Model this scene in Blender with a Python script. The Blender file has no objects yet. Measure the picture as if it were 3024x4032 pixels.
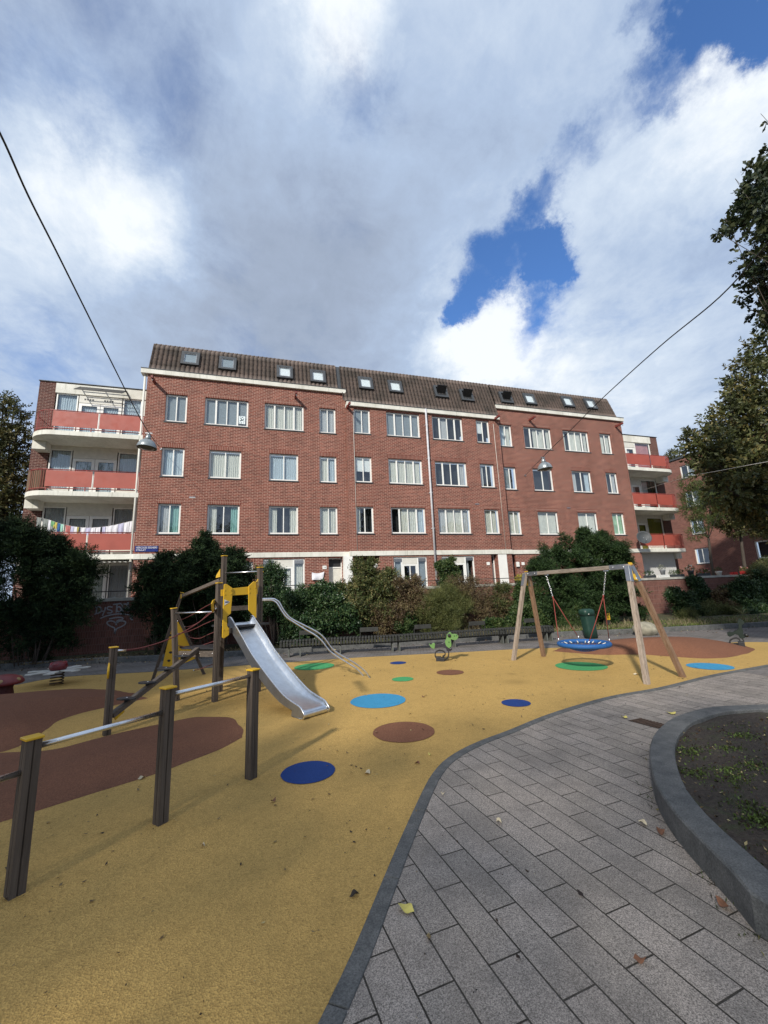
import bpy, bmesh, math, random
import numpy as np
from mathutils import Vector, Matrix, noise
R = math.radians
# ------------------------------------------------------------------ camera
FPX, TH, RO, YAW, H = 1613.35, 0.19362919, -0.0408229, 0.30051166, 1.9
FW = Vector((math.sin(YAW)*math.cos(TH), math.cos(YAW)*math.cos(TH), math.sin(TH)))
_rt = Vector((math.cos(YAW), -math.sin(YAW), 0)); _up = _rt.cross(FW)
RT = _rt*math.cos(RO)+_up*math.sin(RO); UP = -_rt*math.sin(RO)+_up*math.cos(RO)
CAM = Vector((0, 0, H))
scene = bpy.context.scene
col = scene.collection
cd = bpy.data.cameras.new('camera'); cam = bpy.data.objects.new('camera', cd); col.objects.link(cam)
cd.sensor_fit = 'HORIZONTAL'; cd.sensor_width = 36; cd.lens = 36*FPX/3024
cd.clip_start = .05; cd.clip_end = 3000
m = Matrix((RT, UP, -FW)).transposed().to_4x4(); m.translation = CAM
cam.matrix_world = m
scene.camera = cam
# ------------------------------------------------------------------ light
SUN = Vector((-1.0, -1.09, 1.0)).normalized()          # towards the sun
ld = bpy.data.lights.new('sun', 'SUN'); ld.energy = 3.9; ld.angle = R(2.5); ld.color = (1, .94, .85)
lo = bpy.data.objects.new('sun', ld); col.objects.link(lo); lo.rotation_euler = SUN.to_track_quat('Z', 'Y').to_euler()
scene.view_settings.view_transform = 'Standard'; scene.view_settings.look = 'None'
scene.view_settings.exposure = 0.34; scene.view_settings.gamma = 1
def ray(x, y): return FW+RT*((x-1512)/FPX)-UP*((y-2016)/FPX)
world = bpy.data.worlds.new('World'); scene.world = world; world.use_nodes = True
def build_world():
    nt = world.node_tree; nt.nodes.clear(); N = nt.nodes.new; L = nt.links.new
    def val(x):
        return x
    def math_(op, a, b=None, c=None, clamp=False):
        n = N('ShaderNodeMath'); n.operation = op; n.use_clamp = clamp
        for i, q in enumerate((a, b, c)):
            if q is None: continue
            if isinstance(q, (int, float)): n.inputs[i].default_value = q
            else: L(q, n.inputs[i])
        return n.outputs[0]
    def vmath(op, a, b):
        n = N('ShaderNodeVectorMath'); n.operation = op
        for i, q in enumerate((a, b)):
            if isinstance(q, (tuple, Vector)): n.inputs[i].default_value = tuple(q)
            else: L(q, n.inputs[i])
        return n
    def mixc(f, a, b, kind='MIX'):
        n = N('ShaderNodeMix'); n.data_type = 'RGBA'; n.blend_type = kind; n.clamp_factor = True
        for s, q in ((0, f), (6, a), (7, b)):
            if isinstance(q, (int, float)): n.inputs[s].default_value = q
            elif isinstance(q, tuple): n.inputs[s].default_value = q+(1,)
            else: L(q, n.inputs[s])
        return n.outputs[2]
    tc = N('ShaderNodeTexCoord'); g = tc.outputs['Generated']
    nrm = vmath('NORMALIZE', g, (0, 0, 0)).outputs[0]
    sky = N('ShaderNodeTexSky'); sky.sky_type = 'NISHITA'; sky.sun_disc = False
    sky.sun_elevation = math.asin(SUN.z); sky.sun_rotation = math.atan2(SUN.x, SUN.y)
    sky.air_density = 1.0; sky.dust_density = .4; sky.ozone_density = 2.5
    sp = N('ShaderNodeSeparateXYZ'); L(nrm, sp.inputs[0])
    den = math_('ADD', math_('MAXIMUM', sp.outputs[2], 0.0), .22)
    cx = math_('DIVIDE', sp.outputs[0], den); cy = math_('DIVIDE', sp.outputs[1], den)
    cb = N('ShaderNodeCombineXYZ'); L(cx, cb.inputs[0]); L(cy, cb.inputs[1])
    def noi(scale, detail, rough, off, dist=0.0, sc=(1, 1, 1)):
        mp = N('ShaderNodeMapping'); mp.inputs[1].default_value = off; mp.inputs[3].default_value = sc
        L(cb.outputs[0], mp.inputs[0])
        n = N('ShaderNodeTexNoise'); L(mp.outputs[0], n.inputs['Vector'])
        n.inputs['Scale'].default_value = scale; n.inputs['Detail'].default_value = detail
        n.inputs['Roughness'].default_value = rough; n.inputs['Distortion'].default_value = dist
        return n.outputs[0]
    n1 = noi(1.3, 10, .58, (3.1, 1.7, 0), .35, (1, .75, 1))
    n2 = noi(3.2, 10, .62, (7.7, 4.2, 0), .45, (1, .85, 1))
    n5 = noi(9.0, 10, .66, (2.2, 5.5, 0), .3, (1, .9, 1))
    n3 = noi(.9, 4, .5, (1.0, 9.0, 0), .3, (1, .6, 1))
    warp = N('ShaderNodeTexNoise'); warp.inputs['Scale'].default_value = 8.0; warp.inputs['Detail'].default_value = 9; warp.inputs['Roughness'].default_value = .68
    L(nrm, warp.inputs['Vector'])
    wv = vmath('SUBTRACT', warp.outputs['Color'], (.5, .5, .5)).outputs[0]
    wvs = N('ShaderNodeVectorMath'); wvs.operation = 'SCALE'; L(wv, wvs.inputs[0]); wvs.inputs[3].default_value = .17
    wd = vmath('ADD', nrm, wvs.outputs[0]).outputs[0]
    def blob(px, py, rad, soft=.75):
        v = ray(px, py).normalized()
        dt = vmath('DISTANCE', wd, v).outputs['Value']
        mr = N('ShaderNodeMapRange'); mr.interpolation_type = 'SMOOTHSTEP'
        L(dt, mr.inputs[0]); mr.inputs[1].default_value = rad*(1+soft); mr.inputs[2].default_value = rad*(1-soft)
        return mr.outputs[0]
    def total(lst):
        t = None
        for px, py, rad, w in lst:
            b = math_('MULTIPLY', blob(px, py, rad), w)
            t = b if t is None else math_('ADD', t, b)
        return t
    blue = total([(2110, 860, .055, .7), (2180, 930, .03, .4), (2230, 640, .04, .35), (2330, 520, .04, .3), (2130, 1080, .04, .6), (2080, 1230, .03, .5), (2000, 990, .06, .95), (1890, 1090, .055, .95), (1800, 1190, .04, .95), (1750, 1240, .025, .8), (2170, 1010, .04, .6), (2120, 780, .03, .4), (2170, 1010, .045, .5), (2150, 1150, .05, .4),
                  (2930, -60, .07, 1.0), (3000, 90, .03, .7), (2790, 0, .045, .7), (2500, 60, .025, .6), (2570, 240, .025, .35), (2620, 380, .025, .35), (2590, 330, .05, .45), (1430, 380, .05, .42), (1340, 170, .05, .3), (800, 500, .07, .18), (640, 230, .08, .14), (200, 60, .14, .18), (330, 420, .06, .14), (100, 330, .1, .12), (420, 180, .10, .12), (2060, 1330, .035, .5),
                  (130, 1420, .10, .4), (950, 1330, .05, .3), (2350, 560, .05, .25), (900, 1000, .05, .25)])
    cov = math_('ADD', math_('MULTIPLY', math_('SUBTRACT', n1, .5), .9), 1.12)
    cov = math_('SUBTRACT', cov, blue)
    cov = math_('ADD', cov, math_('MULTIPLY', math_('SUBTRACT', n2, .5), 1.15))
    cov = math_('ADD', cov, math_('MULTIPLY', math_('SUBTRACT', n5, .5), .65))
    mr = N('ShaderNodeMapRange'); mr.interpolation_type = 'SMOOTHSTEP'; L(cov, mr.inputs[0])
    mr.inputs[1].default_value = -.05; mr.inputs[2].default_value = 1.08
    cover = mr.outputs[0]
    bright = total([(480, 840, .12, .22), (620, 900, .08, .2), (280, 640, .13, .22), (2880, 380, .12, .25), (2980, 250, .08, .15), (2350, 1440, .15, .22), (1850, 1300, .09, .38), (2000, 1400, .10, .25), (1330, 60, .07, .35), (2250, 900, .08, .15), (2600, 900, .3, .06), (250, 1020, .15, .18), (2100, 1200, .08, .12), (2650, 1500, .14, .08)])
    dark = total([(560, 1100, .13, .16), (1000, 1120, .18, .15), (1250, 1250, .20, .18), (1500, 950, .16, .08), (2500, 1180, .14, .10), (60, 260, .18, .20), (500, 300, .20, .08), (2750, 1350, .12, .1)])
    tone = math_('ADD', math_('MULTIPLY', math_('SUBTRACT', n2, .5), .66), .56)
    tone = math_('ADD', tone, math_('MULTIPLY', math_('SUBTRACT', n5, .5), .40))
    tone = math_('ADD', tone, math_('MULTIPLY', math_('SUBTRACT', n3, .5), .35))
    tone = math_('SUBTRACT', math_('ADD', tone, bright), dark)
    cr = N('ShaderNodeValToRGB'); L(tone, cr.inputs[0])
    e = cr.color_ramp.elements
    e[0].position = 0.0; e[0].color = (.24, .29, .37, 1); e[1].position = 1.0; e[1].color = (.76, .80, .84, 1)
    x = e.new(.30); x.color = (.30, .36, .47, 1); x = e.new(.55); x.color = (.37, .46, .61, 1); x = e.new(.78); x.color = (.53, .61, .72, 1)
    S = 0.1
    csc = N('ShaderNodeVectorMath'); csc.operation = 'SCALE'; L(cr.outputs[0], csc.inputs[0]); csc.inputs[3].default_value = 1/S
    # thin cloud keeps a blue cast
    skyc = mixc(1.0, sky.outputs[0], (.88, 1.25, 1.70), 'MULTIPLY')
    c = mixc(cover, skyc, csc.outputs[0])
    # below horizon: dull ground
    hz = N('ShaderNodeMapRange'); L(sp.outputs[2], hz.inputs[0]); hz.inputs[1].default_value = -.02; hz.inputs[2].default_value = .02
    c = mixc(hz.outputs[0], (1.2, 1.2, 1.1), c)
    bg = N('ShaderNodeBackground'); L(c, bg.inputs[0]); bg.inputs[1].default_value = S
    out = N('ShaderNodeOutputWorld'); L(bg.outputs[0], out.inputs[0])
build_world()
# ------------------------------------------------------------------ geometry helpers
DA, DB = 20.748, 20.449
def G(x, y, z=0.0):
    d = ray(x, y); return CAM+d*((z-H)/d.z)
def F(x, y, Y=DA):
    d = ray(x, y); return CAM+d*(Y/d.y)
def FX(x, y, X):
    d = ray(x, y); return CAM+d*(X/d.x)
def PD(x, y, dep): return CAM+ray(x, y)*dep
def VP(x, y, p0, p1):                                   # pixel onto the vertical plane through ground points p0, p1
    n = Vector((p1[1]-p0[1], -(p1[0]-p0[0]), 0)); d = ray(x, y)
    return CAM+d*((Vector((p0[0], p0[1], 0))-CAM).dot(n)/d.dot(n))
def cr(ox, oy, s): return lambda x, y: (ox+x/s, oy+y/s)
WL = {}
def tag(o, label=None, cat=None, group=None, kind=None):
    if label: o['label'] = label
    if cat: o['category'] = cat
    if group: o['group'] = group
    if kind: o['kind'] = kind
    return o
def empty(name, loc, label=None, cat=None, group=None, kind=None):
    o = bpy.data.objects.new(name, None); col.objects.link(o); o.location = loc; o.empty_display_size = .1
    WL[o.name] = Vector(loc); return tag(o, label, cat, group, kind)
class MB:
    def __init__(s): s.v = []; s.f = []; s.sm = []
    def add(s, vs, fs, smooth=False):
        b = len(s.v); s.v += [tuple(v) for v in vs]
        for f in fs: s.f.append(tuple(i+b for i in f)); s.sm.append(smooth)
        return s
    def box(s, x0, x1, y0, y1, z0, z1):
        v = [(x, y, z) for z in (z0, z1) for y in (y0, y1) for x in (x0, x1)]
        return s.add(v, [(0, 2, 3, 1), (4, 5, 7, 6), (0, 1, 5, 4), (2, 6, 7, 3), (0, 4, 6, 2), (1, 3, 7, 5)])
    def obox(s, c, ax, ay, az):                         # centre and half-axis vectors
        c, ax, ay, az = map(Vector, (c, ax, ay, az))
        v = [c+ax*i+ay*j+az*k for k in (-1, 1) for j in (-1, 1) for i in (-1, 1)]
        return s.add(v, [(0, 2, 3, 1), (4, 5, 7, 6), (0, 1, 5, 4), (2, 6, 7, 3), (0, 4, 6, 2), (1, 3, 7, 5)])
    def beam(s, a, b, w, h, side=None):
        a, b = Vector(a), Vector(b); d = (b-a); L = d.length; d.normalize()
        if side is None: side = Vector((0, 0, 1)).cross(d) if abs(d.z) < .95 else Vector((1, 0, 0))
        side = Vector(side); side = (side-d*side.dot(d)).normalized(); up = d.cross(side)
        return s.obox((a+b)/2, side*w/2, up*h/2, d*L/2)
    def tube(s, pts, r, n=8, cap=True, smooth=True):
        pts = [Vector(p) for p in pts]; rs = r if isinstance(r, (list, tuple)) else [r]*len(pts)
        vs = []; up = Vector((0, 0, 1)); prev = None
        for i, p in enumerate(pts):
            d = (pts[min(i+1, len(pts)-1)]-pts[max(i-1, 0)]).normalized()
            if prev is None: a = d.orthogonal().normalized()
            else: a = prev-d*prev.dot(d); a = a.normalized() if a.length > 1e-6 else d.orthogonal().normalized()
            prev = a; b = d.cross(a)
            for k in range(n):
                t = 2*math.pi*k/n; vs.append(p+(a*math.cos(t)+b*math.sin(t))*rs[i])
        fs = [(i*n+k, i*n+(k+1) % n, (i+1)*n+(k+1) % n, (i+1)*n+k) for i in range(len(pts)-1) for k in range(n)]
        if cap: fs += [tuple(range(n))[::-1], tuple((len(pts)-1)*n+k for k in range(n))]
        return s.add(vs, fs, smooth)
    def lathe(s, prof, c, n=24, axis=(0, 0, 1), smooth=True, sy=1.0, rot=0):
        c = Vector(c); q = Vector((0, 0, 1)).rotation_difference(Vector(axis))
        vs = []
        for r, z in prof:
            for k in range(n):
                t = 2*math.pi*k/n; x, y = r*math.cos(t), r*math.sin(t)*sy
                x, y = x*math.cos(rot)-y*math.sin(rot), x*math.sin(rot)+y*math.cos(rot)
                vs.append(c+q@Vector((x, y, z)))
        fs = [(i*n+k, i*n+(k+1) % n, (i+1)*n+(k+1) % n, (i+1)*n+k) for i in range(len(prof)-1) for k in range(n)]
        fs += [tuple(range(n))[::-1], tuple((len(prof)-1)*n+k for k in range(n))]
        return s.add(vs, fs, smooth)
    def prism(s, pts, off):                             # planar polygon (3-D points) given thickness along off
        pts = [Vector(p) for p in pts]; off = Vector(off); n = len(pts)
        return s.add(pts+[p+off for p in pts], [tuple(range(n)), tuple(range(2*n-1, n-1, -1))]+[(i, i+n, (i+1) % n+n, (i+1) % n) for i in range(n)])
    def ball(s, c, r, n=12, sx=1, sy=1, sz=1):
        prof = [(max(r*math.sin(math.pi*i/n), 1e-4), -r*math.cos(math.pi*i/n)) for i in range(n+1)]
        b = len(s.v); s.lathe(prof, (0, 0, 0), n*2)
        for i in range(b, len(s.v)):
            x, y, z = s.v[i]; s.v[i] = (c[0]+x*sx, c[1]+y*sy, c[2]+z*sz)
        return s
    def build(s, name, mat, parent=None, bevel=0, **kw):
        me = bpy.data.meshes.new(name); off = WL[parent.name] if parent else Vector((0, 0, 0))
        org = off
        vs = s.v
        if parent is None and vs:                        # origin at the thing's base
            a = np.array(vs); org = Vector(((a[:, 0].min()+a[:, 0].max())/2, (a[:, 1].min()+a[:, 1].max())/2, a[:, 2].min()))
        if kw.pop('world_origin', False): org = Vector((0, 0, 0))
        me.from_pydata([(v[0]-org[0], v[1]-org[1], v[2]-org[2]) for v in vs], [], s.f)
        me.polygons.foreach_set('use_smooth', s.sm); me.update()
        bm = bmesh.new(); bm.from_mesh(me); bmesh.ops.recalc_face_normals(bm, faces=bm.faces); bm.to_mesh(me); bm.free()
        me.materials.append(mat)
        o = bpy.data.objects.new(name, me); col.objects.link(o)
        if parent: o.parent = parent
        else: o.location = org
        WL[o.name] = org
        if bevel:
            b = o.modifiers.new('bevel', 'BEVEL'); b.width = bevel; b.segments = 2; b.limit_method = 'ANGLE'; b.angle_limit = R(40)
        return tag(o, **kw)
def smooth_curve(pts, n=6):
    pts = [Vector(p) for p in pts]; out = []
    for i in range(len(pts)-1):
        p0 = pts[max(i-1, 0)]; p1 = pts[i]; p2 = pts[i+1]; p3 = pts[min(i+2, len(pts)-1)]
        for k in range(n):
            t = k/n
            out.append(.5*((2*p1)+(p2-p0)*t+(2*p0-5*p1+4*p2-p3)*t*t+(3*p1-p0-3*p2+p3)*t**3))
    out.append(pts[-1]); return out
def copy_tree(o, parent=None):
    c = o.copy(); col.objects.link(c)
    if parent: c.parent = parent
    for ch in list(o.children): copy_tree(ch, c)
    return c
# ------------------------------------------------------------------ materials
MATS = {}
def newmat(name):
    m = bpy.data.materials.new(name); m.use_nodes = True; nt = m.node_tree; nt.nodes.clear()
    out = nt.nodes.new('ShaderNodeOutputMaterial'); b = nt.nodes.new('ShaderNodeBsdfPrincipled')
    nt.links.new(b.outputs[0], out.inputs[0]); return m, nt, b, out
def pos(nt, swap=None, scale=(1, 1, 1), loc=(0, 0, 0), rot=(0, 0, 0), use='obj'):
    if use == 'world': src = nt.nodes.new('ShaderNodeNewGeometry').outputs['Position']
    else: src = nt.nodes.new('ShaderNodeTexCoord').outputs['Object']
    if swap:
        sp = nt.nodes.new('ShaderNodeSeparateXYZ'); cb = nt.nodes.new('ShaderNodeCombineXYZ'); nt.links.new(src, sp.inputs[0])
        for i, a in enumerate(swap): nt.links.new(sp.outputs['XYZ'.index(a)], cb.inputs[i])
        src = cb.outputs[0]
    mp = nt.nodes.new('ShaderNodeMapping'); nt.links.new(src, mp.inputs[0])
    mp.inputs[1].default_value = loc; mp.inputs[2].default_value = rot; mp.inputs[3].default_value = scale
    return mp.outputs[0]
def noise_n(nt, vec, scale, detail=4, rough=.55, dist=0):
    n = nt.nodes.new('ShaderNodeTexNoise'); nt.links.new(vec, n.inputs['Vector']); n.inputs['Scale'].default_value = scale
    n.inputs['Detail'].default_value = detail; n.inputs['Roughness'].default_value = rough; n.inputs['Distortion'].default_value = dist
    return n.outputs[0]
def ramp(nt, fac, stops):
    r = nt.nodes.new('ShaderNodeValToRGB'); nt.links.new(fac, r.inputs[0]); e = r.color_ramp.elements
    while len(e) < len(stops): e.new(.5)
    for i, (p, c) in enumerate(stops):
        e[i].position = p; e[i].color = (c if isinstance(c, tuple) else (c, c, c))+(1,)
    return r.outputs[0]
def mix(nt, f, a, b, kind='MIX'):
    n = nt.nodes.new('ShaderNodeMix'); n.data_type = 'RGBA'; n.blend_type = kind
    for s, q in ((0, f), (6, a), (7, b)):
        if isinstance(q, (int, float)): n.inputs[s].default_value = q
        elif isinstance(q, tuple): n.inputs[s].default_value = q+(1,)
        else: nt.links.new(q, n.inputs[s])
    return n.outputs[2]
def bump(nt, b, h, strength=.3, dist=.01):
    n = nt.nodes.new('ShaderNodeBump'); nt.links.new(h, n.inputs['Height']); n.inputs['Strength'].default_value = strength
    n.inputs['Distance'].default_value = dist; nt.links.new(n.outputs[0], b.inputs['Normal'])
def plain(name, c, rough=.6, metal=0, var=.15, vscale=6, bmp=0, spec=.5):
    if name in MATS: return MATS[name]
    m, nt, b, out = newmat(name); p = pos(nt)
    n = noise_n(nt, p, vscale, 5)
    dk = tuple(x*(1-var) for x in c); lt = tuple(min(1, x*(1+var)) for x in c)
    nt.links.new(ramp(nt, n, [(.3, dk), (.7, lt)]), b.inputs['Base Color'])
    nt.links.new(ramp(nt, noise_n(nt, p, vscale*2.3, 3), [(.3, max(0, rough-.12)), (.7, min(1, rough+.12))]), b.inputs['Roughness'])
    b.inputs['Metallic'].default_value = metal; b.inputs['Specular IOR Level'].default_value = spec
    if bmp: bump(nt, b, noise_n(nt, p, vscale*8, 4), bmp, .004)
    MATS[name] = m; return m
def brick(name, swap, c1, c2, mort, bw=.235, rh=.079, ms=.012, off=.5, rot=(0, 0, 0), loc=(0, 0, 0), use='world', freq=2, bs=.25, wear=.5):
    m, nt, b, out = newmat(name); p = pos(nt, swap, rot=rot, loc=loc, use=use)
    t = nt.nodes.new('ShaderNodeTexBrick'); nt.links.new(p, t.inputs['Vector'])
    t.inputs['Scale'].default_value = 1; t.inputs['Brick Width'].default_value = bw; t.inputs['Row Height'].default_value = rh
    t.inputs['Mortar Size'].default_value = ms; t.inputs['Mortar Smooth'].default_value = .2; t.offset = off; t.offset_frequency = freq
    t.inputs['Color1'].default_value = c1+(1,); t.inputs['Color2'].default_value = c2+(1,); t.inputs['Mortar'].default_value = mort+(1,)
    n = noise_n(nt, p, .7, 6, .6); n2 = noise_n(nt, p, 9, 4, .6)
    c = mix(nt, ramp(nt, n, [(.35, 0.0), (.75, wear)]), t.outputs[0], mix(nt, 1.0, t.outputs[0], (.55, .52, .52), 'MULTIPLY'))
    c = mix(nt, 1.0, c, ramp(nt, n2, [(.3, .85), (.7, 1.12)]), 'MULTIPLY')
    st = noise_n(nt, pos(nt, swap, scale=(2.6, .22, 1), use=use), 1.0, 6, .7)
    c = mix(nt, ramp(nt, st, [(.50, 0.0), (.72, .42)]), c, mix(nt, 1.0, c, (.62, .60, .60), 'MULTIPLY'))
    pt = nt.nodes.new('ShaderNodeTexBrick'); nt.links.new(p, pt.inputs['Vector']); pt.inputs['Scale'].default_value = 1; pt.inputs['Brick Width'].default_value = bw; pt.inputs['Row Height'].default_value = rh; pt.offset = off
    pt.inputs['Mortar Size'].default_value = 0; pt.inputs['Color1'].default_value = (1.25, 1.2, 1.2, 1); pt.inputs['Color2'].default_value = (.72, .72, .75, 1); pt.inputs['Bias'].default_value = .2
    c = mix(nt, .28, c, mix(nt, 1.0, c, pt.outputs[0], 'MULTIPLY'))
    nt.links.new(c, b.inputs['Base Color']); b.inputs['Roughness'].default_value = .88; b.inputs['Specular IOR Level'].default_value = .25
    inv = nt.nodes.new('ShaderNodeMath'); inv.operation = 'SUBTRACT'; inv.inputs[0].default_value = 1; nt.links.new(t.outputs['Fac'], inv.inputs[1])
    bump(nt, b, inv.outputs[0], bs, .008)
    MATS[name] = m; return m
def wood(name, c1, c2, axis='Z', rough=.8, crack=.5, sc=1.0):
    m, nt, b, out = newmat(name)
    s = [14*sc, 14*sc, 14*sc]; s['XYZ'.index(axis)] = .7*sc
    p = pos(nt, scale=tuple(s)); n = noise_n(nt, p, 1.6, 6, .65, .4)
    s2 = [40*sc, 40*sc, 40*sc]; s2['XYZ'.index(axis)] = 1.0*sc
    p2 = pos(nt, scale=tuple(s2)); n2 = noise_n(nt, p2, 1.5, 3, .5)
    c = ramp(nt, n, [(.3, c1), (.7, c2)])
    c = mix(nt, ramp(nt, n2, [(.30, crack), (.42, 0.0)]), c, tuple(x*.25 for x in c1))
    nt.links.new(c, b.inputs['Base Color']); b.inputs['Roughness'].default_value = rough; b.inputs['Specular IOR Level'].default_value = .3
    bump(nt, b, n2, .5, .004); MATS[name] = m; return m
def metal(name, c=(.62, .63, .64), rough=.28, scratch=.15, spots=False):
    m, nt, b, out = newmat(name); p = pos(nt); n = noise_n(nt, p, 9, 6, .7)
    b.inputs['Metallic'].default_value = 1
    nt.links.new(ramp(nt, n, [(.3, tuple(x*.8 for x in c)), (.7, c)]), b.inputs['Base Color'])
    nt.links.new(ramp(nt, noise_n(nt, p, 30, 4), [(.3, max(.05, rough-scratch)), (.7, rough+scratch)]), b.inputs['Roughness'])
    if spots:
        v = nt.nodes.new('ShaderNodeTexVoronoi'); v.inputs['Scale'].default_value = 60; nt.links.new(p, v.inputs['Vector'])
        nt.links.new(mix(nt, ramp(nt, v.outputs['Distance'], [(.1, .35), (.3, 0.0)]), c, tuple(x*.65 for x in c)), b.inputs['Base Color'])
    MATS[name] = m; return m
def leafmat(name, stops, trans=.25, rough=.55, scale=1.2, spec=.35):
    m, nt, b, out = newmat(name)
    a = nt.nodes.new('ShaderNodeAttribute'); a.attribute_name = 'tint'; a.attribute_type = 'GEOMETRY'
    n = noise_n(nt, pos(nt, use='world'), scale, 4, .6)
    mm = nt.nodes.new('ShaderNodeMath'); mm.operation = 'MULTIPLY_ADD'; nt.links.new(n, mm.inputs[0]); mm.inputs[1].default_value = 1.0
    ad = nt.nodes.new('ShaderNodeMath'); ad.operation = 'SUBTRACT'; nt.links.new(a.outputs['Fac'], ad.inputs[0]); ad.inputs[1].default_value = .5
    nt.links.new(ad.outputs[0], mm.inputs[2])
    c = ramp(nt, mm.outputs[0], stops)
    nt.links.new(c, b.inputs['Base Color']); b.inputs['Roughness'].default_value = rough; b.inputs['Specular IOR Level'].default_value = spec
    tr = nt.nodes.new('ShaderNodeBsdfTranslucent'); nt.links.new(c, tr.inputs[0])
    ms = nt.nodes.new('ShaderNodeMixShader'); ms.inputs[0].default_value = trans
    nt.links.new(b.outputs[0], ms.inputs[1]); nt.links.new(tr.outputs[0], ms.inputs[2]); nt.links.new(ms.outputs[0], out.inputs[0])
    MATS[name] = m; return m
B1, B2, MO = (.222, .066, .045), (.145, .044, .033), (.42, .27, .21)
M_brick = brick('brick_facade', 'XZY', B1, B2, MO)
M_brickside = brick('brick_side', 'YZX', B1, B2, MO)
M_soldier = brick('brick_soldier', 'XZY', B2, B1, MO, bw=.079, rh=.5, off=0)
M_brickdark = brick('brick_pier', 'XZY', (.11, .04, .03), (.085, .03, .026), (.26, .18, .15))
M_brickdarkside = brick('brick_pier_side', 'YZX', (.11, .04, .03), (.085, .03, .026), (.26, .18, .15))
M_wallbrick = brick('brick_retaining', 'XZY', (.20, .085, .065), (.16, .066, .052), (.21, .125, .10), bw=.079, rh=.235, off=.5, bs=.5)
M_rbuild = brick('brick_neighbour', 'YZX', (.22, .078, .058), (.17, .058, .045), (.30, .20, .16))
M_white = plain('white_paint', (.78, .78, .74), .45, var=.06, vscale=3)
M_offwhite = plain('cream_panel', (.62, .61, .55), .6, var=.08)
def concrete():
    m, nt, b, out = newmat('white_concrete'); p = pos(nt, use='world')
    n = noise_n(nt, p, 1.2, 6, .65); st = noise_n(nt, pos(nt, use='world', scale=(6, 6, .5)), 1.5, 5, .6)
    c = ramp(nt, n, [(.3, (.55, .54, .47)), (.65, (.74, .73, .66))])
    c = mix(nt, ramp(nt, st, [(.55, 0.0), (.75, .55)]), c, (.25, .27, .20))
    nt.links.new(c, b.inputs['Base Color']); b.inputs['Roughness'].default_value = .85; bump(nt, b, noise_n(nt, p, 60, 3), .15, .005); MATS['white_concrete'] = m; return m
M_conc = concrete()
M_unlit = plain('unlit_interior', (.02, .022, .024), .9, var=.3, vscale=2)  # near-black sheet stands in for the unlit rooms behind the glass
def glassmat():
    m, nt, b, out = newmat('window_glass')
    gl = nt.nodes.new('ShaderNodeBsdfGlossy'); gl.inputs['Roughness'].default_value = .02; gl.inputs[0].default_value = (.9, .95, 1, 1)
    tr = nt.nodes.new('ShaderNodeBsdfTransparent'); tr.inputs[0].default_value = (.95, .97, .97, 1)
    fr = nt.nodes.new('ShaderNodeFresnel'); fr.inputs[0].default_value = 1.5
    ad = nt.nodes.new('ShaderNodeMath'); ad.operation = 'MULTIPLY_ADD'; nt.links.new(fr.outputs[0], ad.inputs[0]); ad.inputs[1].default_value = 1.3; ad.inputs[2].default_value = .07; ad.use_clamp = True
    bf = nt.nodes.new('ShaderNodeNewGeometry'); iv = nt.nodes.new('ShaderNodeMath'); iv.operation = 'SUBTRACT'; iv.inputs[0].default_value = 1; nt.links.new(bf.outputs['Backfacing'], iv.inputs[1])
    am = nt.nodes.new('ShaderNodeMath'); am.operation = 'MULTIPLY'; nt.links.new(ad.outputs[0], am.inputs[0]); nt.links.new(iv.outputs[0], am.inputs[1])
    p = pos(nt, use='world'); bp = nt.nodes.new('ShaderNodeBump'); nt.links.new(noise_n(nt, p, 1.1, 2), bp.inputs['Height']); bp.inputs['Strength'].default_value = .12; bp.inputs['Distance'].default_value = .05
    nt.links.new(bp.outputs[0], gl.inputs['Normal'])
    ms = nt.nodes.new('ShaderNodeMixShader'); nt.links.new(am.outputs[0], ms.inputs[0]); nt.links.new(tr.outputs[0], ms.inputs[1]); nt.links.new(gl.outputs[0], ms.inputs[2])
    nt.links.new(ms.outputs[0], out.inputs[0]); MATS['window_glass'] = m; return m
M_glass = glassmat()
def curtain(name, c, fold=22):
    m, nt, b, out = newmat(name); p = pos(nt, use='world')
    w = nt.nodes.new('ShaderNodeTexWave'); w.bands_direction = 'X'; w.inputs['Scale'].default_value = fold/6.28; w.inputs['Distortion'].default_value = 5.0; w.inputs['Detail'].default_value = 3; w.inputs['Detail Scale'].default_value = 1.4
    nt.links.new(p, w.inputs['Vector']); nt.links.new(ramp(nt, w.outputs[1], [(.2, tuple(x*.8 for x in c)), (.8, c)]), b.inputs['Base Color'])
    b.inputs['Roughness'].default_value = .95; bump(nt, b, w.outputs[1], .4, .03); MATS[name] = m; return m
M_cur = {'c': curtain('curtain_cream', (.62, .62, .56)), 'b': curtain('curtain_pale_blue', (.46, .54, .60)), 't': curtain('curtain_teal', (.22, .42, .38)),
         'g': plain('blind_grey_reflection', (.22, .25, .27), .8, var=.08), 'v': curtain('blind_slats', (.50, .51, .52), 60), 'w': plain('blind_white', (.70, .72, .72), .7, var=.05),  # grey blind tone holds the grey-blue sky reflection of curtainless panes
         'r': curtain('curtain_pink', (.45, .2, .2)), 'y': curtain('curtain_olive', (.25, .23, .04)), 'n': plain('blind_green', (.30, .46, .30), .8, var=.3, vscale=2)}
M_tile = None
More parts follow.
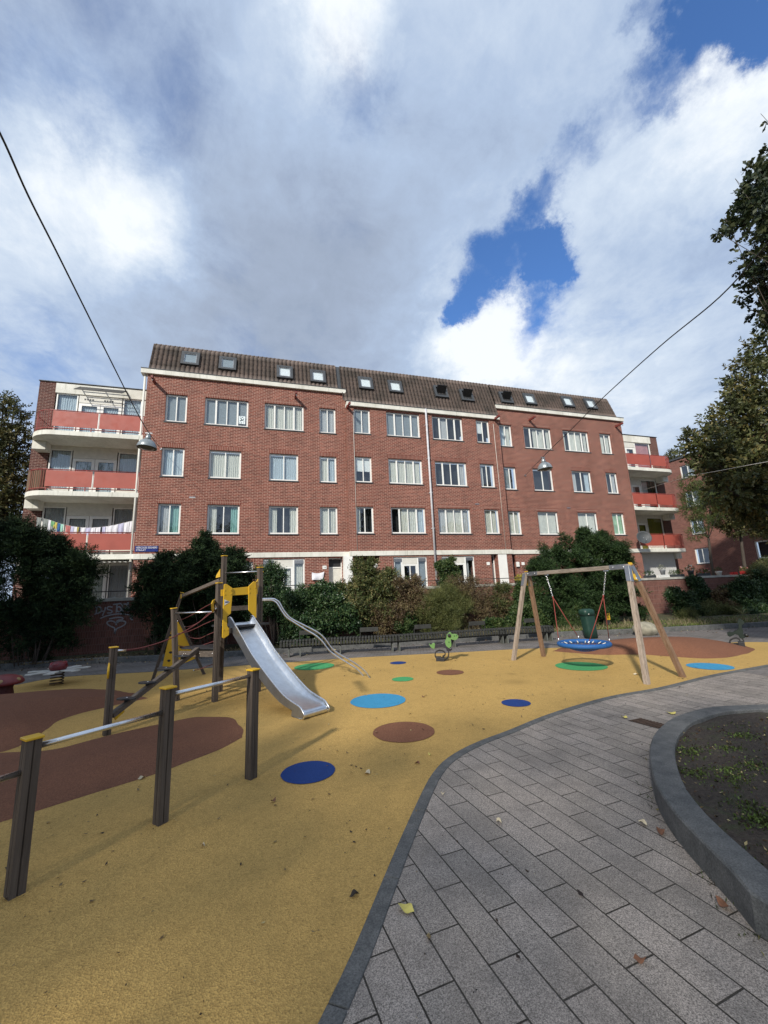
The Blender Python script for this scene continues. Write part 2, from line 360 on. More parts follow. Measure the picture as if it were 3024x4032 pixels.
def tilemat():
    m, nt, b, out = newmat('clay_pantile'); p = pos(nt, use='world'); n = noise_n(nt, p, 1.1, 7, .65); n2 = noise_n(nt, p, 14, 5, .6)
    c = ramp(nt, n2, [(.3, (.105, .08, .068)), (.7, (.20, .15, .125))])
    c = mix(nt, ramp(nt, n, [(.42, 0.0), (.66, .75)]), c, (.05, .046, .038))
    nt.links.new(c, b.inputs['Base Color']); b.inputs['Roughness'].default_value = .8; bump(nt, b, n2, .3, .01); return m
M_tile = tilemat()
M_red = plain('red_panel', (.34, .075, .052), .55, var=.1, vscale=1.5)
M_redrail = plain('red_rail_paint', (.26, .045, .035), .45, var=.12)
M_redbeam = plain('red_hoist_paint', (.17, .035, .028), .6, var=.15)
M_lead = plain('lead_flashing', (.05, .055, .06), .6, var=.2)
M_black = plain('black_paint', (.012, .012, .013), .5, var=.2)
M_blackrub = plain('black_rubber', (.018, .018, .02), .55, var=.2, vscale=20)
M_yellow = plain('yellow_panel', (.60, .36, .015), .42, var=.08, vscale=3)
M_steel = metal('stainless_steel', (.85, .86, .87), .30, .05)
M_slide = metal('slide_steel', (.78, .80, .82), .33, .05)
M_galv = metal('galvanised_steel', (.42, .43, .44), .48, .1)
M_postwood = wood('weathered_post_wood', (.055, .043, .034), (.125, .10, .08))
M_swwood = wood('grey_larch', (.20, .155, .115), (.40, .33, .27))
M_swwood2 = wood('orange_larch', (.14, .078, .045), (.27, .175, .11))
M_beamx = wood('weathered_beam_wood', (.07, .056, .046), (.16, .13, .105), axis='X')
M_bench = plain('bench_slat', (.024, .025, .022), .7, var=.35, vscale=8, bmp=.3)
M_rope = plain('dark_red_rope', (.13, .03, .028), .8, var=.2, vscale=60, bmp=.5)
M_redrope = plain('red_rope', (.25, .045, .035), .7, var=.2, vscale=60, bmp=.5)
M_bluerope = plain('blue_rope', (.008, .085, .27), .65, var=.3, vscale=90, bmp=.8)
# ------------------------------------------------------------------ ground
def groundmats():
    def granular(name, c, c2, stain=.5, gs=110, worn=()):
        m, nt, b, out = newmat(name); p = pos(nt, use='world')
        v = nt.nodes.new('ShaderNodeTexVoronoi'); v.inputs['Scale'].default_value = gs; nt.links.new(p, v.inputs['Vector'])
        n = noise_n(nt, p, .55, 6, .6); n2 = noise_n(nt, p, 5, 5, .7); n3 = noise_n(nt, p, 45, 3, .7)
        cc = mix(nt, ramp(nt, v.outputs['Color'], [(.15, 0.0), (.85, 1.0)]), c, c2)
        cc = mix(nt, ramp(nt, n, [(.4, 0.0), (.75, stain*.55)]), cc, tuple(x*.6 for x in c))
        cc = mix(nt, ramp(nt, n2, [(.52, 0.0), (.72, stain*.55)]), cc, tuple(x*.5 for x in c))
        cc = mix(nt, ramp(nt, n3, [(.60, 0.0), (.70, stain*.7)]), cc, tuple(x*.3 for x in c))
        for wx, wy, wr, ws in worn:
            vd = nt.nodes.new('ShaderNodeVectorMath'); vd.operation = 'DISTANCE'; vd.inputs[1].default_value = (wx, wy, .008); nt.links.new(p, vd.inputs[0])
            md_ = nt.nodes.new('ShaderNodeMath'); md_.operation = 'MULTIPLY_ADD'; nt.links.new(n2, md_.inputs[0]); md_.inputs[1].default_value = wr*1.2; nt.links.new(vd.outputs['Value'], md_.inputs[2])
            cc = mix(nt, ramp(nt, md_.outputs[0], [(min(.99, wr*.8), ws), (min(1, wr*1.9), 0.0)]), cc, tuple(x*.45 for x in c))
        nt.links.new(cc, b.inputs['Base Color']); b.inputs['Roughness'].default_value = .92; b.inputs['Specular IOR Level'].default_value = .2
        bump(nt, b, v.outputs['Distance'], .7, .006); MATS[name] = m; return m
    granular('rubber_ochre', (.53, .345, .112), (.35, .222, .072), .8, worn=[(*G(2030, 2687)[:2], .28, .5), (*G(2013, 2655)[:2], .12, .55), (*G(1210, 2860)[:2], .35, .4), (*G(2330, 2680)[:2], .35, .25), (*G(1735, 2620)[:2], .3, .35), (*G(1500, 2640)[:2], .3, .2)])
    granular('rubber_brown', (.22, .098, .056), (.135, .062, .038), .5)
    granular('rubber_light_blue', (.055, .28, .48), (.04, .23, .40), .45)
    granular('rubber_dark_blue', (.018, .05, .20), (.012, .04, .16), .45)
    granular('rubber_green', (.07, .33, .13), (.055, .27, .10), .45)
    m, nt, b, out = newmat('paving_slabs')
    ang = R(4.4)
    p = pos(nt, swap='YXZ', use='world')          # texture x along world Y
    mp = nt.nodes.new('ShaderNodeMapping'); nt.links.new(p, mp.inputs[0]); mp.inputs[2].default_value = (0, 0, ang); mp.inputs[1].default_value = (-.115, -.121, 0)
    n0 = noise_n(nt, pos(nt, use='world'), 1.5, 3); 
    t = nt.nodes.new('ShaderNodeTexBrick'); nt.links.new(mp.outputs[0], t.inputs['Vector']); t.inputs['Scale'].default_value = 1
    t.inputs['Brick Width'].default_value = .588; t.inputs['Row Height'].default_value = .2027; t.offset = .5
    t.inputs['Mortar Size'].default_value = .0058; t.inputs['Mortar Smooth'].default_value = .35; t.inputs['Bias'].default_value = -.1
    t.inputs['Color1'].default_value = (.28, .245, .215, 1); t.inputs['Color2'].default_value = (.22, .195, .17, 1); t.inputs['Mortar'].default_value = (.03, .026, .02, 1)
    w = pos(nt, use='world'); g1 = noise_n(nt, w, 150, 3, .7); g2 = noise_n(nt, w, 2.2, 6, .65); g3 = noise_n(nt, w, 420, 2, .6)
    c = mix(nt, 1.0, t.outputs[0], ramp(nt, g1, [(.36, .42), (.64, 1.6)]), 'MULTIPLY')
    c = mix(nt, 1.0, c, ramp(nt, g3, [(.35, .75), (.65, 1.3)]), 'MULTIPLY')
    c = mix(nt, ramp(nt, g2, [(.45, 0.0), (.75, .6)]), c, (.10, .09, .08))
    nt.links.new(c, b.inputs['Base Color']); b.inputs['Roughness'].default_value = .85; b.inputs['Specular IOR Level'].default_value = .25
    inv = nt.nodes.new('ShaderNodeMath'); inv.operation = 'MULTIPLY_ADD'; nt.links.new(t.outputs['Fac'], inv.inputs[0]); inv.inputs[1].default_value = -1.0
    nt.links.new(ramp(nt, g1, [(.2, 0.0), (.8, .35)]), inv.inputs[2]); bump(nt, b, inv.outputs[0], .5, .008); MATS['paving_slabs'] = m
    m, nt, b, out = newmat('path_pavers'); p = pos(nt, use='world', rot=(0, 0, R(20)))
    t = nt.nodes.new('ShaderNodeTexBrick'); nt.links.new(p, t.inputs['Vector']); t.inputs['Scale'].default_value = 1
    t.inputs['Brick Width'].default_value = .21; t.inputs['Row Height'].default_value = .105; t.inputs['Mortar Size'].default_value = .006
    t.inputs['Color1'].default_value = (.19, .165, .155, 1); t.inputs['Color2'].default_value = (.14, .13, .12, 1); t.inputs['Mortar'].default_value = (.03, .028, .02, 1)
    w = pos(nt, use='world'); c = mix(nt, 1.0, t.outputs[0], ramp(nt, noise_n(nt, w, 60, 4, .7), [(.3, .7), (.7, 1.3)]), 'MULTIPLY')
    c = mix(nt, ramp(nt, noise_n(nt, w, 1.2, 6, .65), [(.45, 0.0), (.7, .7)]), c, (.05, .045, .035))
    nt.links.new(c, b.inputs['Base Color']); b.inputs['Roughness'].default_value = .9; MATS['path_pavers'] = m
    m, nt, b, out = newmat('soil'); w = pos(nt, use='world'); n = noise_n(nt, w, 5, 8, .75); n2 = noise_n(nt, w, 35, 5, .7)
    c = ramp(nt, n2, [(.3, (.018, .012, .009)), (.6, (.06, .045, .033)), (.75, (.11, .085, .06))])
    c = mix(nt, ramp(nt, n, [(.52, 0.0), (.68, .5)]), c, (.045, .07, .015))
    nt.links.new(c, b.inputs['Base Color']); b.inputs['Roughness'].default_value = .95; bump(nt, b, n2, .9, .03); MATS['soil'] = m
    m, nt, b, out = newmat('bluestone'); w = pos(nt, use='world'); n = noise_n(nt, w, 7, 7, .7); n2 = noise_n(nt, w, 90, 4, .7)
    c = ramp(nt, n, [(.3, (.055, .058, .057)), (.7, (.13, .13, .125))])
    c = mix(nt, 1.0, c, ramp(nt, n2, [(.3, .5), (.7, 1.5)]), 'MULTIPLY')
    nt.links.new(c, b.inputs['Base Color']); b.inputs['Roughness'].default_value = .78; bump(nt, b, n, .6, .012); MATS['bluestone'] = m
    m, nt, b, out = newmat('ground_cover_soil'); w = pos(nt, use='world'); n = noise_n(nt, w, 3, 7, .75)
    c = ramp(nt, n, [(.3, (.03, .024, .015)), (.5, (.06, .055, .025)), (.7, (.05, .085, .018))])
    nt.links.new(c, b.inputs['Base Color']); b.inputs['Roughness'].default_value = .95; bump(nt, b, n, .8, .05); MATS['ground_cover_soil'] = m
groundmats()
K_ = cr(1000, 2500, 1.444); N_ = cr(2000, 2500, 1.444)
MB().add([(-90, -60, -.03), (150, -60, -.03), (150, 160, -.03), (-90, 160, -.03)], [(0, 1, 2, 3)]).build('ground', MATS['ground_cover_soil'], kind='structure')
MB().add([(-14, -9, 0), (34, -9, 0), (34, 20, 0), (-14, 20, 0)], [(0, 1, 2, 3)]).build('path', MATS['path_pavers'], kind='structure')
MB().add([(-3, -7, .004), (9.5, -7, .004), (9.5, 8.2, .004), (-3, 8.2, .004)], [(0, 1, 2, 3)]).build('pavement', MATS['paving_slabs'], kind='structure')
front = [K_(*p) for p in ((370, 2212), (520, 1900), (600, 1720), (700, 1480), (800, 1240), (880, 1060), (960, 890), (1010, 800), (1080, 720), (1180, 655), (1300, 600))]
front += [N_(*p) for p in ((0, 547), (200, 465), (400, 400), (600, 348), (870, 300), (1150, 232), (1479, 172))]
front = [G(*p) for p in front]
front = [front[0]-(front[1]-front[0])*6]+front+[front[-1]+(front[-1]-front[-2])*2.2]
front = smooth_curve(front, 5)
back = [G(*p) for p in ((3024, 2529), (2824, 2531), (2100, 2554), (1823, 2568), (1400, 2590), (1142, 2608), (608, 2645), (253, 2666), (63, 2698))]
back = [Vector((19, 7.6, 0)), Vector((16, 8.4, 0))]+smooth_curve(back, 4)+[Vector((-8, 12.2, 0)), Vector((-13, 10.5, 0)), Vector((-13, -4, 0))]
poly = [Vector((p.x, p.y, .008)) for p in front+back]
MB().add(poly, [tuple(range(len(poly)))]).build('playground', MATS['rubber_ochre'], kind='structure', world_origin=True)
def ribbon(name, pts, w0, w1, z0, z1, mat, seg=None, bevel=.006, **kw):
    pts = [Vector((p.x, p.y, 0)) for p in pts]; b = MB(); ring = []
    for i, p in enumerate(pts):
        d = (pts[min(i+1, len(pts)-1)]-pts[max(i-1, 0)]).normalized(); n = Vector((-d.y, d.x, 0))
        ring.append((p+n*w0, p+n*w1))
    vs = []
    for a, c in ring: vs += [(a.x, a.y, z0), (c.x, c.y, z0), (c.x, c.y, z1), (a.x, a.y, z1)]
    fs = [(i*4+k, i*4+(k+1) % 4, i*4+4+(k+1) % 4, i*4+4+k) for i in range(len(pts)-1) for k in range(4)]
    fs += [(0, 1, 2, 3), tuple((len(pts)-1)*4+k for k in (3, 2, 1, 0))]
    return b.add(vs, fs).build(name, mat, bevel=bevel, **kw)
def resample(pts, step):
    out = [pts[0]]; acc = 0
    for a, c in zip(pts, pts[1:]):
        L = (c-a).length; t = step-acc
        while t <= L: out.append(a+(c-a)*(t/L)); t += step
        acc = (acc+L) % step if L else acc
    return out
fr = resample(front, .15)
i = 0; first = True
while i < len(fr)-2:                                           # edging stones about 0.9 m long with open joints
    seg = fr[i:i+7]
    if len(seg) > 1:
        s2 = [seg[0]+(seg[1]-seg[0])*.03]+seg[1:-1]+[seg[-1]-(seg[-1]-seg[-2])*.03]
        ribbon('kerb', s2, -.105, .0, -.02, .016+.003*math.sin(i), MATS['bluestone'], kind='structure')
    i += 6
ribbon('path_edge', back[2:-3], -.03, .03, -.02, .014, MATS['bluestone'], kind='structure', bevel=0)
kb = smooth_curve([Vector((-13, 14.6, 0)), Vector((-8.4, 16.3, 0)), Vector((-5.6, 16.3, 0)), Vector((-2.9, 15.6, 0)), Vector((1.2, 14.9, 0)), Vector((5, 14.5, 0)), Vector((9, 13.9, 0)), Vector((11, 13.5, 0)), Vector((14.4, 12.5, 0)), Vector((19, 11.5, 0)), Vector((26, 10.6, 0))], 6)
kb = resample(kb, .25); i = 0
while i < len(kb)-2:
    ribbon('kerb', kb[i:i+5], 0.0, .16, -.02, .17+.004*math.sin(i*3), MATS['bluestone'], kind='structure', bevel=.015); i += 4
bed = [Vector((p.x, p.y, .11)) for p in kb]; bed = [Vector((p.x+.03, p.y+.1, .11)) for p in kb]+[Vector((26, 17.9, .16)), Vector((-13, 17.9, .16))]
MB().add(bed, [tuple(range(len(bed)))]).build('planting_bed', MATS['ground_cover_soil'], kind='structure', world_origin=True)
# mounds
def mound(outline, h, rough=.03, sy=None):
    pts = [Vector((x, y, 0)) for x, y in outline]; pts = smooth_curve(pts+[pts[0]], 7)[:-1]
    c = sum(pts, Vector())/len(pts); n = len(pts); vs = [(c.x, c.y, h+.012)]; K = 10
    for k in range(1, K+1):
        r = k/K
        for j, p in enumerate(pts):
            q = c+(p-c)*r*(1+(rough*noise.noise(p*2.3) if k == K else 0)); vs.append((q.x, q.y, .012+h*(1-r*r)**1.15 if k < K else .0095))
    fs = [(0, 1+j, 1+(j+1) % n) for j in range(n)]
    for k in range(1, K): fs += [(1+(k-1)*n+j, 1+k*n+j, 1+k*n+(j+1) % n, 1+(k-1)*n+(j+1) % n) for j in range(n)]
    return MB().add(vs, fs, True).build('mound', MATS['rubber_brown'], kind='structure')
mound([(8.3, 10.7), (8.85, 9.55), (9.43, 9.17), (9.82, 8.87), (10.12, 8.3), (10.4, 7.85), (10.8, 7.66), (11.4, 7.7), (12.1, 7.87), (12.8, 8.2), (13.3, 9.0), (12.6, 9.9), (11.1, 10.6), (9.4, 11.1)], .36)
mound([(-.14, 6.5), (-.29, 6.29), (-.79, 5.8), (-1.52, 5.38), (-2.2, 5.0), (-3.5, 4.5), (-6, 4.3), (-7.2, 5.6), (-6, 7.1), (-3.6, 7.25), (-2.6, 7.04), (-1.92, 7.3), (-1.35, 7.75), (-.8, 7.85), (-.3, 7.4)], .13)
mound([(-2.1, 9.79), (-2.76, 9.3), (-3.12, 8.85), (-3.14, 8.2), (-3.1, 7.7), (-3.5, 7.15), (-6, 6.9), (-8, 8), (-8.2, 10.5), (-6.5, 11.7), (-5.0, 11.75), (-3.8, 11.6), (-2.6, 10.6)], .27)
# coloured discs
def disc(px, mat, label, zoff=0):
    P = [G(*p) for p in px]; c = (P[0]+P[1]+P[2]+P[3])/4; r = ((P[0]-P[1]).length+(P[2]-P[3]).length)/4
    n = 48; z = .0145; vs = [(c.x+r*math.cos(2*math.pi*k/n)*(1+.008*math.sin(k*5)), c.y+r*math.sin(2*math.pi*k/n), z) for k in range(n)]
    o = MB().add(vs, [tuple(range(n))]).build('rubber_disc', MATS[mat], label=label, cat='ground disc', group='coloured discs set into the playground floor')
G2_ = cr(2100, 2150, 1.7955); W_ = cr(2000, 2150, 3.016)
disc([K_(*p) for p in ((150, 810), (468, 765), (310, 725), (300, 850))], 'rubber_dark_blue', 'dark blue disc nearest the camera, right of the last bar post')
disc([K_(*p) for p in ((672, 570), (1030, 540), (850, 500), (850, 615))], 'rubber_brown', 'large brown disc between the slide foot and the paving kerb')
disc([K_(*p) for p in ((550, 385), (862, 370), (700, 338), (710, 420))], 'rubber_light_blue', 'large light blue disc to the right of the slide foot')
disc([K_(*p) for p in ((228, 187), (465, 173), (340, 165), (340, 202))], 'rubber_green', 'green disc behind the slide, left of the curved steel rails')
disc([K_(*p) for p in ((783, 255), (910, 253), (845, 243), (845, 268))], 'rubber_green', 'smallest green disc, beyond the large light blue disc')
disc([K_(*p) for p in ((770, 163), (868, 160), (820, 154), (820, 169))], 'rubber_dark_blue', 'small dark blue disc far back near the bench path')
disc([K_(*p) for p in ((1032, 218), (1200, 213), (1115, 202), (1115, 230))], 'rubber_brown', 'small brown disc in front of the green spring animal')
disc([N_(*p) for p in ((-38, 390), (133, 393), (45, 370), (45, 412))], 'rubber_dark_blue', 'dark blue disc close to the kerb, in front of the swing')
disc([G2_(*p) for p in ((1093, 845), (1405, 865), (1250, 830), (1250, 880))], 'rubber_light_blue', 'light blue disc right of the swing frame beside the brown mound')
disc([W_(*p) for p in ((552, 1425), (1190, 1440), (870, 1385), (870, 1485))], 'rubber_green', 'green disc on the ground under the blue nest swing')
# planter
PH = .20
outer = [G(*N_(*p)) for p in ((1479, 1750), (1300, 1560), (1000, 1220), (900, 1080), (840, 950), (815, 800), (830, 700), (880, 620), (960, 560), (1100, 510), (1250, 490), (1479, 483))]
inner = [G(*N_(*p), PH) for p in ((1479, 1380), (1290, 1220), (1100, 1050), (985, 850), (955, 740), (1010, 640), (1130, 560), (1300, 522), (1479, 505))]
out_c = smooth_curve([Vector((2.75, .4, 0))]+outer+[Vector((7.6, 3.8, 0)), Vector((9.0, 2.6, 0)), Vector((9.2, .8, 0)), Vector((8.0, -.9, 0)), Vector((5.2, -1.6, 0)), Vector((3.3, -.8, 0)), Vector((2.75, .4, 0))], 5)
def arc_resample(pts, n):
    L = [0]
    for a, c in zip(pts, pts[1:]): L.append(L[-1]+(c-a).length)
    out = []; j = 0
    for k in range(n):
        t = L[-1]*k/(n-1)
        while j < len(L)-2 and L[j+1] < t: j += 1
        out.append(pts[j]+(pts[j+1]-pts[j])*((t-L[j])/max(L[j+1]-L[j], 1e-9)))
    return out
out_c = arc_resample(out_c, 91)[:-1]; cen = sum(out_c, Vector())/len(out_c)
b = MB(); vs = []; n = len(out_c); inn = []
for j, p in enumerate(out_c):
    d = (out_c[(j+1) % n]-out_c[j-1]).normalized(); nn = Vector((-d.y, d.x, 0))
    if nn.dot(cen-p) < 0: nn = -nn
    q = p+nn*.225; inn.append(q)
    for r, z in ((p, -.02), (p+nn*.008, PH-.012), (p+nn*.02, PH), (q-nn*.012, PH), (q, PH-.012), (q, -.02)): vs.append((r.x, r.y, z+.002*math.sin(j*1.7) if z > 0 else z))
fs = [(j*6+k, ((j+1) % n)*6+k, ((j+1) % n)*6+k+1, j*6+k+1) for j in range(n) for k in range(5)]
b.add(vs, fs)
b.build('planter_kerb', MATS['bluestone'], label='raised dark bluestone kerb curving round the soil bed at the right', cat='planter kerb')
sv = [(cen.x, cen.y, PH+.04)]; K = 14
for k in range(1, K+1):
    for j, p in enumerate(inn):
        q = cen+(p-cen)*(k/K); sv.append((q.x, q.y, PH-.05+.09*(1-(k/K)**2)+.035*noise.noise(Vector((q.x*3, q.y*3, 0)))))
sf = [(0, 1+j, 1+(j+1) % n) for j in range(n)]
for k in range(1, K): sf += [(1+(k-1)*n+j, 1+k*n+j, 1+k*n+(j+1) % n, 1+(k-1)*n+(j+1) % n) for j in range(n)]
MB().add(sv, sf, True).build('soil', MATS['soil'], kind='structure')
# drain grate in the paving
d0 = [G(*N_(*p), .006) for p in ((700, 483), (870, 530), (905, 518), (740, 478))]
dc = sum(d0, Vector())/4; ax = ((d0[1]-d0[0])+(d0[2]-d0[3]))/4; ay = ((d0[3]-d0[0])+(d0[2]-d0[1]))/4
ax = ax.normalized()*.19; ay = ay.normalized()*.11
t = empty('drain_grate', (dc.x, dc.y, 0), 'rusty brown slotted drain grate set in the paving slabs', 'drain')
M_rust = plain('rusty_iron', (.06, .035, .022), .8, var=.3, vscale=20)
b = MB(); b.obox((dc.x, dc.y, .002), ax*1.1, ay*1.1, (0, 0, .004)); b.build('frame', M_black, t)
b = MB()
for k in range(9): b.obox(Vector((dc.x, dc.y, .010))+ax*((k-4)/4*.93), ax*.055, ay, (0, 0, .004))
b.build('grate', M_rust, t)
# ------------------------------------------------------------------ apartment building
ZT = 9.970326+H; WHT = 1.423; ST = 2.75
bld = empty('apartment_building', (9, DA, 1.3), 'long four storey red brick apartment block with tiled mansard roof and rounded end balconies', 'building')
ZB0, ZB1 = 3.79, 4.03                                # white band over the ground floor
GF = 1.3
def cutwall(x0, x1, z0, z1, Y, holes, depth=.30):
    """wall front in plane Y with rectangular openings and reveals"""
    xs = sorted({x0, x1}|{h[0] for h in holes}|{h[1] for h in holes}); zs = sorted({z0, z1}|{h[2] for h in holes}|{h[3] for h in holes})
    b = MB()
    for i in range(len(xs)-1):
        for j in range(len(zs)-1):
            cx, cz = (xs[i]+xs[i+1])/2, (zs[j]+zs[j+1])/2
            if any(h[0] < cx < h[1] and h[2] < cz < h[3] for h in holes): continue
            b.add([(xs[i], Y, zs[j]), (xs[i+1], Y, zs[j]), (xs[i+1], Y, zs[j+1]), (xs[i], Y, zs[j+1])], [(0, 1, 2, 3)])
    for h in holes:
        d = h[4] if len(h) > 4 else depth
        a, c, e, g = h[:4]
        b.add([(a, Y, e), (c, Y, e), (c, Y, g), (a, Y, g), (a, Y+d, e), (c, Y+d, e), (c, Y+d, g), (a, Y+d, g)], [(0, 1, 5, 4), (1, 2, 6, 5), (2, 3, 7, 6), (3, 0, 4, 7)])
    return b
def make_window(x0, x1, z0, z1, Y, panes, style, parent=bld, axis='x', sill=True, lintel=True, rec=.085, name='window', fw=.078):
    """panes: list of relative widths, style: curtain letters per pane ('.' none, P partly drawn)"""
    def put(b, a0, a1, y0, y1, c0, c1):
        if axis == 'x': b.box(a0, a1, y0, y1, c0, c1)
        else: b.box(y0, y1, a0, a1, c0, c1)
    Yf = Y+rec; b = MB(); put(b, x0, x1, Yf, Yf+.06, z0, z0+fw); put(b, x0, x1, Yf, Yf+.06, z1-fw, z1)
    put(b, x0, x0+fw, Yf, Yf+.06, z0+fw, z1-fw); put(b, x1-fw, x1, Yf, Yf+.06, z0+fw, z1-fw)
    tot = sum(panes); x = x0+fw; W = x1-x0-2*fw; cuts = [x]
    for i, w in enumerate(panes):
        x += W*w/tot; cuts.append(x)
        if i < len(panes)-1:
            mw = .045 if (len(panes) == 2 or i == 1) else .08
            put(b, x-mw/2, x+mw/2, Yf+.004, Yf+.055, z0+fw, z1-fw)
    wn = b.build(name, M_white, parent)
    g = MB(); put(g, x0+fw, x1-fw, Yf+.03, Yf+.036, z0+fw, z1-fw); g.build('pane', M_glass, wn)
    it = MB(); put(it, x0, x1, Y+.45, Y+.46, z0, z1); it.build('interior', M_unlit, wn)
    for i, s in enumerate(style):
        if s == '.' or i >= len(panes): continue
        a0, a1 = cuts[i], cuts[i+1]; c0 = z0+fw
        if s.isupper():                                # gathered to one side
            s = s.lower()
            if i % 2: a0 = a0+(a1-a0)*.5
            else: a1 = a0+(a1-a0)*.5
        if s == 'h': s = 'w'; c0 = z0+(z1-z0)*.45
        cu = MB()
        if s in 'gwn': put(cu, a0, a1, Yf+.10, Yf+.105, c0, z1-fw)
        else:                                          # folded cloth
            K = max(6, int((a1-a0)/.03)); vs = []
            for k in range(K+1):
                u = a0+(a1-a0)*k/K; yy = Yf+.13+.022*math.sin(k*1.9+a0*7)
                for c in (c0, z1-fw): vs.append((u, yy, c) if axis == 'x' else (yy, u, c))
            cu.add(vs, [(2*k, 2*k+2, 2*k+3, 2*k+1) for k in range(K)], True)
        cu.build('curtain', M_cur.get(s, M_cur['c']), wn)
    if sill:
        sb = MB(); put(sb, x0-.03, x1+.03, Y-.035, Y+rec-.002, z0-.055, z0-.004); sb.build('sill', M_lead, wn)
    if lintel and axis == 'x':
        lb = MB(); lb.box(x0-.06, x1+.06, Y-.004, Y+.01, z1+.01, z1+.215); lb.build('brick_lintel', M_soldier, wn)
    return wn
TAB = {'A': [[(-4.48, -3.52), (-2.71, -.65), (.16, 2.16), (3.0, 3.88)], [(-4.5, -3.52), (-2.41, -.93), (.43, 1.87), (2.98, 3.88)], [(-4.5, -3.54), (-2.39, -.94), (.44, 1.87), (2.97, 3.89)]],
       'B': [[(4.83, 5.75), (6.69, 8.69), (9.47, 11.43), (12.34, 13.24)], [(4.83, 5.75), (6.7, 8.69), (9.47, 11.47), (12.35, 13.29)], [(4.83, 5.76), (6.72, 8.71), (9.48, 11.47), (12.38, 13.32)]],
       'C': [[(14.13, 15.0), (15.88, 17.95), (18.88, 20.94), (21.88, 22.83)], [(14.15, 15.0), (16.22, 17.68), (19.17, 20.7), (21.9, 22.86)], [(14.16, 15.01), (16.23, 17.71), (19.21, 20.72), (21.94, 22.91)]]}
STY = {'A': [['gg', 'gggg', 'cccc', 'vv'], ['bb', 'cc', 'bb', 'cb'], ['vt', 'CT', 'CC', 'cc']],
       'B': [['gg', 'gggg', '.v..', 'h.'], ['hh', 'cccc', '...v', 'V.'], ['C.', '.ccb', 'vccv', 'cc']],
       'C': [['bc', '.CcC', 'CccC', 'cC'], ['g.', '..', 'VB', 'CV'], ['cc', 'cc', 'cc', 'nn']]}
SECX = {'A': (-5.34, 4.46, DA), 'B': (4.46, 13.92, DB), 'C': (13.92, 23.9, DA)}
CORN = {'A': (13.27, 13.03), 'B': (12.24, 12.48), 'C': (13.08, 13.32)}
EAVE = {'A': 13.05, 'B': 12.22, 'C': 13.12}
# ground-floor openings (x0, x1, z0, z1) from their outlines
def rect(xl, yt, xr, yb, Y):
    a = F(xl, yt, Y); c = F(xr, yb, Y); return a.x, c.x, c.z, a.z
gfA = [(-3.9, -2.6, 1.75, 3.55), (-1.45, -.25, 1.5, 3.6), rect(1036, 2203, 1200, 2330, DA)]
gfA[2] = (gfA[2][0], gfA[2][1], 1.55, 3.72)
drA = rect(1294, 2208, 1352, 2330, DA); drA = (drA[0], drA[1], GF, 3.74)
wB1 = rect(1549, 2193, 1687, 2310, DB); wB1 = (wB1[0], wB1[1], 1.5, 3.70)
wB2 = rect(1738, 2190, 1876, 2305, DB); wB2 = (wB2[0], wB2[1], 1.4, 3.70)
porchB = (4.62, 6.0, GF, 3.78); drB = rect(1934, 2196, 1966, 2290, DB); drB = (drB[0], drB[1]-.0, GF, 3.74)
drC = rect(2002, 2195, 2040, 2290, DA); drC = (14.0, drC[1], GF, 3.74)
wC1 = rect(2116, 2191, 2175, 2290, DA); wC1 = (wC1[0], wC1[1]+.2, 1.9, 3.70)
wC2 = (19.3, 20.9, 1.6, 3.68); 
holes = {s: [] for s in 'ABC'}
for s in 'ABC':
    for r in range(3):
        for (a, c) in TAB[s][r]: holes[s].append((a, c, ZT-r*ST-WHT, ZT-r*ST))
gfh = {'A': [h+(.45,) for h in gfA]+[drA+(.5,)], 'B': [wB1+(.45,), wB2+(.45,), porchB+(1.2,), drB+(.5,)], 'C': [drC+(.5,), wC1+(.45,), wC2+(.45,)]}
for s in 'ABC':
    x0, x1, Y = SECX[s]
    b = cutwall(x0, x1, ZB1, EAVE[s]-.2, Y, holes[s], .16)
    if s == 'A': pass
    b.build('brick_wall', M_brick, bld)
    b = cutwall(x0, x1, 1.0, ZB0, Y, gfh[s]); b.build('ground_floor_wall', M_brick, bld)
# side returns of the projecting middle part and the two gables
b = MB()
for x in (4.46, 13.92): b.add([(x, DB, 1), (x, DA, 1), (x, DA, 12.3), (x, DB, 12.3)], [(0, 1, 2, 3)])
for x in (-5.34, 23.9): b.add([(x, DA, 1), (x, DA+9, 1), (x, DA+9, 13.0), (x, DA, 13.0)], [(0, 1, 2, 3)])
b.build('side_wall', M_brickside, bld)
# white band with its jogs
b = MB(); g = .0
b.box(-5.36, 4.44, DA-.05, DA+.1, ZB0, ZB1+.0); b.box(4.42, 13.96, DB-.05, DA+.1, ZB0-.01, ZB1-.004); b.box(13.961, 23.93, DA-.05, DA+.1, ZB0, ZB1)
b.build('concrete_band', M_conc, bld, bevel=.006)
# cornices
for s, o in (('A', .12), ('B', .12), ('C', .12)):
    x0, x1, Y = SECX[s]; zl, zr = EAVE[s]-.24, EAVE[s]
    x0 -= (.28 if s == 'A' else .03 if s == 'B' else -.035); x1 += (.03 if s == 'B' else 0 if s == 'A' else .2)
    b = MB(); b.box(x0, x1, Y-o, Y+.28 if s != 'B' else DA+.26, zl, zr); b.build('cornice', M_conc, bld, bevel=.008)
    b = MB(); b.box(x0-.01, x1+.01, Y-o-.02, Y+.1, zr+.001, zr+.03); b.build('cornice_flashing', M_lead, bld)
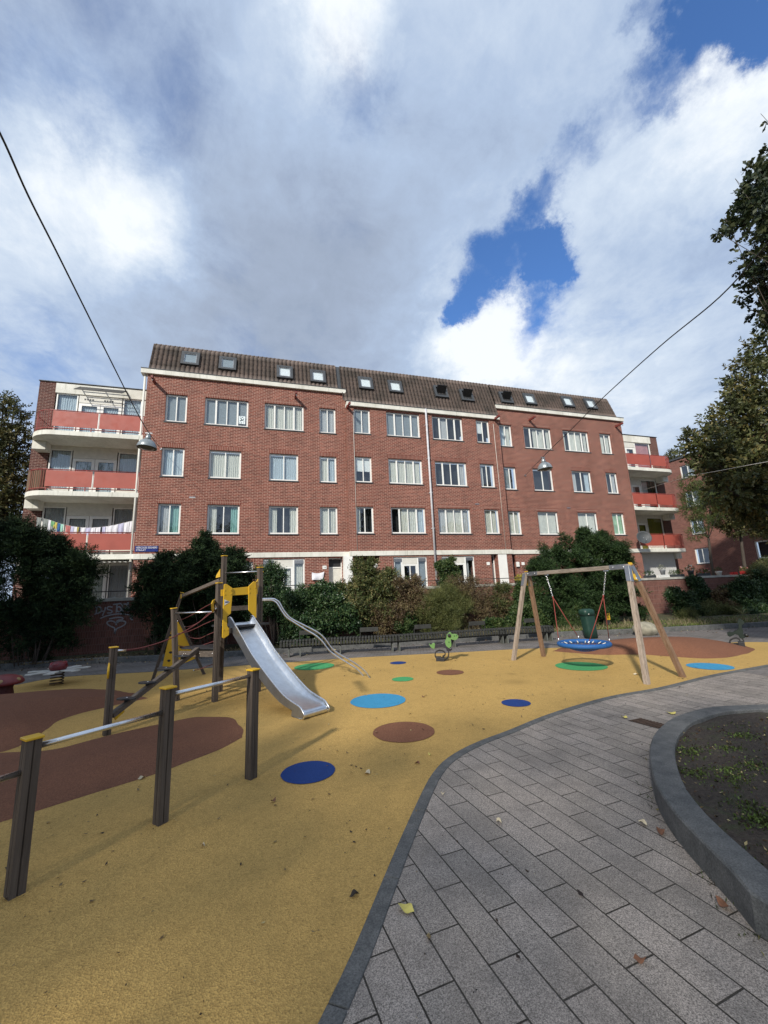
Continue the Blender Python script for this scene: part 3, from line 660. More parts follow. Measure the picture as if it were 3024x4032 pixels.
# mansard roof: one slope, longer over the projecting part
SL = Vector((0, .33, .944)).normalized(); ZR = 14.82
def yroof(z): return DA+.02+(z-13.08)*(.33/.944)
def roof(x0, x1, zb, name='roof'):
    per = .215; n = int(round((x1-x0)/per)); seg = 8; rows = max(3, int(round((ZR-zb)/.34)))
    xs = [x0+(x1-x0)*i/(n*seg) for i in range(n*seg+1)]; nrm = Vector((0, -.944, .33)); vs = []
    prof = [.065*(abs(math.cos(math.pi*i/seg))**.7) for i in range(n*seg+1)]
    levels = []
    for r in range(rows):
        za = zb+(ZR-zb)*r/rows; zc = zb+(ZR-zb)*(r+1)/rows
        levels += [(za, .018), (zc-.002, 0.0)]
    for z, o in levels:
        for x, p in zip(xs, prof):
            q = Vector((x, yroof(z), z))+nrm*(p+o+.012*noise.noise(Vector((x*1.3, z, 0)))); vs.append(q)
    W = len(xs); fs = [(r*W+i, r*W+i+1, (r+1)*W+i+1, (r+1)*W+i) for r in range(len(levels)-1) for i in range(W-1)]
    b = MB().add(vs, fs, True)
    rf = b.build(name, M_tile, bld)
    b = MB()                                            # ridge tiles
    for i in range(n):
        c = Vector((x0+(i+.5)*per*(x1-x0)/(n*per), yroof(ZR)+.05, ZR+.0)); b.ball(c, .095, 5, 1.0, 1.3, .8)
    b.build('ridge_tile', M_tile, rf)
    b = MB(); b.add([(x0, yroof(ZR), ZR-.02), (x1, yroof(ZR), ZR-.02), (x1, DA+9, ZR-.05), (x0, DA+9, ZR-.05)], [(0, 1, 2, 3)])
    b.add([(x0, yroof(13.0)+.02, 12.9), (x0, DA+9, 12.9), (x0, DA+9, ZR-.05), (x0, yroof(ZR), ZR-.02)], [(0, 1, 2, 3)]); b.add([(x1, yroof(13.0)+.02, 12.9), (x1, DA+9, 12.9), (x1, DA+9, ZR-.05), (x1, yroof(ZR), ZR-.02)], [(0, 1, 2, 3)])
    b.build('flat_roof', M_lead, rf); return rf
rA = roof(-5.32, 4.02, 13.08); rB = roof(4.24, 13.95, 12.26); rC = roof(14.02, 23.62, 13.15)
b = MB(); b.obox((4.13, yroof(13.95)+.03, 13.95), (.12, 0, 0), (0, .02, -.007), (0, .30, .86)); b.build('lead_valley', M_lead, bld)
def skylight(px, py, opened, pale_blind):
    # centre pixel of the pane on the roof slope
    d = ray(px, py); t = (DA+.02-(13.08-H)*(.33/.944)-0)/(d.y-d.z*(.33/.944)); c = CAM+d*t
    ux = Vector((1, 0, 0)); uz = SL; nrm = Vector((0, -.944, .33)); w, h = .30, .34
    c = c+nrm*.12
    fr = MB()
    for sx in (-1, 1): fr.obox(c+ux*sx*(w+.06), ux*.065, uz*(h+.12), nrm*.06)
    for sz in (-1, 1): fr.obox(c+uz*sz*(h+.06), ux*(w-.005), uz*.065, nrm*.058)
    f = fr.build('roof_window', M_lead, bld)
    ib = MB().obox(c-nrm*.05, ux*w, uz*h, nrm*.004); ib.build('interior', M_unlit, f)
    if not opened:
        s = MB()
        for sx in (-1, 1): s.obox(c+ux*sx*(w-.015)+nrm*.02, ux*.015, uz*h, nrm*.02)
        for sz in (-1, 1): s.obox(c+uz*sz*(h-.015)+nrm*.02, ux*(w-.03), uz*.015, nrm*.018)
        s.build('sash', M_galv, f)
        MB().obox(c+nrm*.015, ux*(w-.03), uz*(h-.03), nrm*.004).build('pane', M_glass, f)
        MB().obox(c-nrm*.02, ux*(w-.032), uz*(h-.032), nrm*.003).build('blind', M_cur['w'] if pale_blind else M_cur['g'], f)  # flag picks a white blind instead of the grey one
    else:
        a = R(58); vz = uz*math.cos(a)+nrm*math.sin(a); vn = nrm*math.cos(a)-uz*math.sin(a)
        p = c+uz*.02+nrm*.06; MB().obox(p, ux*w, vz*-h, vn*.03).build('sash', M_black, f)
    return f
T5 = cr(540, 1320, 4.1475); T1 = cr(0, 1300, 1.185); T2 = cr(1250, 1350, 1.185)
for px, py, op, di in [T1(890, 142)+(0, 0), T1(1063, 165)+(0, 0), T1(1328, 205)+(0, 1), T1(1482, 224)+(0, 1), T2(222, 196)+(0, 1), T2(360, 212)+(0, 1), T2(572, 235)+(1, 0), T2(692, 252)+(1, 0),
                       T2(875, 262)+(1, 0), T2(985, 269)+(0, 1), T2(1162, 281)+(0, 1), T2(1268, 291)+(0, 1)]: skylight(px, py, op, di)
for s in 'ABC':
    Y = SECX[s][2]
    for r in range(3):
        for i, (a, c) in enumerate(TAB[s][r]):
            w = c-a; panes = [1, 1] if w < 1.7 else [.9, 1.05, 1.05, .9]
            make_window(a, c, ZT-r*ST-WHT, ZT-r*ST, Y, panes, STY[s][r][i])
# ground-floor windows
make_window(*gfA[0], DA, [1, 1], 'cc'); make_window(*gfA[1], DA, [1, 1], '.c')
def shopwin(h, Y, sty):
    x0, x1, z0, z1 = h; w = x1-x0
    a = make_window(x0, x0+w*.27, z0, z1, Y, [1], sty[0], sill=False, lintel=False, rec=.06, name='window')
    c = make_window(x1-w*.29, x1, z0, z1, Y, [1], sty[2], sill=False, lintel=False, rec=.06, name='window')
    xm0, xm1 = x0+w*.27, x1-w*.29
    MB().box(xm0, xm1, Y+.06, Y+.12, z1-.38, z1).build('transom_panel', M_offwhite, bld)
    d = make_window(xm0, xm1, z0, z1-.385, Y, [1, 1], sty[1], sill=False, lintel=False, rec=.06, name='garden_door', fw=.09)
    MB().box(xm0+.1, xm1-.1, Y+.055, Y+.115, z0+(z1-z0)*.38, z0+(z1-z0)*.38+.05).build('door_rail', M_white, d)
    for xx in (x0+w*.135, x1-w*.145): MB().box(xx-w*.11, xx+w*.11, Y+.03, Y+.058, z1-.25, z1-.07).build('shutter_box', M_galv, bld)
shopwin(gfA[2], DA, ('c', 'CC', 'c')); shopwin(wB1, DB, ('g', '..', 'g')); shopwin(wB2, DB, ('.', 'V.', 'V'))
make_window(wC1[0], wC1[1], wC1[2], wC1[3], DA, [1, 1], 'h.', lintel=False); make_window(wC2[0], wC2[1], wC2[2], wC2[3], DA, [1, 1], 'cc', lintel=False)
def door(h, Y, rec, mat=M_offwhite):
    x0, x1, z0, z1 = h; Yd = Y+rec
    d = MB().box(x0+.05, x1-.05, Yd, Yd+.05, z0, z1-.52).build('door', mat, bld, bevel=.004)
    MB().box(x0+.05, x0+.40*(x1-x0), Yd-.012, Yd-.001, z0+.2, z1-.7).build('door_panel', mat, d)
    b = MB(); b.box(x0, x0+.05, Yd-.03, Yd+.06, z0, z1); b.box(x1-.05, x1, Yd-.03, Yd+.06, z0, z1); b.box(x0+.05, x1-.05, Yd-.03, Yd+.06, z1-.515, z1-.46); b.box(x0+.05, x1-.05, Yd-.03, Yd+.06, z1-.06, z1)
    b.build('door_frame', M_white, d)
    MB().box(x0+.05, x1-.05, Yd+.01, Yd+.02, z1-.46, z1-.06).build('transom_window', M_blackrub, d)
    MB().tube([(x1-.14, Yd-.05, z0+1.0), (x1-.14, Yd-.05, z0+1.12)], .012).build('handle', M_steel, d)
door(drA, DA, .3); door(drB, DB, .35); door(drC, DA, .35)
# porch beside the joint, dark inside, white pier in front
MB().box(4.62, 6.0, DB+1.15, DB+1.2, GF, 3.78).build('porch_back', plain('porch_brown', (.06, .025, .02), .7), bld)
x0 = F(1357, 2250, DB).x; x1 = F(1389, 2250, DB).x
MB().box(x0-.02, x1, DB-.03, DA+.25, GF, ZB0-.01).build('white_pier', M_white, bld)
x0 = F(1966, 2250, DB).x; x1 = F(2000, 2250, DB).x
MB().box(x0, x1, DB-.02, DA+.9, GF, ZB0-.012).build('white_pier', M_white, bld)
# downpipes
p0, p1 = F(1677, 1600, DB-.12), F(1716, 2268, DB-.12)
xx = (p0.x+p1.x)/2
b = MB(); b.tube([(xx, DB-.12, 2.3), (xx, DB-.12, 12.2)], .055, 10)
for z in (3.2, 5.2, 7.2, 9.2, 11.2): b.box(xx-.07, xx+.07, DB-.15, DB-.005, z, z+.05)
b.build('downpipe', plain('grey_pipe_paint', (.50, .50, .52), .5), bld)
b = MB(); b.tube([(-5.46, DA+.06, 1.3), (-5.46, DA+.06, 12.9)], .05, 10); b.build('downpipe', M_offwhite, bld)
for xx, Y in ((4.95-.13, DB), (13.55, DB)):            # thin white lightning wires
    MB().tube([(xx, Y-.02, ZB1), (xx-.03, Y-.02, 11.7)], .011, 6).build('wire', M_offwhite, bld)
# hoist beams
for (px, py, Y) in ((T5(290, 775)+(DA,)), (T1(1378, 315)+(DA,)), (T2(140, 303)+(DB,)), ((1945, 1652, DB)), ((2083, 1655, DA)), ((2423, 1680, DA))):
    p = F(px, py, Y); b = MB(); b.beam(p+Vector((0, .1, 0)), p+Vector((0, -.62, 0)), .10, .13)
    h = b.build('hoist_beam', M_redbeam, bld, bevel=.006)
    MB().tube([p+Vector((0, -.56, -.06)), p+Vector((0, -.56, -.14)), p+Vector((.03, -.56, -.17)), p+Vector((.05, -.56, -.13))], .012, 6).build('hook', M_galv, h)
# small vents
for px, py in (T1(897, 780), T2(745, 752), T2(1172, 770)):
    p = F(px, py, DA if px < 1300 or px > 2000 else DB); Yv = DA if px < 1300 or px > 2000 else DB
    MB().box(p.x-.13, p.x+.13, Yv-.012, Yv+.02, p.z-.03, p.z+.03).build('wall_vent', M_galv, bld)
# poster in the top-floor window
L6 = cr(920, 1620, 23.7)
M_ink = plain('poster_ink', (.05, .09, .10), .8); Yp = DA+.105
po = [F(*L6(*p), Yp) for p in ((485, 425), (1085, 475), (1070, 1190), (480, 1135))]
pt = MB().prism(po, (0, .004, 0)).build('poster', plain('poster_paper', (.72, .80, .82), .8, var=.03), bld, label='white paper poster with a dark bird, stuck in the top floor window')
for pl in ([(560, 600), (740, 640), (790, 770), (900, 740), (910, 660), (970, 650), (950, 760), (840, 850), (680, 890), (640, 940), (560, 820), (700, 810), (720, 760)], [(880, 870), (1000, 860), (950, 950)],
           [(540, 970), (600, 1040), (620, 1110), (560, 1070)], [(680, 1030), (720, 1000), (760, 1030), (730, 1110), (690, 1110)], [(860, 1020), (950, 1040), (900, 1110)], [(570, 480), (700, 490), (690, 530), (570, 520)], [(740, 520), (890, 510), (890, 580), (740, 570)]):
    MB().prism([F(*L6(*p), Yp-.006) for p in pl], (0, .003, 0)).build('poster_mark', M_ink, pt)
# ------------------------------------------------------------------ end wings with balconies
YW = DA+1.5; SLZ = [9.645, 6.845, 4.03]
def wing(sgn):
    xa = -5.34 if sgn < 0 else 23.9
    S = lambda x: (xa-x if sgn < 0 else xa+x)           # distance from the main block outward
    def bx(b, u0, u1, y0, y1, z0, z1): a, c = sorted((S(u0), S(u1))); return b.box(a, c, y0, y1, z0, z1)
    zt = 12.66
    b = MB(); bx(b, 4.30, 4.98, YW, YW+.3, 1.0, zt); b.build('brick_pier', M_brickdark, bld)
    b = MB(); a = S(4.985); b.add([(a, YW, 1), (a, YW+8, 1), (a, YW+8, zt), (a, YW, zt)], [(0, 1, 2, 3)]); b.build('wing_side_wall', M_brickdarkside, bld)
    b = MB(); bx(b, 0, 4.30, YW-.03, YW+.2, 12.12, 12.62); b.build('fascia', M_conc, bld, bevel=.006)
    b = MB(); bx(b, -.0, 5.02, YW-.05, YW+8, 12.665, 12.70); b.build('wing_flat_roof', M_lead, bld)
    b = MB(); bx(b, 0, 4.3, YW+.6, YW+.62, 1.0, 12.2); b.build('interior', M_unlit, bld)
    for lv, zf in enumerate([9.645, 6.845, 4.03, 1.3]):
        ztop = zf+2.4 if lv else 12.12
        if sgn > 0 and lv == 3:
            b = MB(); bx(b, .5, 4.2, YW-.4, YW-.1, 1.3, 3.8); b.build('white_render_wall', plain('grey_white_render', (.52, .52, .50), .85, var=.06), bld); continue
        # window wall: side light, double door, side light
        segs = [(.12, .95, 'w', .45), (1.0, 2.75, 'd', 0), (2.8, 4.25, 'w', .45)] if sgn < 0 else [(.1, .85, 'w', 0), (.9, 2.7, 'd', 0), (2.75, 4.2, 'w', .3)]
        if sgn < 0: segs = [(.55, 1.40, 'w', .45), (1.45, 3.30, 'd', 0), (3.35, 4.25, 'w', .45)]
        if lv: 
            b = MB(); bx(b, 0, 4.3, YW+.02, YW+.1, ztop, zf+2.8-.2); b.build('soffit_panel', M_offwhite, bld)
        b = MB(); bx(b, 0.0, segs[0][0], YW+.02, YW+.1, zf, ztop); b.build('cream_panel', M_offwhite, bld)
        for (u0, u1, kind, low) in segs:
            a, c = sorted((S(u0), S(u1)))
            if lv == 3 and kind == 'd': st = 'cc'
            else: st = ('bb' if lv < 2 else 'v.') if sgn < 0 else ('rr' if (lv == 0 and kind == 'w') else 'yy' if lv == 2 else 'V.')
            if kind == 'w':
                make_window(a, c, zf+low, ztop, YW, [1], st, sill=False, lintel=False, rec=.04, fw=.05)
                if low: MB().box(a, c, YW+.03, YW+.1, zf, zf+low).build('cream_panel', M_offwhite, bld)
            else:
                zd = ztop-.42
                d1 = make_window(a, (a+c)/2-.01, zf, zd, YW, [1], st, sill=False, lintel=False, rec=.04, fw=.13, name='balcony_door')
                d2 = make_window((a+c)/2+.01, c, zf, zd, YW, [1], st, sill=False, lintel=False, rec=.04, fw=.13, name='balcony_door')
                tp = MB().box(a, c, YW+.02, YW+.09, zd+.01, ztop).build('transom_panel', M_offwhite, bld)
                if lv == 0 and sgn < 0:
                    for q in range(8):
                        xx = a+.22+(q % 4)*.11+(q//4)*.85; MB().box(xx, xx+.07, YW+.012, YW+.03, zd+.16, zd+.24).build('vent_slot', M_lead, tp)
    # balconies
    Wb = 4.72
    for lv, zt_ in enumerate(SLZ):
        rad = 1.15; pts = [(0, 0)]; nn = 14
        ext = 4.72
        for k in range(nn+1):
            t = R(90*k/nn); pts.append((ext-rad+rad*math.sin(t), rad-rad*math.cos(t)))
        if sgn < 0: pts += [(ext+.0, 2.2)]
        else: pts += [(ext, 2.0)]
        y0 = DA+.01
        top = [(S(u), y0+v, zt_) for u, v in pts]+[(S(0), y0+2.2, zt_)]
        # slab lies in front of the wing only up to the wall plane beyond the pier
        vs = top+[(x, y, zt_-.22) for x, y, z in top]; n = len(top)
        b = MB().add(vs, [tuple(range(n)), tuple(range(2*n-1, n-1, -1))]+[(i, i+n, (i+1) % n+n, (i+1) % n) for i in range(n)])
        bal = b.build('balcony', M_conc, bld, bevel=.012)
        if lv < 3:
            b = MB(); bx(b, 4.2, 4.72, YW-.55, YW-.002, zt_-.62, zt_-.225); b.build('balcony_bracket', M_conc, bal)
        path = [Vector((S(u), y0+v+.07, 0)) for u, v in pts]; path = [Vector((p.x-(.06*(-1 if sgn < 0 else 1) if i > nn*.6 else 0), p.y, 0)) for i, p in enumerate(path)]
        zr0, zr1 = zt_+.12, zt_+.98
        b = MB()
        for z in (zr0, zr1): b.tube([Vector((p.x, p.y, z)) for p in path], .022, 6)
        for u in (.03, 2.15, 3.62): b.box(*sorted((S(u-.018), S(u+.018))), y0+.05, y0+.09, zt_-.05, zr1)
        curve = smooth_curve(path, 3)
        for p in resample(curve, .11):
            if abs(p.x-xa) > 3.66: b.tube([(p.x, p.y, zr0), (p.x, p.y, zr1)], .008, 5, cap=False)
        b.build('railing', M_redrail, bal)
        for u0, u1 in ((.06, 2.10), (2.2, 3.58)) if sgn > 0 else ((.06, 1.83), (1.90, 3.66)):
            b = MB(); bx(b, u0, u1, y0+.02, y0+.035, zt_+.19, zr1-.05); b.build('red_panel', M_red, bal)
        if sgn < 0 and lv == 1:
            b = MB(); cp = smooth_curve([Vector((S(u), y0+v+.10, 0)) for u, v in pts[1:nn+2]], 2)
            for i, p in enumerate(resample(cp, .035)):
                b.box(p.x-.012, p.x+.012, p.y-.01, p.y+.01, zt_+.1, zr1-.02+.04*math.sin(i*7.3))
            b.build('reed_screen', wood('reed', (.12, .08, .05), (.24, .17, .11)), bal)
    return
wing(-1); wing(1)
# corrugated canopy over the left ground floor
b = MB(); K = 90
vs = []
for k in range(K+1):
    x = -9.9+4.5*k/K
    for (y, z) in ((DA+1.5, 3.80), (DA-.35, 3.66)): vs.append((x, y, z+.018*math.sin(k*1.57)))
b.add(vs, [(2*k, 2*k+2, 2*k+3, 2*k+1) for k in range(K)], True); b.build('corrugated_canopy', M_offwhite, bld)
# slatted sun shade over the top left doors
Lq = cr(40, 1450, 2.86); b = MB()
for k in range(6):
    t = k/5; y = YW-.06-.62*t; z = 12.50-.42*t; b.beam((-8.62, y, z), (-6.62, y, z), .03, .03)
for x in (-8.62, -7.62, -6.62): b.beam((x, YW-.04, 12.52), (x, YW-.70, 12.06), .03, .03)
b.build('sun_shade', M_black, bld)
# roof terrace screen with plants on the left wing
x0, x1 = F(*Lq(1095, 180), YW+1).x, -5.40
b = MB()
for i in range(int((x1-x0)/.06)):
    x = x0+i*.06; b.box(x, x+.05, YW+.98, YW+1.02, 12.70, 13.12+.02*math.sin(i*3.1))
b.build('reed_screen', plain('grey_reed', (.14, .13, .14), .9, var=.4, vscale=12), bld)
# buildings and gable rooms behind: right neighbour
nb = empty('neighbour_building', (37, 24, 1.3), 'brick building side wall with white windows behind the trees at the right edge', 'building')
Rq = cr(2650, 1700, 2.765)
nh = []
def nrect(a, c):
    p = FX(*Rq(*a), 37); q = FX(*Rq(*c), 37); return (min(p.y, q.y), max(p.y, q.y), min(p.z, q.z), max(p.z, q.z))
nw = [(25.6, 26.85, 3.25, 4.6), (20.3, 22.15, 3.3, 4.65), (25.6, 26.8, 5.85, 7.2), (25.5, 26.8, 8.35, 9.75), (20.3, 22.2, 5.95, 7.3), (20.3, 22.2, 8.5, 9.8), (25.5, 26.8, 11.0, 12.2), (16.5, 18.3, 3.3, 4.65), (16.5, 18.3, 6, 7.3), (16.5, 18.3, 8.5, 9.8)]
xs = sorted({10, 34}|{h[0] for h in nw}|{h[1] for h in nw}); zs = sorted({.5, 12.9}|{h[2] for h in nw}|{h[3] for h in nw}); b = MB()
for i in range(len(xs)-1):
    for j in range(len(zs)-1):
        cx, cz = (xs[i]+xs[i+1])/2, (zs[j]+zs[j+1])/2
        if any(h[0] < cx < h[1] and h[2] < cz < h[3] for h in nw): continue
        b.add([(37, xs[i], zs[j]), (37, xs[i+1], zs[j]), (37, xs[i+1], zs[j+1]), (37, xs[i], zs[j+1])], [(0, 1, 2, 3)])
for h in nw: b.add([(37, h[0], h[2]), (37, h[1], h[2]), (37, h[1], h[3]), (37, h[0], h[3]), (37.2, h[0], h[2]), (37.2, h[1], h[2]), (37.2, h[1], h[3]), (37.2, h[0], h[3])], [(0, 1, 5, 4), (1, 2, 6, 5), (2, 3, 7, 6), (3, 0, 4, 7)])
b.build('brick_wall', M_rbuild, nb)
MB().box(36.9, 46, 10, 34, 12.905, 13.05).build('roof_edge', M_lead, nb)
for h in nw: make_window(h[0], h[1], h[2], h[3], 37, [1, 1], '..' if h[2] < 5 else 'g.', parent=nb, axis='y', lintel=False, fw=.09)
# ------------------------------------------------------------------ playground equipment
Z = Vector((0, 0, 1))
F_ = cr(0, 2500, 1.508); S_ = cr(600, 2150, 1.8433); T_ = cr(600, 2180, 3.607); Q_ = cr(380, 2420, 4.1475); V_ = cr(1040, 2200, 3.607)
def post(name, base, top, a, ang, mat, parent, cap=True, capmat=None, bevel=.012):
    base, top = Vector(base), Vector(top); d = (top-base).normalized()
    u = Vector((math.cos(ang), math.sin(ang), 0)); u = (u-d*u.dot(d)).normalized(); v = d.cross(u)
    b = MB(); m = (base+top)/2; h = (top-base).length/2
    # square post with a shallow groove down each face
    s = a/2; g = .012; w = .006
    prof = []
    for k in range(4):
        c, sn = [(1, 0), (0, 1), (-1, 0), (0, -1)][k]
        for (p, q) in ((s, -s+.001), (s, -w), (s-g, 0), (s, w)): prof.append((p*c-q*sn, p*sn+q*c))
    n = len(prof); vs = [base+u*p+v*q for p, q in prof]+[top+u*p+v*q for p, q in prof]
    b.add(vs, [(i, (i+1) % n, (i+1) % n+n, i+n) for i in range(n)]+[tuple(range(n)), tuple(range(2*n-1, n-1, -1))])
    o = b.build(name, mat, parent)
    if cap:
        MB().obox(top+d*.009, u*(s+.010), v*(s+.010), d*.009).build('post_cap', capmat or M_yellow, o, bevel=.005)
    return o
# --- row of bars
P1, P2, P3 = G(*F_(85, 1550)), G(*F_(952, 1122)), G(*F_(1490, 855))
P0 = P1-(P2-P1)*1.03
line = (P3-P1).normalized(); ang = math.atan2(line.y, line.x)
bars = empty('bar_set', tuple(P2), 'row of grey wooden posts with yellow caps joined by steel turning bars', 'climbing bars')
tops = []
for P, px in ((P0, None), (P1, F_(182, 618)), (P2, F_(992, 318)), (P3, F_(1487, 212))):
    if px: d = ray(*px); t = (P.x*d.x+P.y*d.y)/(d.x**2+d.y**2); z = H+d.z*t
    else: z = .75
    tops.append(z); post('post', P-Z*.02, P+Z*z, .092, ang, M_postwood, bars)
def bar(a, c, Pa, Pc, r=.02):
    A = VP(*a, Pa, Pc); C = VP(*c, Pa, Pc); z0 = A.z+(C.z-A.z)*0; 
    MB().tube([Vector((Pa.x, Pa.y, (A.z+C.z)/2))+(Pc-Pa).normalized()*.05, Vector((Pc.x, Pc.y, (A.z+C.z)/2))-(Pc-Pa).normalized()*.05], r, 14).build('bar', M_steel, bars)
    return (A.z+C.z)/2
print('bar z', bar(F_(1035, 345), F_(1475, 250), P2, P3), bar(F_(240, 650), F_(960, 466), P1, P2), bar(F_(0, 858), F_(115, 820), P0, P1), tops)
# --- play tower
def zat(px, P):
    d = ray(*px); t = (P.x*d.x+P.y*d.y)/(d.x**2+d.y**2); return H+d.z*t
A1, A2, A3 = G(*S_(452, 1133)), G(*S_(765, 1060)), G(*S_(488, 1060)); A4 = A2+(A3-A1)
fd = (A2-A1).normalized(); fn = Vector((fd.y, -fd.x, 0)); fang = math.atan2(fd.y, fd.x)
tw = empty('play_tower', tuple(A1), 'wooden play tower with steel slide, yellow panels, dark red ropes and stepping beam', 'play tower')
for P, px in ((A1, S_(475, 272)), (A2, S_(785, 158)), (A3, S_(512, 75)), (A4, None)):
    z = zat(px, P) if px else zat(S_(785, 158), A2)-.05
    post('post', P-Z*.02, P+Z*z, .09, fang, M_postwood, tw)
zA = {1: zat(S_(475, 272), A1), 3: zat(S_(512, 75), A3), 2: zat(S_(785, 158), A2)}
A5 = G(*S_(178, 1125)); A5t = A5+Z*zat(S_(155, 455), A5); d5 = ray(*S_(155, 455)); 
A5t = CAM+d5*((A5.x*d5.x+A5.y*d5.y)/(d5.x**2+d5.y**2))
post('post', A5-Z*.02, A5t, .085, fang, M_postwood, tw)
A6 = G(*F_(632, 598)); z6 = zat(F_(637, 80), A6); post('post', A6-Z*.02, A6+Z*z6, .09, fang, M_postwood, tw)
zdeck = VP(*T_(955, 1040), A1, A2).z; print('deck', zdeck, 'tops', zA, 'z6', z6)
cc = (A1+A2+A3+A4)/4
MB().obox(cc+Z*(zdeck-.02), fd*((A2-A1).length/2-.06), Vector((-fd.y, fd.x, 0))*((A3-A1).length/2+.04), Z*.02).build('deck', M_blackrub, tw, bevel=.004)
b = MB()
for P, Qq in ((A1, A2), (A3, A4), (A1, A3), (A2, A4)): b.beam(Vector((P.x, P.y, zdeck-.09)), Vector((Qq.x, Qq.y, zdeck-.09)), .045, .1)
b.build('deck_beam', M_beamx, tw)
# back guard plank
b = MB(); z1, z2 = VP(*T_(1240, 740), A3, A4).z, VP(*T_(1240, 805), A3, A4).z
b.beam(Vector((A3.x, A3.y, (z1+z2)/2)), Vector((A4.x, A4.y, (z1+z2)/2)), .04, abs(z1-z2)); b.build('guard_plank', M_beamx, tw)
# yellow front frame: cut from two uprights and a crossboard on the front plane
off = fn*.075
def yel(pl, name='yellow_panel', th=.022, P=A1, Q=A2, o=None, mat=None):
    o = off if o is None else o; q0, q1 = P+o, Q+o
    return MB().prism([VP(*p, q0, q1) for p in pl], fn*th if o is off else o.normalized()*th).build(name, mat or M_yellow, tw, bevel=.006)
yl = yel([T_(*p) for p in ((1012, 440), (1030, 430), (1055, 434), (1130, 488), (1128, 600), (1108, 850), (1055, 892), (1055, 1025), (1085, 1062), (1080, 1155), (1010, 1205), (985, 1192), (1000, 700))])
yr = yel([T_(*p) for p in ((1360, 462), (1432, 395), (1475, 400), (1470, 915), (1440, 890), (1360, 805))])
off2 = fn*.058; q0, q1 = A1+off2, A2+off2
MB().prism([VP(*T_(*p), q0, q1) for p in ((970, 512), (1365, 468), (1490, 462), (1490, 572), (1365, 580), (970, 605))], fn*.016).build('crossboard', M_yellow, tw, bevel=.004)
b = MB()
for p in ((1030, 520), (1112, 518), (1030, 580), (1112, 575), (1380, 490), (1380, 555), (1460, 480), (1010, 1085), (1068, 1080)):
    c = VP(*T_(*p), A1+off+fn*.022, A2+off+fn*.022); b.obox(c+fn*.003, fd*.010, Z*.010, fn*.004)
b.build('bolt', M_yellow, yl)
# small maker's triangle
MB().prism([VP(*T_(*p), A1+fn*.099, A2+fn*.099) for p in ((1022, 650), (1100, 685), (1024, 735))], fn*.002).build('white_triangle_mark', M_offwhite, yl)
MB().prism([VP(*T_(*p), A1+fn*.102, A2+fn*.102) for p in ((1034, 680), (1082, 676), (1084, 690), (1036, 700))], fn*.001).build('blue_mark', plain('mark_blue', (.02, .05, .2), .5), yl)
# wedges and hand grips
MB().prism([VP(*T_(*p), A3, A3+Vector((-1, .2, 0))) for p in ((962, 215), (962, 330), (900, 345), (905, 310))], Vector((.1, .35, 0))*.1).build('yellow_wedge', M_yellow, tw)
MB().prism([VP(*T_(*p), A2, A4) for p in ((1470, 400), (1492, 360), (1494, 480), (1472, 480))], fd*.02).build('yellow_wedge', M_yellow, tw)
gp = [VP(*T_(*p), A1+fd*-.1, A3+fd*-.1) for p in ((885, 645), (850, 665), (832, 710), (835, 790), (850, 830), (878, 820), (880, 770), (862, 760), (858, 710), (878, 700))]
MB().prism(gp, fd*.02).build('hand_grip', M_yellow, tw)
# steel bars
zb = VP(*T_(1270, 264), A3, A2).z
MB().tube([Vector((A3.x, A3.y, zb)), Vector((A2.x, A2.y, zb))], .014, 8).build('top_bar', M_steel, tw)
pa, pc = VP(*T_(345, 848), A5, A1), VP(*T_(868, 822), A5, A1); zz = (pa.z+pc.z)/2
MB().tube([Vector((A5t.x, A5t.y, zz)), Vector((A1.x, A1.y, zz))], .016, 8).build('steel_bar', M_steel, tw)
# slide
fl, frt = G(*S_(1085, 1265)), G(*S_(1265, 1210)); sd = ((fl+frt)/2-(A1+A2)/2).normalized(); wv = (frt-fl); sw = wv.length; wv = wv.normalized()
sd = Vector((wv.y, -wv.x, 0))
lip = [VP(*S_(*p), fl, fl+sd) for p in ((552, 522), (570, 520), (598, 568), (660, 672), (720, 780), (790, 880), (850, 960), (910, 1035), (960, 1090), (1020, 1135), (1065, 1165), (1082, 1185))]
us = [((p-fl).dot(sd), p.z) for p in lip]; print('lip', [(round(a, 2), round(c, 2)) for a, c in us])
us = smooth_curve([Vector((a, c, 0)) for a, c in us], 4); us = [(p.x, p.y) for p in us]
u_end = us[-1][0]; z_end = us[-1][1]
sl = empty('slide', (fl.x, fl.y, 0)); sl.parent = tw; sl.location = Vector((fl.x, fl.y, 0))-WL['play_tower']; WL['slide'] = Vector((fl.x, fl.y, 0))
def at(u, w, z): return Vector((fl.x, fl.y, 0))+sd*u+wv*w+Z*z
dep = .13
def floorz(i):
    u, z = us[i]; a = us[max(i-1, 0)]; c = us[min(i+1, len(us)-1)]; t = Vector((c[0]-a[0], c[1]-a[1])).normalized(); n = Vector((t.y, -t.x)) 
    if n.y > 0: n = -n
    k_ = i/(len(us)-1); dd_ = dep*(1-max(0, (k_-.55)/.45)*.80)
    return u+n.x*dd_*.95, z+n.y*dd_*.95
prof = []; NW = 10
for i in range(len(us)):
    uf, zf = floorz(i); u, z = us[i]; row = []
    for k in range(NW+1):
        t = k/NW; e = 1-min(1, min(t, 1-t)/.14); e = e**1.7
        row.append(at(uf+(u-uf)*e, sw*t, zf+(z-zf)*e))
    prof.append(row)
vs = [p for r in prof for p in r]; W1 = NW+1
fs = [(i*W1+k, i*W1+k+1, (i+1)*W1+k+1, (i+1)*W1+k) for i in range(len(prof)-1) for k in range(NW)]
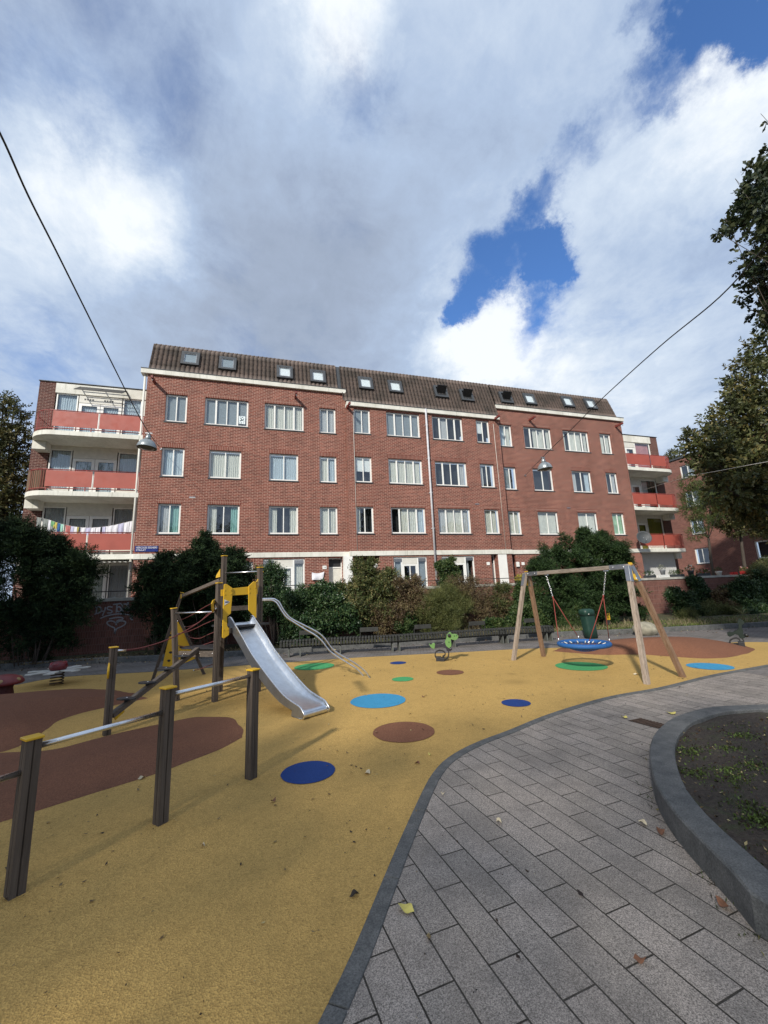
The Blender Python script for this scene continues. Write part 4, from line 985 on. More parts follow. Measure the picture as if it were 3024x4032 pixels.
# run-out roll at the foot
rolls = []
uf, zf = floorz(len(us)-1)
for j in range(1, 12):
    t = R(j*15); rr = zf/2-.005; rolls.append([at(uf+.012+rr*1.0*math.sin(t), sw*k/NW, zf/2+rr*math.cos(t)) for k in range(NW+1)])
base = len(prof)-1
for row in rolls: vs += row
for j in range(len(rolls)): fs += [((base+j)*W1+k, (base+j)*W1+k+1, (base+j+1)*W1+k+1, (base+j+1)*W1+k) for k in range(NW)]
o = MB().add(vs, fs, True).build('chute', M_slide, sl); md = o.modifiers.new('thickness', 'SOLIDIFY'); md.thickness = .008; md.offset = -1
for w in (0, sw):
    MB().tube([at(u, w, z) for u, z in us]+[at(u_end+.055, w, z_end-.045), at(u_end+.085, w, z_end*.5), at(u_end+.05, w, .03), at(u_end-.02, w, .014), at(u_end-.24, w, .014)], .014, 10).build('slide_rim', M_steel, sl)
    b = MB(); lo = []; s_ = -1 if w == 0 else 1
    for i, (u, z) in enumerate(us):
        uf2, zf2 = floorz(i); zz2 = zf2-.05-.03*(1-i/len(us)); lo.append((uf2-.02, max(zz2, .03 if i > len(us)*.8 else .1)))
    side = [at(u, w+s_*.004, z) for u, z in us]+[at(u_end+.055, w+s_*.004, z_end*.5), at(u_end+.03, w+s_*.004, .02), at(u_end-.26, w+s_*.004, .02), at(u_end-.30, w+s_*.004, .25)]
    low = [at(u, w+s_*.004, z) for u, z in lo if u < u_end-.30][::-1]
    n = len(us); vs2 = [at(u, w+s_*.004, z) for u, z in us]+[at(u, w+s_*.004, z) for u, z in lo]; f2 = [(i, i+1, i+1+n, i+n) for i in range(n-1)]
    k0 = next(i for i, (u, z) in enumerate(us) if u > u_end-.27)
    mm = len(vs2); foot = [at(u, w+s_*.0045, z) for u, z in us[k0:]]+[at(u_end+.06, w+s_*.0045, z_end-.045), at(u_end+.08, w+s_*.0045, z_end*.5), at(u_end+.03, w+s_*.0045, .02), at(u_end-.27, w+s_*.0045, .02)]
    vs2 += foot; f2.append(tuple(range(mm, mm+len(foot)))); vs2 += []
    b.add(vs2, f2); oo = b.build('side_plate', M_galv if w == 0 else M_slide, sl); md = oo.modifiers.new('thickness', 'SOLIDIFY'); md.thickness = .004  # left plate's duller steel puts the shade on stainless into its colour
MB().box(0, .01, 0, .01, 0, .01)
# curved twin rails
e1, e2 = G(*S_(1580, 962)), G(*S_(1530, 945)); print('rail ends', e1, e2, 'A2', A2, 'A4', A4)
r1 = [(10, 570), (130, 570), (175, 590), (215, 622), (270, 722), (350, 822), (440, 882), (600, 962), (760, 1047), (860, 1135), (960, 1270), (1060, 1352), (1200, 1432), (1340, 1522), (1440, 1612), (1503, 1702)]
r2 = [(10, 588), (110, 590), (150, 606), (190, 642), (250, 742), (320, 832), (430, 907), (600, 1012), (740, 1097), (830, 1182), (920, 1300), (1010, 1372), (1150, 1462), (1280, 1542), (1350, 1602), (1412, 1670)]
for rr, e, P in ((r1, e1, A2), (r2, e2, A4)):
    pts = [VP(*V_(*p), P, e) for p in rr]; s0 = Vector((P.x, P.y, pts[0].z)); pts = [s0]+[p for p in pts if (Vector((p.x, p.y, 0))-P).dot(e-P) > 0]
    pts[-1].z = -.01
    MB().tube(smooth_curve(pts, 4), .019, 10).build('rail', M_steel, tw)
# stepping beam with foot plates and low deck
lowd = VP(*T_(620, 1340), A5, A1); zl = lowd.z
bs = VP(*Q_(255, 1670), A6, A6+(A1-A6)); be = Vector(((A5.x+A1.x)/2, (A5.y+A1.y)/2, zl-.02)); bs = Vector((A6.x, A6.y, max(.2, zat(Q_(250, 1680), A6))))
bd = (be-bs).normalized(); sb = MB(); sb.beam(bs+bd*.06, be, .08, .085); sb.build('stepping_beam', M_beamx, tw, bevel=.008)
MB().beam(bs+bd*.12-Z*.07, bs+bd*.28-Z*.05, .02, .08).build('yellow_wedge', M_yellow, tw)
print('beam', bs, be, 'zl', zl)
for k, (px) in enumerate((Q_(490, 1420), Q_(835, 1155), Q_(1135, 920), Q_(1400, 718))):
    d = ray(*px); hd = Vector((be.x-bs.x, be.y-bs.y, 0)); 
    p = VP(*px, bs, be); p = p+Z*.055; n = Vector((-bd.y, bd.x, 0)).normalized()
    b = MB(); vs = []; m = 20; hx = Vector((bd.x, bd.y, 0)).normalized()
    for zz in (0, -.022):
        for q in range(m): t = 2*math.pi*q/m; vs.append(p+n*(.17*math.cos(t))+hx*(.085*math.sin(t)*(1+.25*math.cos(t)))+Z*zz)
    b.add(vs, [tuple(range(m)), tuple(range(2*m-1, m-1, -1))]+[(i, (i+1) % m, (i+1) % m+m, i+m) for i in range(m)])
    fp = b.build('foot_plate', M_blackrub, tw, bevel=.004); MB().lathe([(.012, 0), (.012, .008), (.002, .01)], p, 10).build('bolt', M_steel, fp)
    MB().beam(p-Z*.022, Vector((p.x, p.y, p.z-.10)), .05, .05).build('plate_support', M_black, fp)
tri = [Vector((A5.x, A5.y, zl))+fd*.03, Vector((A1.x, A1.y, zl))-fd*.03, Vector((A3.x, A3.y, zl))-fd*.08, Vector((A5.x, A5.y, zl))+Vector((.05, .35, 0))]
MB().prism(tri, Z*-.03).build('low_deck', M_blackrub, tw, bevel=.005)
b = MB(); b.beam(Vector((A5.x, A5.y, zl-.11)), Vector((A1.x, A1.y, zl-.11)), .05, .11); lb = b.build('low_beam', M_beamx, tw)
b = MB()
for t in (.1, .16, .55, .88, .93):
    c = A5+(A1-A5)*t; b.lathe([(.014, 0), (.014, .006), (.002, .01)], Vector((c.x, c.y, zl-.10))+fn*.03, 8, axis=fn)
b.build('bolt', M_steel, lb)
# leaning A-frame with climbing panel
l1, l2 = G(599.4, 2680), G(805.7, 2656)
ap = VP(*T_(345, 840), l1, l2)
topx = VP(*T_(422, 560), l1, l2)
lg = MB(); 
post('leaning_leg', l1-Z*.02, topx, .075, math.atan2((l2-l1).y, (l2-l1).x), M_postwood, tw)
post('leaning_leg', l2-Z*.02, VP(*T_(355, 860), l1, l2), .075, math.atan2((l2-l1).y, (l2-l1).x), M_postwood, tw, cap=False)
w0 = VP(*T_(425, 600), l1, l2); MB().prism([VP(*T_(*p), l1, l2)-Vector((0, .07, 0)) for p in ((410, 570), (440, 590), (440, 615), (405, 640))], Vector((0, -.02, 0))).build('yellow_wedge', M_yellow, tw)
ba = topx+Z*-.08; bb = Vector((A3.x, A3.y, zat(T_(955, 360), A3))); b = MB(); b.beam(ba, bb, .075, .08); b.build('sloping_beam', M_postwood if False else M_beamx, tw, bevel=.008)
n2 = (l2-l1).normalized(); nn2 = Vector((n2.y, -n2.x, 0))
pan = [VP(*T_(*p), l1, l2)+nn2*.0 for p in ((300, 880), (140, 1600), (300, 1608), (480, 1545), (610, 1490), (590, 1380), (372, 975))]
py_ = MB().prism([p-nn2*.012 for p in pan], nn2*.024).build('climbing_panel', M_yellow, tw, bevel=.004)
b = MB()
for (x, y) in ((260, 1403), (410, 1328), (235, 1520), (250, 1160)):
    hx = [VP(*T_(x+dx, y+dy), l1, l2)+nn2*.0125 for dx, dy in ((-28, 0), (-12, -16), (14, -18), (26, -4), (12, 14), (-10, 18))]; b.prism(hx, nn2*.003)
b.build('climbing_hole', M_black, py_)
# ropes
def rope(pts, r=.010, mat=None, name='rope', n=5): return MB().tube(smooth_curve(pts, n), r, 7).build(name, mat or M_rope, tw)
s6 = Vector((A6.x, A6.y, z6-.045)); e6 = Vector((A1.x, A1.y, zat(T_(895, 755), A1)))
mid = [s6+(e6-s6)*t+Z*(-.20*4*t*(1-t)) for t in (.06, .25, .5, .75, .96)]
rp = rope([s6]+mid+[e6]); MB().tube([s6+(mid[0]-s6)*.3, s6+(mid[0]-s6)*1.6], .018, 8).build('rope_clamp', M_steel, rp); MB().tube([mid[-1], e6+(mid[-1]-e6)*.3], .017, 8).build('rope_clamp', M_steel, rp)
def lerpz(P, px): return Vector((P.x, P.y, zat(px, P)))
for pxs, D0, D1 in (([(360, 958), (470, 915), (600, 850), (740, 760), (870, 635)], (l1, l2), A3), ([(455, 1043), (560, 1025), (680, 960), (800, 850), (868, 790)], (l1, l2), A1), ([(362, 1135), (480, 1115), (620, 1060), (740, 1000), (868, 925)], (l1, l2), A1),
                    ([(510, 1175), (580, 1200), (680, 1200), (780, 1155), (862, 1100)], (l1, l2), A1), ([(360, 1305), (480, 1325), (600, 1322), (740, 1290), (860, 1232)], (l1, l2), A1), ([(590, 1659), (700, 1630), (800, 1590), (862, 1565)], (l1, l2), A1)):
    pts = []; n = len(pxs)
    a0 = VP(*T_(*pxs[0]), *D0); e0 = lerpz(D1, T_(*pxs[-1])); q0_ = Vector((a0.x, a0.y, 0)); q1_ = Vector((e0.x, e0.y, 0))
    for i, p in enumerate(pxs): pts.append(VP(*T_(*p), q0_, q1_))
    rp = rope([a0]+pts[1:-1]+[e0], .0085); MB().ball(a0, .022, 6).build('rope_clamp', M_steel, rp)
# round grip behind the rope post
c = VP(*Q_(85, 920), A6, A6+Vector((-1, .2, 0))); MB().lathe([(.12, -.012), (.12, .012)], Vector((A6.x, A6.y, c.z))+Vector((-.035, -.0, 0)), 24, axis=(.97, .16, 0)).build('yellow_grip', M_yellow, tw)
# ------------------------------------------------------------------ nest swing
L1, L2 = G(*W_(65, 1360)), G(*W_(425, 1315)); R1, R2 = G(*G2_(805, 980)), G(*G2_(1062, 930))
ml, mr = (L1+L2)/2, (R1+R2)/2; bdir = (mr-ml).normalized()
sw_ = empty('nest_swing', tuple((ml+mr)/2), 'wooden swing frame with silver corner brackets and yellow end plates holding a blue nest seat', 'swing')
zt1 = zat(W_(235, 325), ml); zt2 = zat(W_(1440, 215), mr); zt_ = (zt1+zt2)/2; print('swing top', zt1, zt2)
al, ar = VP(*W_(232, 335), ml, mr), VP(*W_(1418, 228), ml, mr); zt_ = (al.z+ar.z)/2+.05; print('apex', al, ar, (al-ml).dot(bdir), (ar-mr).dot(bdir))
tl, tr = Vector((al.x, al.y, zt_-.06)), Vector((ar.x, ar.y, zt_-.06))
for Lg, t_, mt in ((L1, tl, M_swwood), (L2, tl, M_swwood2), (R1, tr, M_swwood), (R2, tr, M_swwood2)):
    side = (Lg-Vector((t_.x, t_.y, 0))).normalized(); tt = t_+side*.06
    post('leg', Lg-Z*.02, Vector((tt.x, tt.y, zt_-.03)), .088, math.atan2(bdir.y, bdir.x), mt, sw_, cap=False)
wood('larch_beam', (.13, .105, .085), (.29, .245, .20), axis='Y')
b = MB(); b.beam(tl+bdir*.05, tr-bdir*.05, .085, .095); b.build('top_beam', MATS['larch_beam'], sw_, bevel=.012)
for t_, s, Pa, Pb in ((tl, 1, L1, L2), (tr, -1, R1, R2)):
    b = MB(); c = t_+bdir*s*.20; 
    perp = (Pb-Pa).normalized()
    for q in (-1, 1): b.obox(t_+bdir*s*.17+perp*q*.046, bdir*.22, perp*.004, Z*.052)
    for Pq in (Pa, Pb):
        dd = (Vector((Pq.x, Pq.y, 0))-t_).normalized(); n3 = dd.cross(bdir).normalized(); c2 = t_+(Pq-Vector((t_.x, t_.y, 0))).normalized()*.06+dd*.16
        b.obox(c2+n3*(.048), bdir*.048, dd*.17, n3*.004); b.obox(c2-n3*(.048), bdir*.048, dd*.17, n3*.004)
        b.obox(c2-bdir*s*.048, bdir*.004, dd*.17, n3*.046)
    br = b.build('corner_bracket', M_galv, sw_, bevel=.002); b = MB()
    for uu in (.06, .30):
        for q in (-1, 1): b.lathe([(.016, 0), (.016, .008), (.003, .012)], t_+bdir*s*uu+perp*q*.051, 8, axis=perp*q)
    b.build('bolt', M_steel, br)
    dn_ = ((Pa+Pb)/2-t_).normalized(); no_ = perp.cross(dn_).normalized(); no_ = no_ if no_.dot(bdir)*-s > 0 else -no_
    o_ = t_+no_*.062; pl = [o_+perp*u-dn_*z for u, z in ((-.035, .07), (.07, .07), (.205, -.25), (.17, -.34), (-.02, -.30), (-.05, -.05))]
    ep = MB().prism(pl, no_*.012).build('end_plate', M_yellow, sw_, bevel=.004)
    oo = o_+no_*.0125; MB().prism([oo+perp*u-dn_*z for u, z in ((-.0, -.05), (.085, -.13), (.0, -.19))], no_*.002).build('grey_triangle_mark', M_lead, ep)
    MB().prism([oo+perp*u-dn_*z for u, z in ((.03, -.25), (.10, -.25), (.10, -.29), (.03, -.29))], no_*.002).build('small_label', M_offwhite, ep)
mc = (ml+mr)/2; zr = zat(W_(902, 1163), mc); rad = .535; print('ring z', zr)
rc = VP(*W_(902, 1163), ml, mr); mc = Vector((rc.x, rc.y, 0)); zr = rc.z; perp = Vector((-bdir.y, bdir.x, 0))
seat = empty('nest_seat', tuple(rc)); seat.parent = sw_; seat.location = rc-WL['nest_swing']; WL['nest_seat'] = rc.copy()
b = MB(); ringp = [rc+bdir*rad*math.cos(t)+perp*rad*math.sin(t) for t in [2*math.pi*k/64 for k in range(65)]]
b.tube(ringp, .052, 14, cap=False); b.build('padded_ring', M_bluerope, seat)
b = MB()
def bowl(u, v): rr = min(1, math.hypot(u, v)/.5); return rc+bdir*u+perp*v-Z*(.16*(1-rr*rr))
for k in range(-7, 8):
    u = k*.066; w = math.sqrt(max(.5**2-u*u, 0))
    b.tube([bowl(u, -w+2*w*i/14) for i in range(15)], .008, 5); b.tube([bowl(-w+2*w*i/14, u) for i in range(15)], .008, 5)
b.build('net', plain('net_rope', (.03, .05, .16), .8, var=.5, vscale=30), seat)
b = MB()
for k in range(16):
    t = 2*math.pi*(k+.5)/16; dr = bdir*math.cos(t)+perp*math.sin(t); b.tube([rc+dr*(rad-.05)+Z*.015, rc+dr*(rad-.13)-Z*.015], .011, 6)
b.build('net_clip', M_offwhite, seat)
for sgn, pj, pt_ in ((-1, W_(535, 610), W_(455, 350)), (1, W_(1133, 595), W_(1160, 290))):
    tp = VP(*pt_, ml, mr); tp.z = zt_-.12; J = VP(*pj, ml, mr)
    b = MB(); n = 16
    for i in range(n):                                   # chain of alternate links
        p = tp+(J-tp)*((i+.5)/n); d = (J-tp).normalized(); a = bdir.cross(d).normalized() if i % 2 else d.cross(bdir.cross(d)).normalized()
        hl = (J-tp).length/n*.72; lk = [p+d*hl*math.cos(t)+a*.013*math.sin(t) for t in [2*math.pi*k/10 for k in range(11)]]; b.tube(lk, .004, 5, cap=False)
    b.obox(tp+Z*.02, bdir*.05, perp*.02, Z*.03); b.build('chain', M_steel, sw_)
    MB().tube([J+Z*.03, J-Z*.03], .016, 8).build('rope_joint', M_redrope, sw_)
    for q in (-1, 1):
        t = R(40)*q; e = rc+bdir*sgn*rad*math.cos(t)+perp*rad*math.sin(t)+Z*.07
        rp = MB().tube([J, J+(e-J)*.5-Z*.005, e+Z*.03], .0085, 7).build('rope', M_redrope, sw_); MB().tube([e-Z*.02, e+Z*.06], .014, 8).build('shackle', M_steel, rp)
# ------------------------------------------------------------------ spring animals
M_dgreen = plain('light_green_panel', (.12, .24, .07), .45, var=.08, vscale=8); M_dgrey = plain('grey_green_panel', (.016, .024, .019), .7, spec=.2, var=.15, vscale=8)
def sheet(px, P, th, mat, name, parent, sc, back=0.0, flat=None):
    rd = Vector((ray(*sc(*px[0])).x, ray(*sc(*px[0])).y, 0)).normalized() if flat is None else flat
    side = Vector((rd.y, -rd.x, 0)); P = P+rd*back
    return MB().prism([VP(*sc(*p), P, P+side) for p in px], rd*th).build(name, mat, parent, bevel=.004)
D_ = cr(1660, 2460, 9.217); dp = G(*D_(690, 1320)); dr = Vector((ray(1735, 2600).x, ray(1735, 2600).y, 0)).normalized(); ds = Vector((dr.y, -dr.x, 0))
dn = empty('spring_rider', tuple(dp), 'green dinosaur shaped rocker on a black coil, in front of the bench', 'spring rider', 'spring riders')
sheet([(850, 605), (905, 470), (910, 360), (985, 290), (1020, 255), (1065, 280), (1090, 330), (1250, 335), (1315, 375), (1335, 450), (1290, 530), (1215, 565), (1120, 545), (1065, 520), (1060, 600), (1085, 700), (1075, 790), (1000, 858), (900, 780), (865, 700)], dp, .02, M_dgreen, 'dinosaur_panel', dn, D_, -.09, dr)
h2 = sheet([(850, 605), (905, 470), (910, 360), (985, 290), (1020, 255), (1065, 280), (1090, 330), (1250, 335), (1315, 375), (1335, 450), (1290, 530), (1215, 565), (1120, 545), (1065, 520), (1060, 600), (1085, 700), (1075, 790), (1000, 858), (900, 780), (865, 700)], dp, .02, M_dgreen, 'dinosaur_panel', dn, D_, .09, dr)
sheet([(265, 690), (290, 690), (345, 740), (385, 680), (440, 655), (490, 685), (470, 870), (400, 865), (320, 800)], dp, .03, M_dgreen, 'tail', dn, D_, 0, dr)
sheet([(470, 865), (490, 690), (600, 700), (740, 690), (850, 620), (880, 740), (1010, 860), (1110, 830), (1110, 900), (1050, 960), (930, 960), (880, 850), (730, 810), (600, 830)], dp, .15, plain('dark_saddle_plastic', (.028, .026, .036), .3, var=.2), 'saddle_body', dn, D_, -.07, dr)
c = VP(*D_(1000, 385), dp-dr*.11, dp-dr*.11+ds); MB().lathe([(.045, -.01), (.045, .02), (.02, .03)], c, 16, axis=-dr).build('handle', M_black, dn)
c = VP(*D_(1060, 860), dp, dp+ds); MB().tube([c-dr*.2, c+dr*.2], .018, 8).build('foot_rest', M_black, dn)
b = MB()
for (x, y) in ((1190, 405), (1270, 395), (990, 630)): c = VP(*D_(x, y), dp-dr*.092, dp-dr*.092+ds); b.lathe([(.018, 0), (.017, .002)], c, 10, axis=-dr)
b.build('spot', plain('dark_green', (.02, .09, .01), .5), dn)
def spiral(pxs, P, sc, name, parent, w=.05, th=.012, r=None):
    pts = [VP(*sc(*p), P, P+ds) for p in pxs]; pts = smooth_curve(pts, 4); b = MB(); vs = []
    for i, p in enumerate(pts):
        t = (pts[min(i+1, len(pts)-1)]-pts[max(i-1, 0)]).normalized(); nn_ = t.cross(dr).normalized()
        for (a, c) in ((-1, -1), (1, -1), (1, 1), (-1, 1)): vs.append(p+dr*a*w+nn_*c*th/2)
    fs = [(i*4+k, i*4+(k+1) % 4, i*4+4+(k+1) % 4, i*4+4+k) for i in range(len(pts)-1) for k in range(4)]
    return b.add(vs, fs).build(name, M_black, parent)
spiral([(980, 950), (985, 1080), (940, 1200), (860, 1270), (740, 1300), (600, 1240), (520, 1180), (490, 1080), (530, 980), (640, 930), (760, 945), (840, 1000), (855, 1070), (820, 1120), (760, 1150)], dp, D_, 'coil_spring', dn, .05, .028)
b = MB(); c = dp+Z*.0; b.obox(c+Z*.06-ds*.05, ds*.07, dr*.08, Z*.06); b.obox(c+Z*.05+ds*.05-dr*.05, ds*.06, dr*.07, Z*.05); b.build('base_block', M_blackrub, dn, bevel=.008)
E_ = cr(2780, 2380, 6.8); ep_ = G(*E_(820, 1170)); er = Vector((ray(2900, 2540).x, ray(2900, 2540).y, 0)).normalized(); es = Vector((er.y, -er.x, 0))
rr_ = empty('spring_rider', tuple(ep_), 'dull grey green animal rocker on a dark coil beside the brown mound', 'spring rider', 'spring riders')
dr, ds = er, es
sheet([(560, 760), (620, 735), (720, 750), (790, 700), (860, 670), (875, 560), (840, 480), (850, 420), (900, 385), (960, 420), (1030, 470), (1020, 530), (960, 545), (965, 640), (1000, 720), (990, 790), (1060, 880), (990, 920), (900, 900), (860, 820), (780, 800), (640, 870), (580, 840)], ep_, .14, M_dgrey, 'animal_panel', rr_, E_, -.07, er)
c = VP(*E_(1080, 825), ep_, ep_+es); MB().ball(c, .055, 8).build('foot_rest', M_black, rr_)
MB().beam(VP(*E_(990, 810), ep_, ep_+es), c, .05, .05).build('foot_rest_arm', M_black, rr_)
spiral([(950, 900), (1000, 960), (1010, 1080), (960, 1160), (860, 1160), (720, 1130), (650, 1060), (640, 980), (720, 915), (820, 900), (900, 950), (900, 1040), (820, 1050), (740, 1050)], ep_, E_, 'coil_spring', rr_, .07, .03)
b = MB(); b.obox(ep_+Z*.07-es*.15, es*.05, er*.1, Z*.07); b.obox(ep_+Z*.09+es*.12, es*.07, er*.11, Z*.09); b.build('base_block', M_blackrub, rr_, bevel=.008)
# ladybird rocker with white petals
cp = G(*F_(335, 297)); lb_ = empty('spring_rider', tuple(cp), 'dark red flower rocker with flat white petals on a coil spring, at the far left', 'spring rider', 'spring riders')
M_dred = plain('dark_red_plastic', (.12, .008, .012), .4, var=.2); b = MB()
pts = [cp+Vector((.13*math.cos(t), .13*math.sin(t), .01+.27*t/(2*math.pi*4.2))) for t in [2*math.pi*4.2*k/90 for k in range(91)]]
b.tube(pts, .014, 8); b.build('coil_spring', M_rust, lb_)
b = MB(); ct = cp+Z*.36; b.ball((ct.x, ct.y, ct.z+.07), .19, 10, 1, 1, .7); b.build('seat_body', M_dred, lb_)
b = MB()
for k in range(7):
    t = k*2*math.pi/7+.3; d_ = Vector((math.cos(t), math.sin(t), 0)); n_ = Vector((-d_.y, d_.x, 0)); pl = [ct+d_*(.10+.50*u)+n_*w*.8-Z*.03 for u, w in ((0, -.08), (.35, -.13), (.7, -.09), (1, -.14), (1.12, 0), (1, .14), (.7, .09), (.35, .13), (0, .08))]
    b.prism(pl, Z*.02)
b.build('petal', plain('dull_white_plastic', (.50, .50, .46), .5), lb_)
b = MB()
for k in range(8):
    t = k*.8; p = Vector((ct.x+.13*math.cos(t), ct.y+.13*math.sin(t), ct.z+.15)); b.tube([p+Vector((.04*math.cos(q), .04*math.sin(q), .02*math.sin(q))) for q in [2*math.pi*i/10 for i in range(11)]], .008, 5)
b.build('curl', plain('rose_plastic', (.3, .03, .04), .4), lb_)
# mushroom stool
mp_ = G(*F_(8, 378)); ms = empty('mushroom_stool', tuple(mp_), 'dark red toadstool seat with pale yellow spots at the left edge', 'stool')
MB().lathe([(.20, -.02), (.195, .1), (.17, .2), (.19, .29), (.20, .31)], mp_, 28).build('stem', plain('stool_red_brown', (.07, .012, .01), .6), ms)
cap = [(.20, .27), (.33, .285), (.355, .31), (.34, .36), (.28, .42), (.18, .465), (.07, .485), (.01, .487)]
MB().lathe(cap, mp_, 32).build('mushroom_cap', plain('toadstool_red', (.15, .02, .02), .5), ms)
for t, rr2, zz in ((-15, .315, .385), (-75, .315, .385), (-130, .315, .385), (40, .3, .4), (160, .3, .4), (95, .3, .4)):
    c = mp_+Vector((rr2*math.cos(R(t)), rr2*math.sin(R(t)), zz)); nz = Vector((math.cos(R(t))*.8, math.sin(R(t))*.8, .75)).normalized()
    MB().lathe([(.045, -.012), (.042, .006), (.025, .010)], c, 16, axis=nz).build('spot', plain('pale_yellow_spot', (.30, .20, .08), .5), ms)
# ------------------------------------------------------------------ long bench
bn = empty('bench', (5, 13.6, 0), 'very long dark slatted bench curving along the back of the playground', 'bench')
bl = resample(smooth_curve([G(*p) for p in ((1105, 2592), (1320, 2578), (1549, 2567), (1800, 2549), (2000, 2535), (2190, 2524))], 8), .01)
acc = bl; N0 = len(bl); b = MB(); step = 10; bz = .50
for i in range(0, N0-1, step):
    p = bl[i]; d = (bl[min(i+5, N0-1)]-bl[max(i-5, 0)]).normalized(); n = Vector((-d.y, d.x, 0)); c = p+n*.17
    b.obox(c+n*.05+Z*(bz-.02), d*.038, n*.20, Z*.03)          # top
    b.obox(c-n*.165+Z*(bz-.115), d*.036, n*.025, Z*.064)       # turned-down front
b.build('seat', M_bench, bn, bevel=.012)
b = MB(); q = bl[::40]+[bl[-1]]; pts = [p+Vector((0, .0, 0)) for p in q]
for a, c in zip(pts, pts[1:]): b.beam(a+Vector((.03, .10, bz-.20)), c+Vector((.03, .10, bz-.20)), .05, .05)
b.build('front_rail', M_bench, bn)
M_concd = plain('grey_concrete_support', (.09, .095, .085), .85, var=.2)
for px in ((1181, 2590), (1137, 2592), (1341, 2574), (1549, 2567), (1576, 2565), (1796, 2549), (1991, 2537), (2010, 2536), (2163, 2526), (2182, 2525)):
    p = G(*px); j = min(range(N0), key=lambda k: (bl[k]-p).length); p = bl[j]; d = (bl[min(j+5, N0-1)]-bl[max(j-5, 0)]).normalized(); n = Vector((-d.y, d.x, 0))
    pl = [p+n*.05, p+n*.38, p+n*.40+Z*(bz-.06), p+n*.10+Z*(bz-.06)]; MB().prism([x-d*.02 for x in pl], d*.04).build('support', M_concd, bn)
Kc = cr(1400, 2150, 1.8433)
for x0, x1, sc in ((1055, 1190, S_), (1480, 1615, S_), (422, 540, Kc), (815, 930, Kc), (1205, 1300, Kc)):
    ym = 640; px0 = sc(x0, 0)[0]; px1 = sc(x1, 0)[0]
    def onb(px):
        best = min(range(N0), key=lambda k: abs((lambda v: (v.dot(RT)/v.dot(FW))*FPX+1512-px)(bl[k]+Vector((0, .42, .75))-CAM))); return bl[best]
    a, c = onb(px0), onb(px1); d = (c-a).normalized(); n = Vector((-d.y, d.x, 0)); m_ = (a+c)/2+n*.42
    br = MB().obox(m_+Z*.70, d*((c-a).length/2), n*.022, Z*.07).build('backrest', M_bench, bn, bevel=.008)
    for q in (-.3, .3): MB().beam(m_+d*q+n*.035+Z*.48, m_+d*q+n*.035+Z*.66, .02, .03).build('backrest_bracket', M_bench, br)
# ------------------------------------------------------------------ bin, marker post, boulder
bp = G(*G2_(410, 652)); hb = zat(G2_(392, 447), bp); print('bin h', hb); bt = empty('litter_bin', tuple(bp), 'dark green tapered litter bin with domed lid behind the swing', 'litter bin')
M_bin = plain('bin_green', (.012, .042, .03), .5, var=.12, vscale=10)
b = MB(); lean = Vector((-.035, -.0, 0))
def sq(w, d_, z, r=.3): return [(w*(abs(math.cos(t))**.5)*(1 if math.cos(t) > 0 else -1), d_*(abs(math.sin(t))**.5)*(1 if math.sin(t) > 0 else -1), z) for t in [2*math.pi*k/24 for k in range(24)]]
lv = [(.20, .0), (.205, .3), (.215, .6), (.222, hb-.2)]; vs = []
for w, z in lv: vs += [Vector(p)+bp+lean*z*2 for p in sq(w, w*.85, z)]
b.add(vs, [(i*24+k, i*24+(k+1) % 24, (i+1)*24+(k+1) % 24, (i+1)*24+k) for i in range(len(lv)-1) for k in range(24)]+[tuple(range(24))], True).build('bin_body', M_bin, bt)
b = MB(); vs = []
for w, z in ((.236, hb-.22), (.24, hb-.08), (.215, hb-.01), (.13, hb+.02)): vs += [Vector(p)+bp+lean*z*2 for p in sq(w, w*.85, z)]
b.add(vs, [(i*24+k, i*24+(k+1) % 24, (i+1)*24+(k+1) % 24, (i+1)*24+k) for i in range(3) for k in range(24)]+[tuple(range(24)), tuple(range(72, 96))], True).build('lid', M_bin, bt)
MB().obox(bp+lean*hb*2+Vector((-.12, -.235, hb-.15)), (.02, 0, 0), (0, .003, 0), (0, 0, .014)).build('small_label', M_offwhite, bt)
kp = G(*W_(1195, 985)); kz = zat(W_(1182, 800), kp); kt = empty('marker_post', tuple(kp), 'short dark post with a yellow sign plate behind the green bin', 'marker post')
MB().obox(kp+Z*kz/2, (.075, 0, 0), (0, .075, 0), Z*kz/2).build('post', M_bench, kt, bevel=.01)
yy = kz-.12; yp = MB().obox(kp+Vector((0, -.08, yy)), (.085, 0, 0), (0, .004, 0), (0, 0, .14)).build('sign_plate', M_yellow, kt)
b = MB(); b.obox(kp+Vector((0, -.0855, yy+.06)), (.06, 0, 0), (0, .001, 0), (0, 0, .02)); b.obox(kp+Vector((0, -.0855, yy-.03)), (.035, 0, 0), (0, .001, 0), (0, 0, .006)); b.build('sign_mark', M_black, yp)
b_ = G(2545, 2500); b = MB(); b.ball((0, 0, 0), 1, 14); 
for i, v in enumerate(b.v):
    q = Vector(v); k = 1+.13*noise.noise(q*1.3)+.03*noise.noise(q*5); b.v[i] = (b_.x+q.x*.46*k+.0, b_.y+q.y*.36*k, .20+q.z*.27*k)
o = b.build('boulder', None or plain('boulder_stone', (.26, .24, .18), .85, var=.4, vscale=5, bmp=.5), label='rounded pale boulder on the kerb behind the swing frame', cat='boulder')
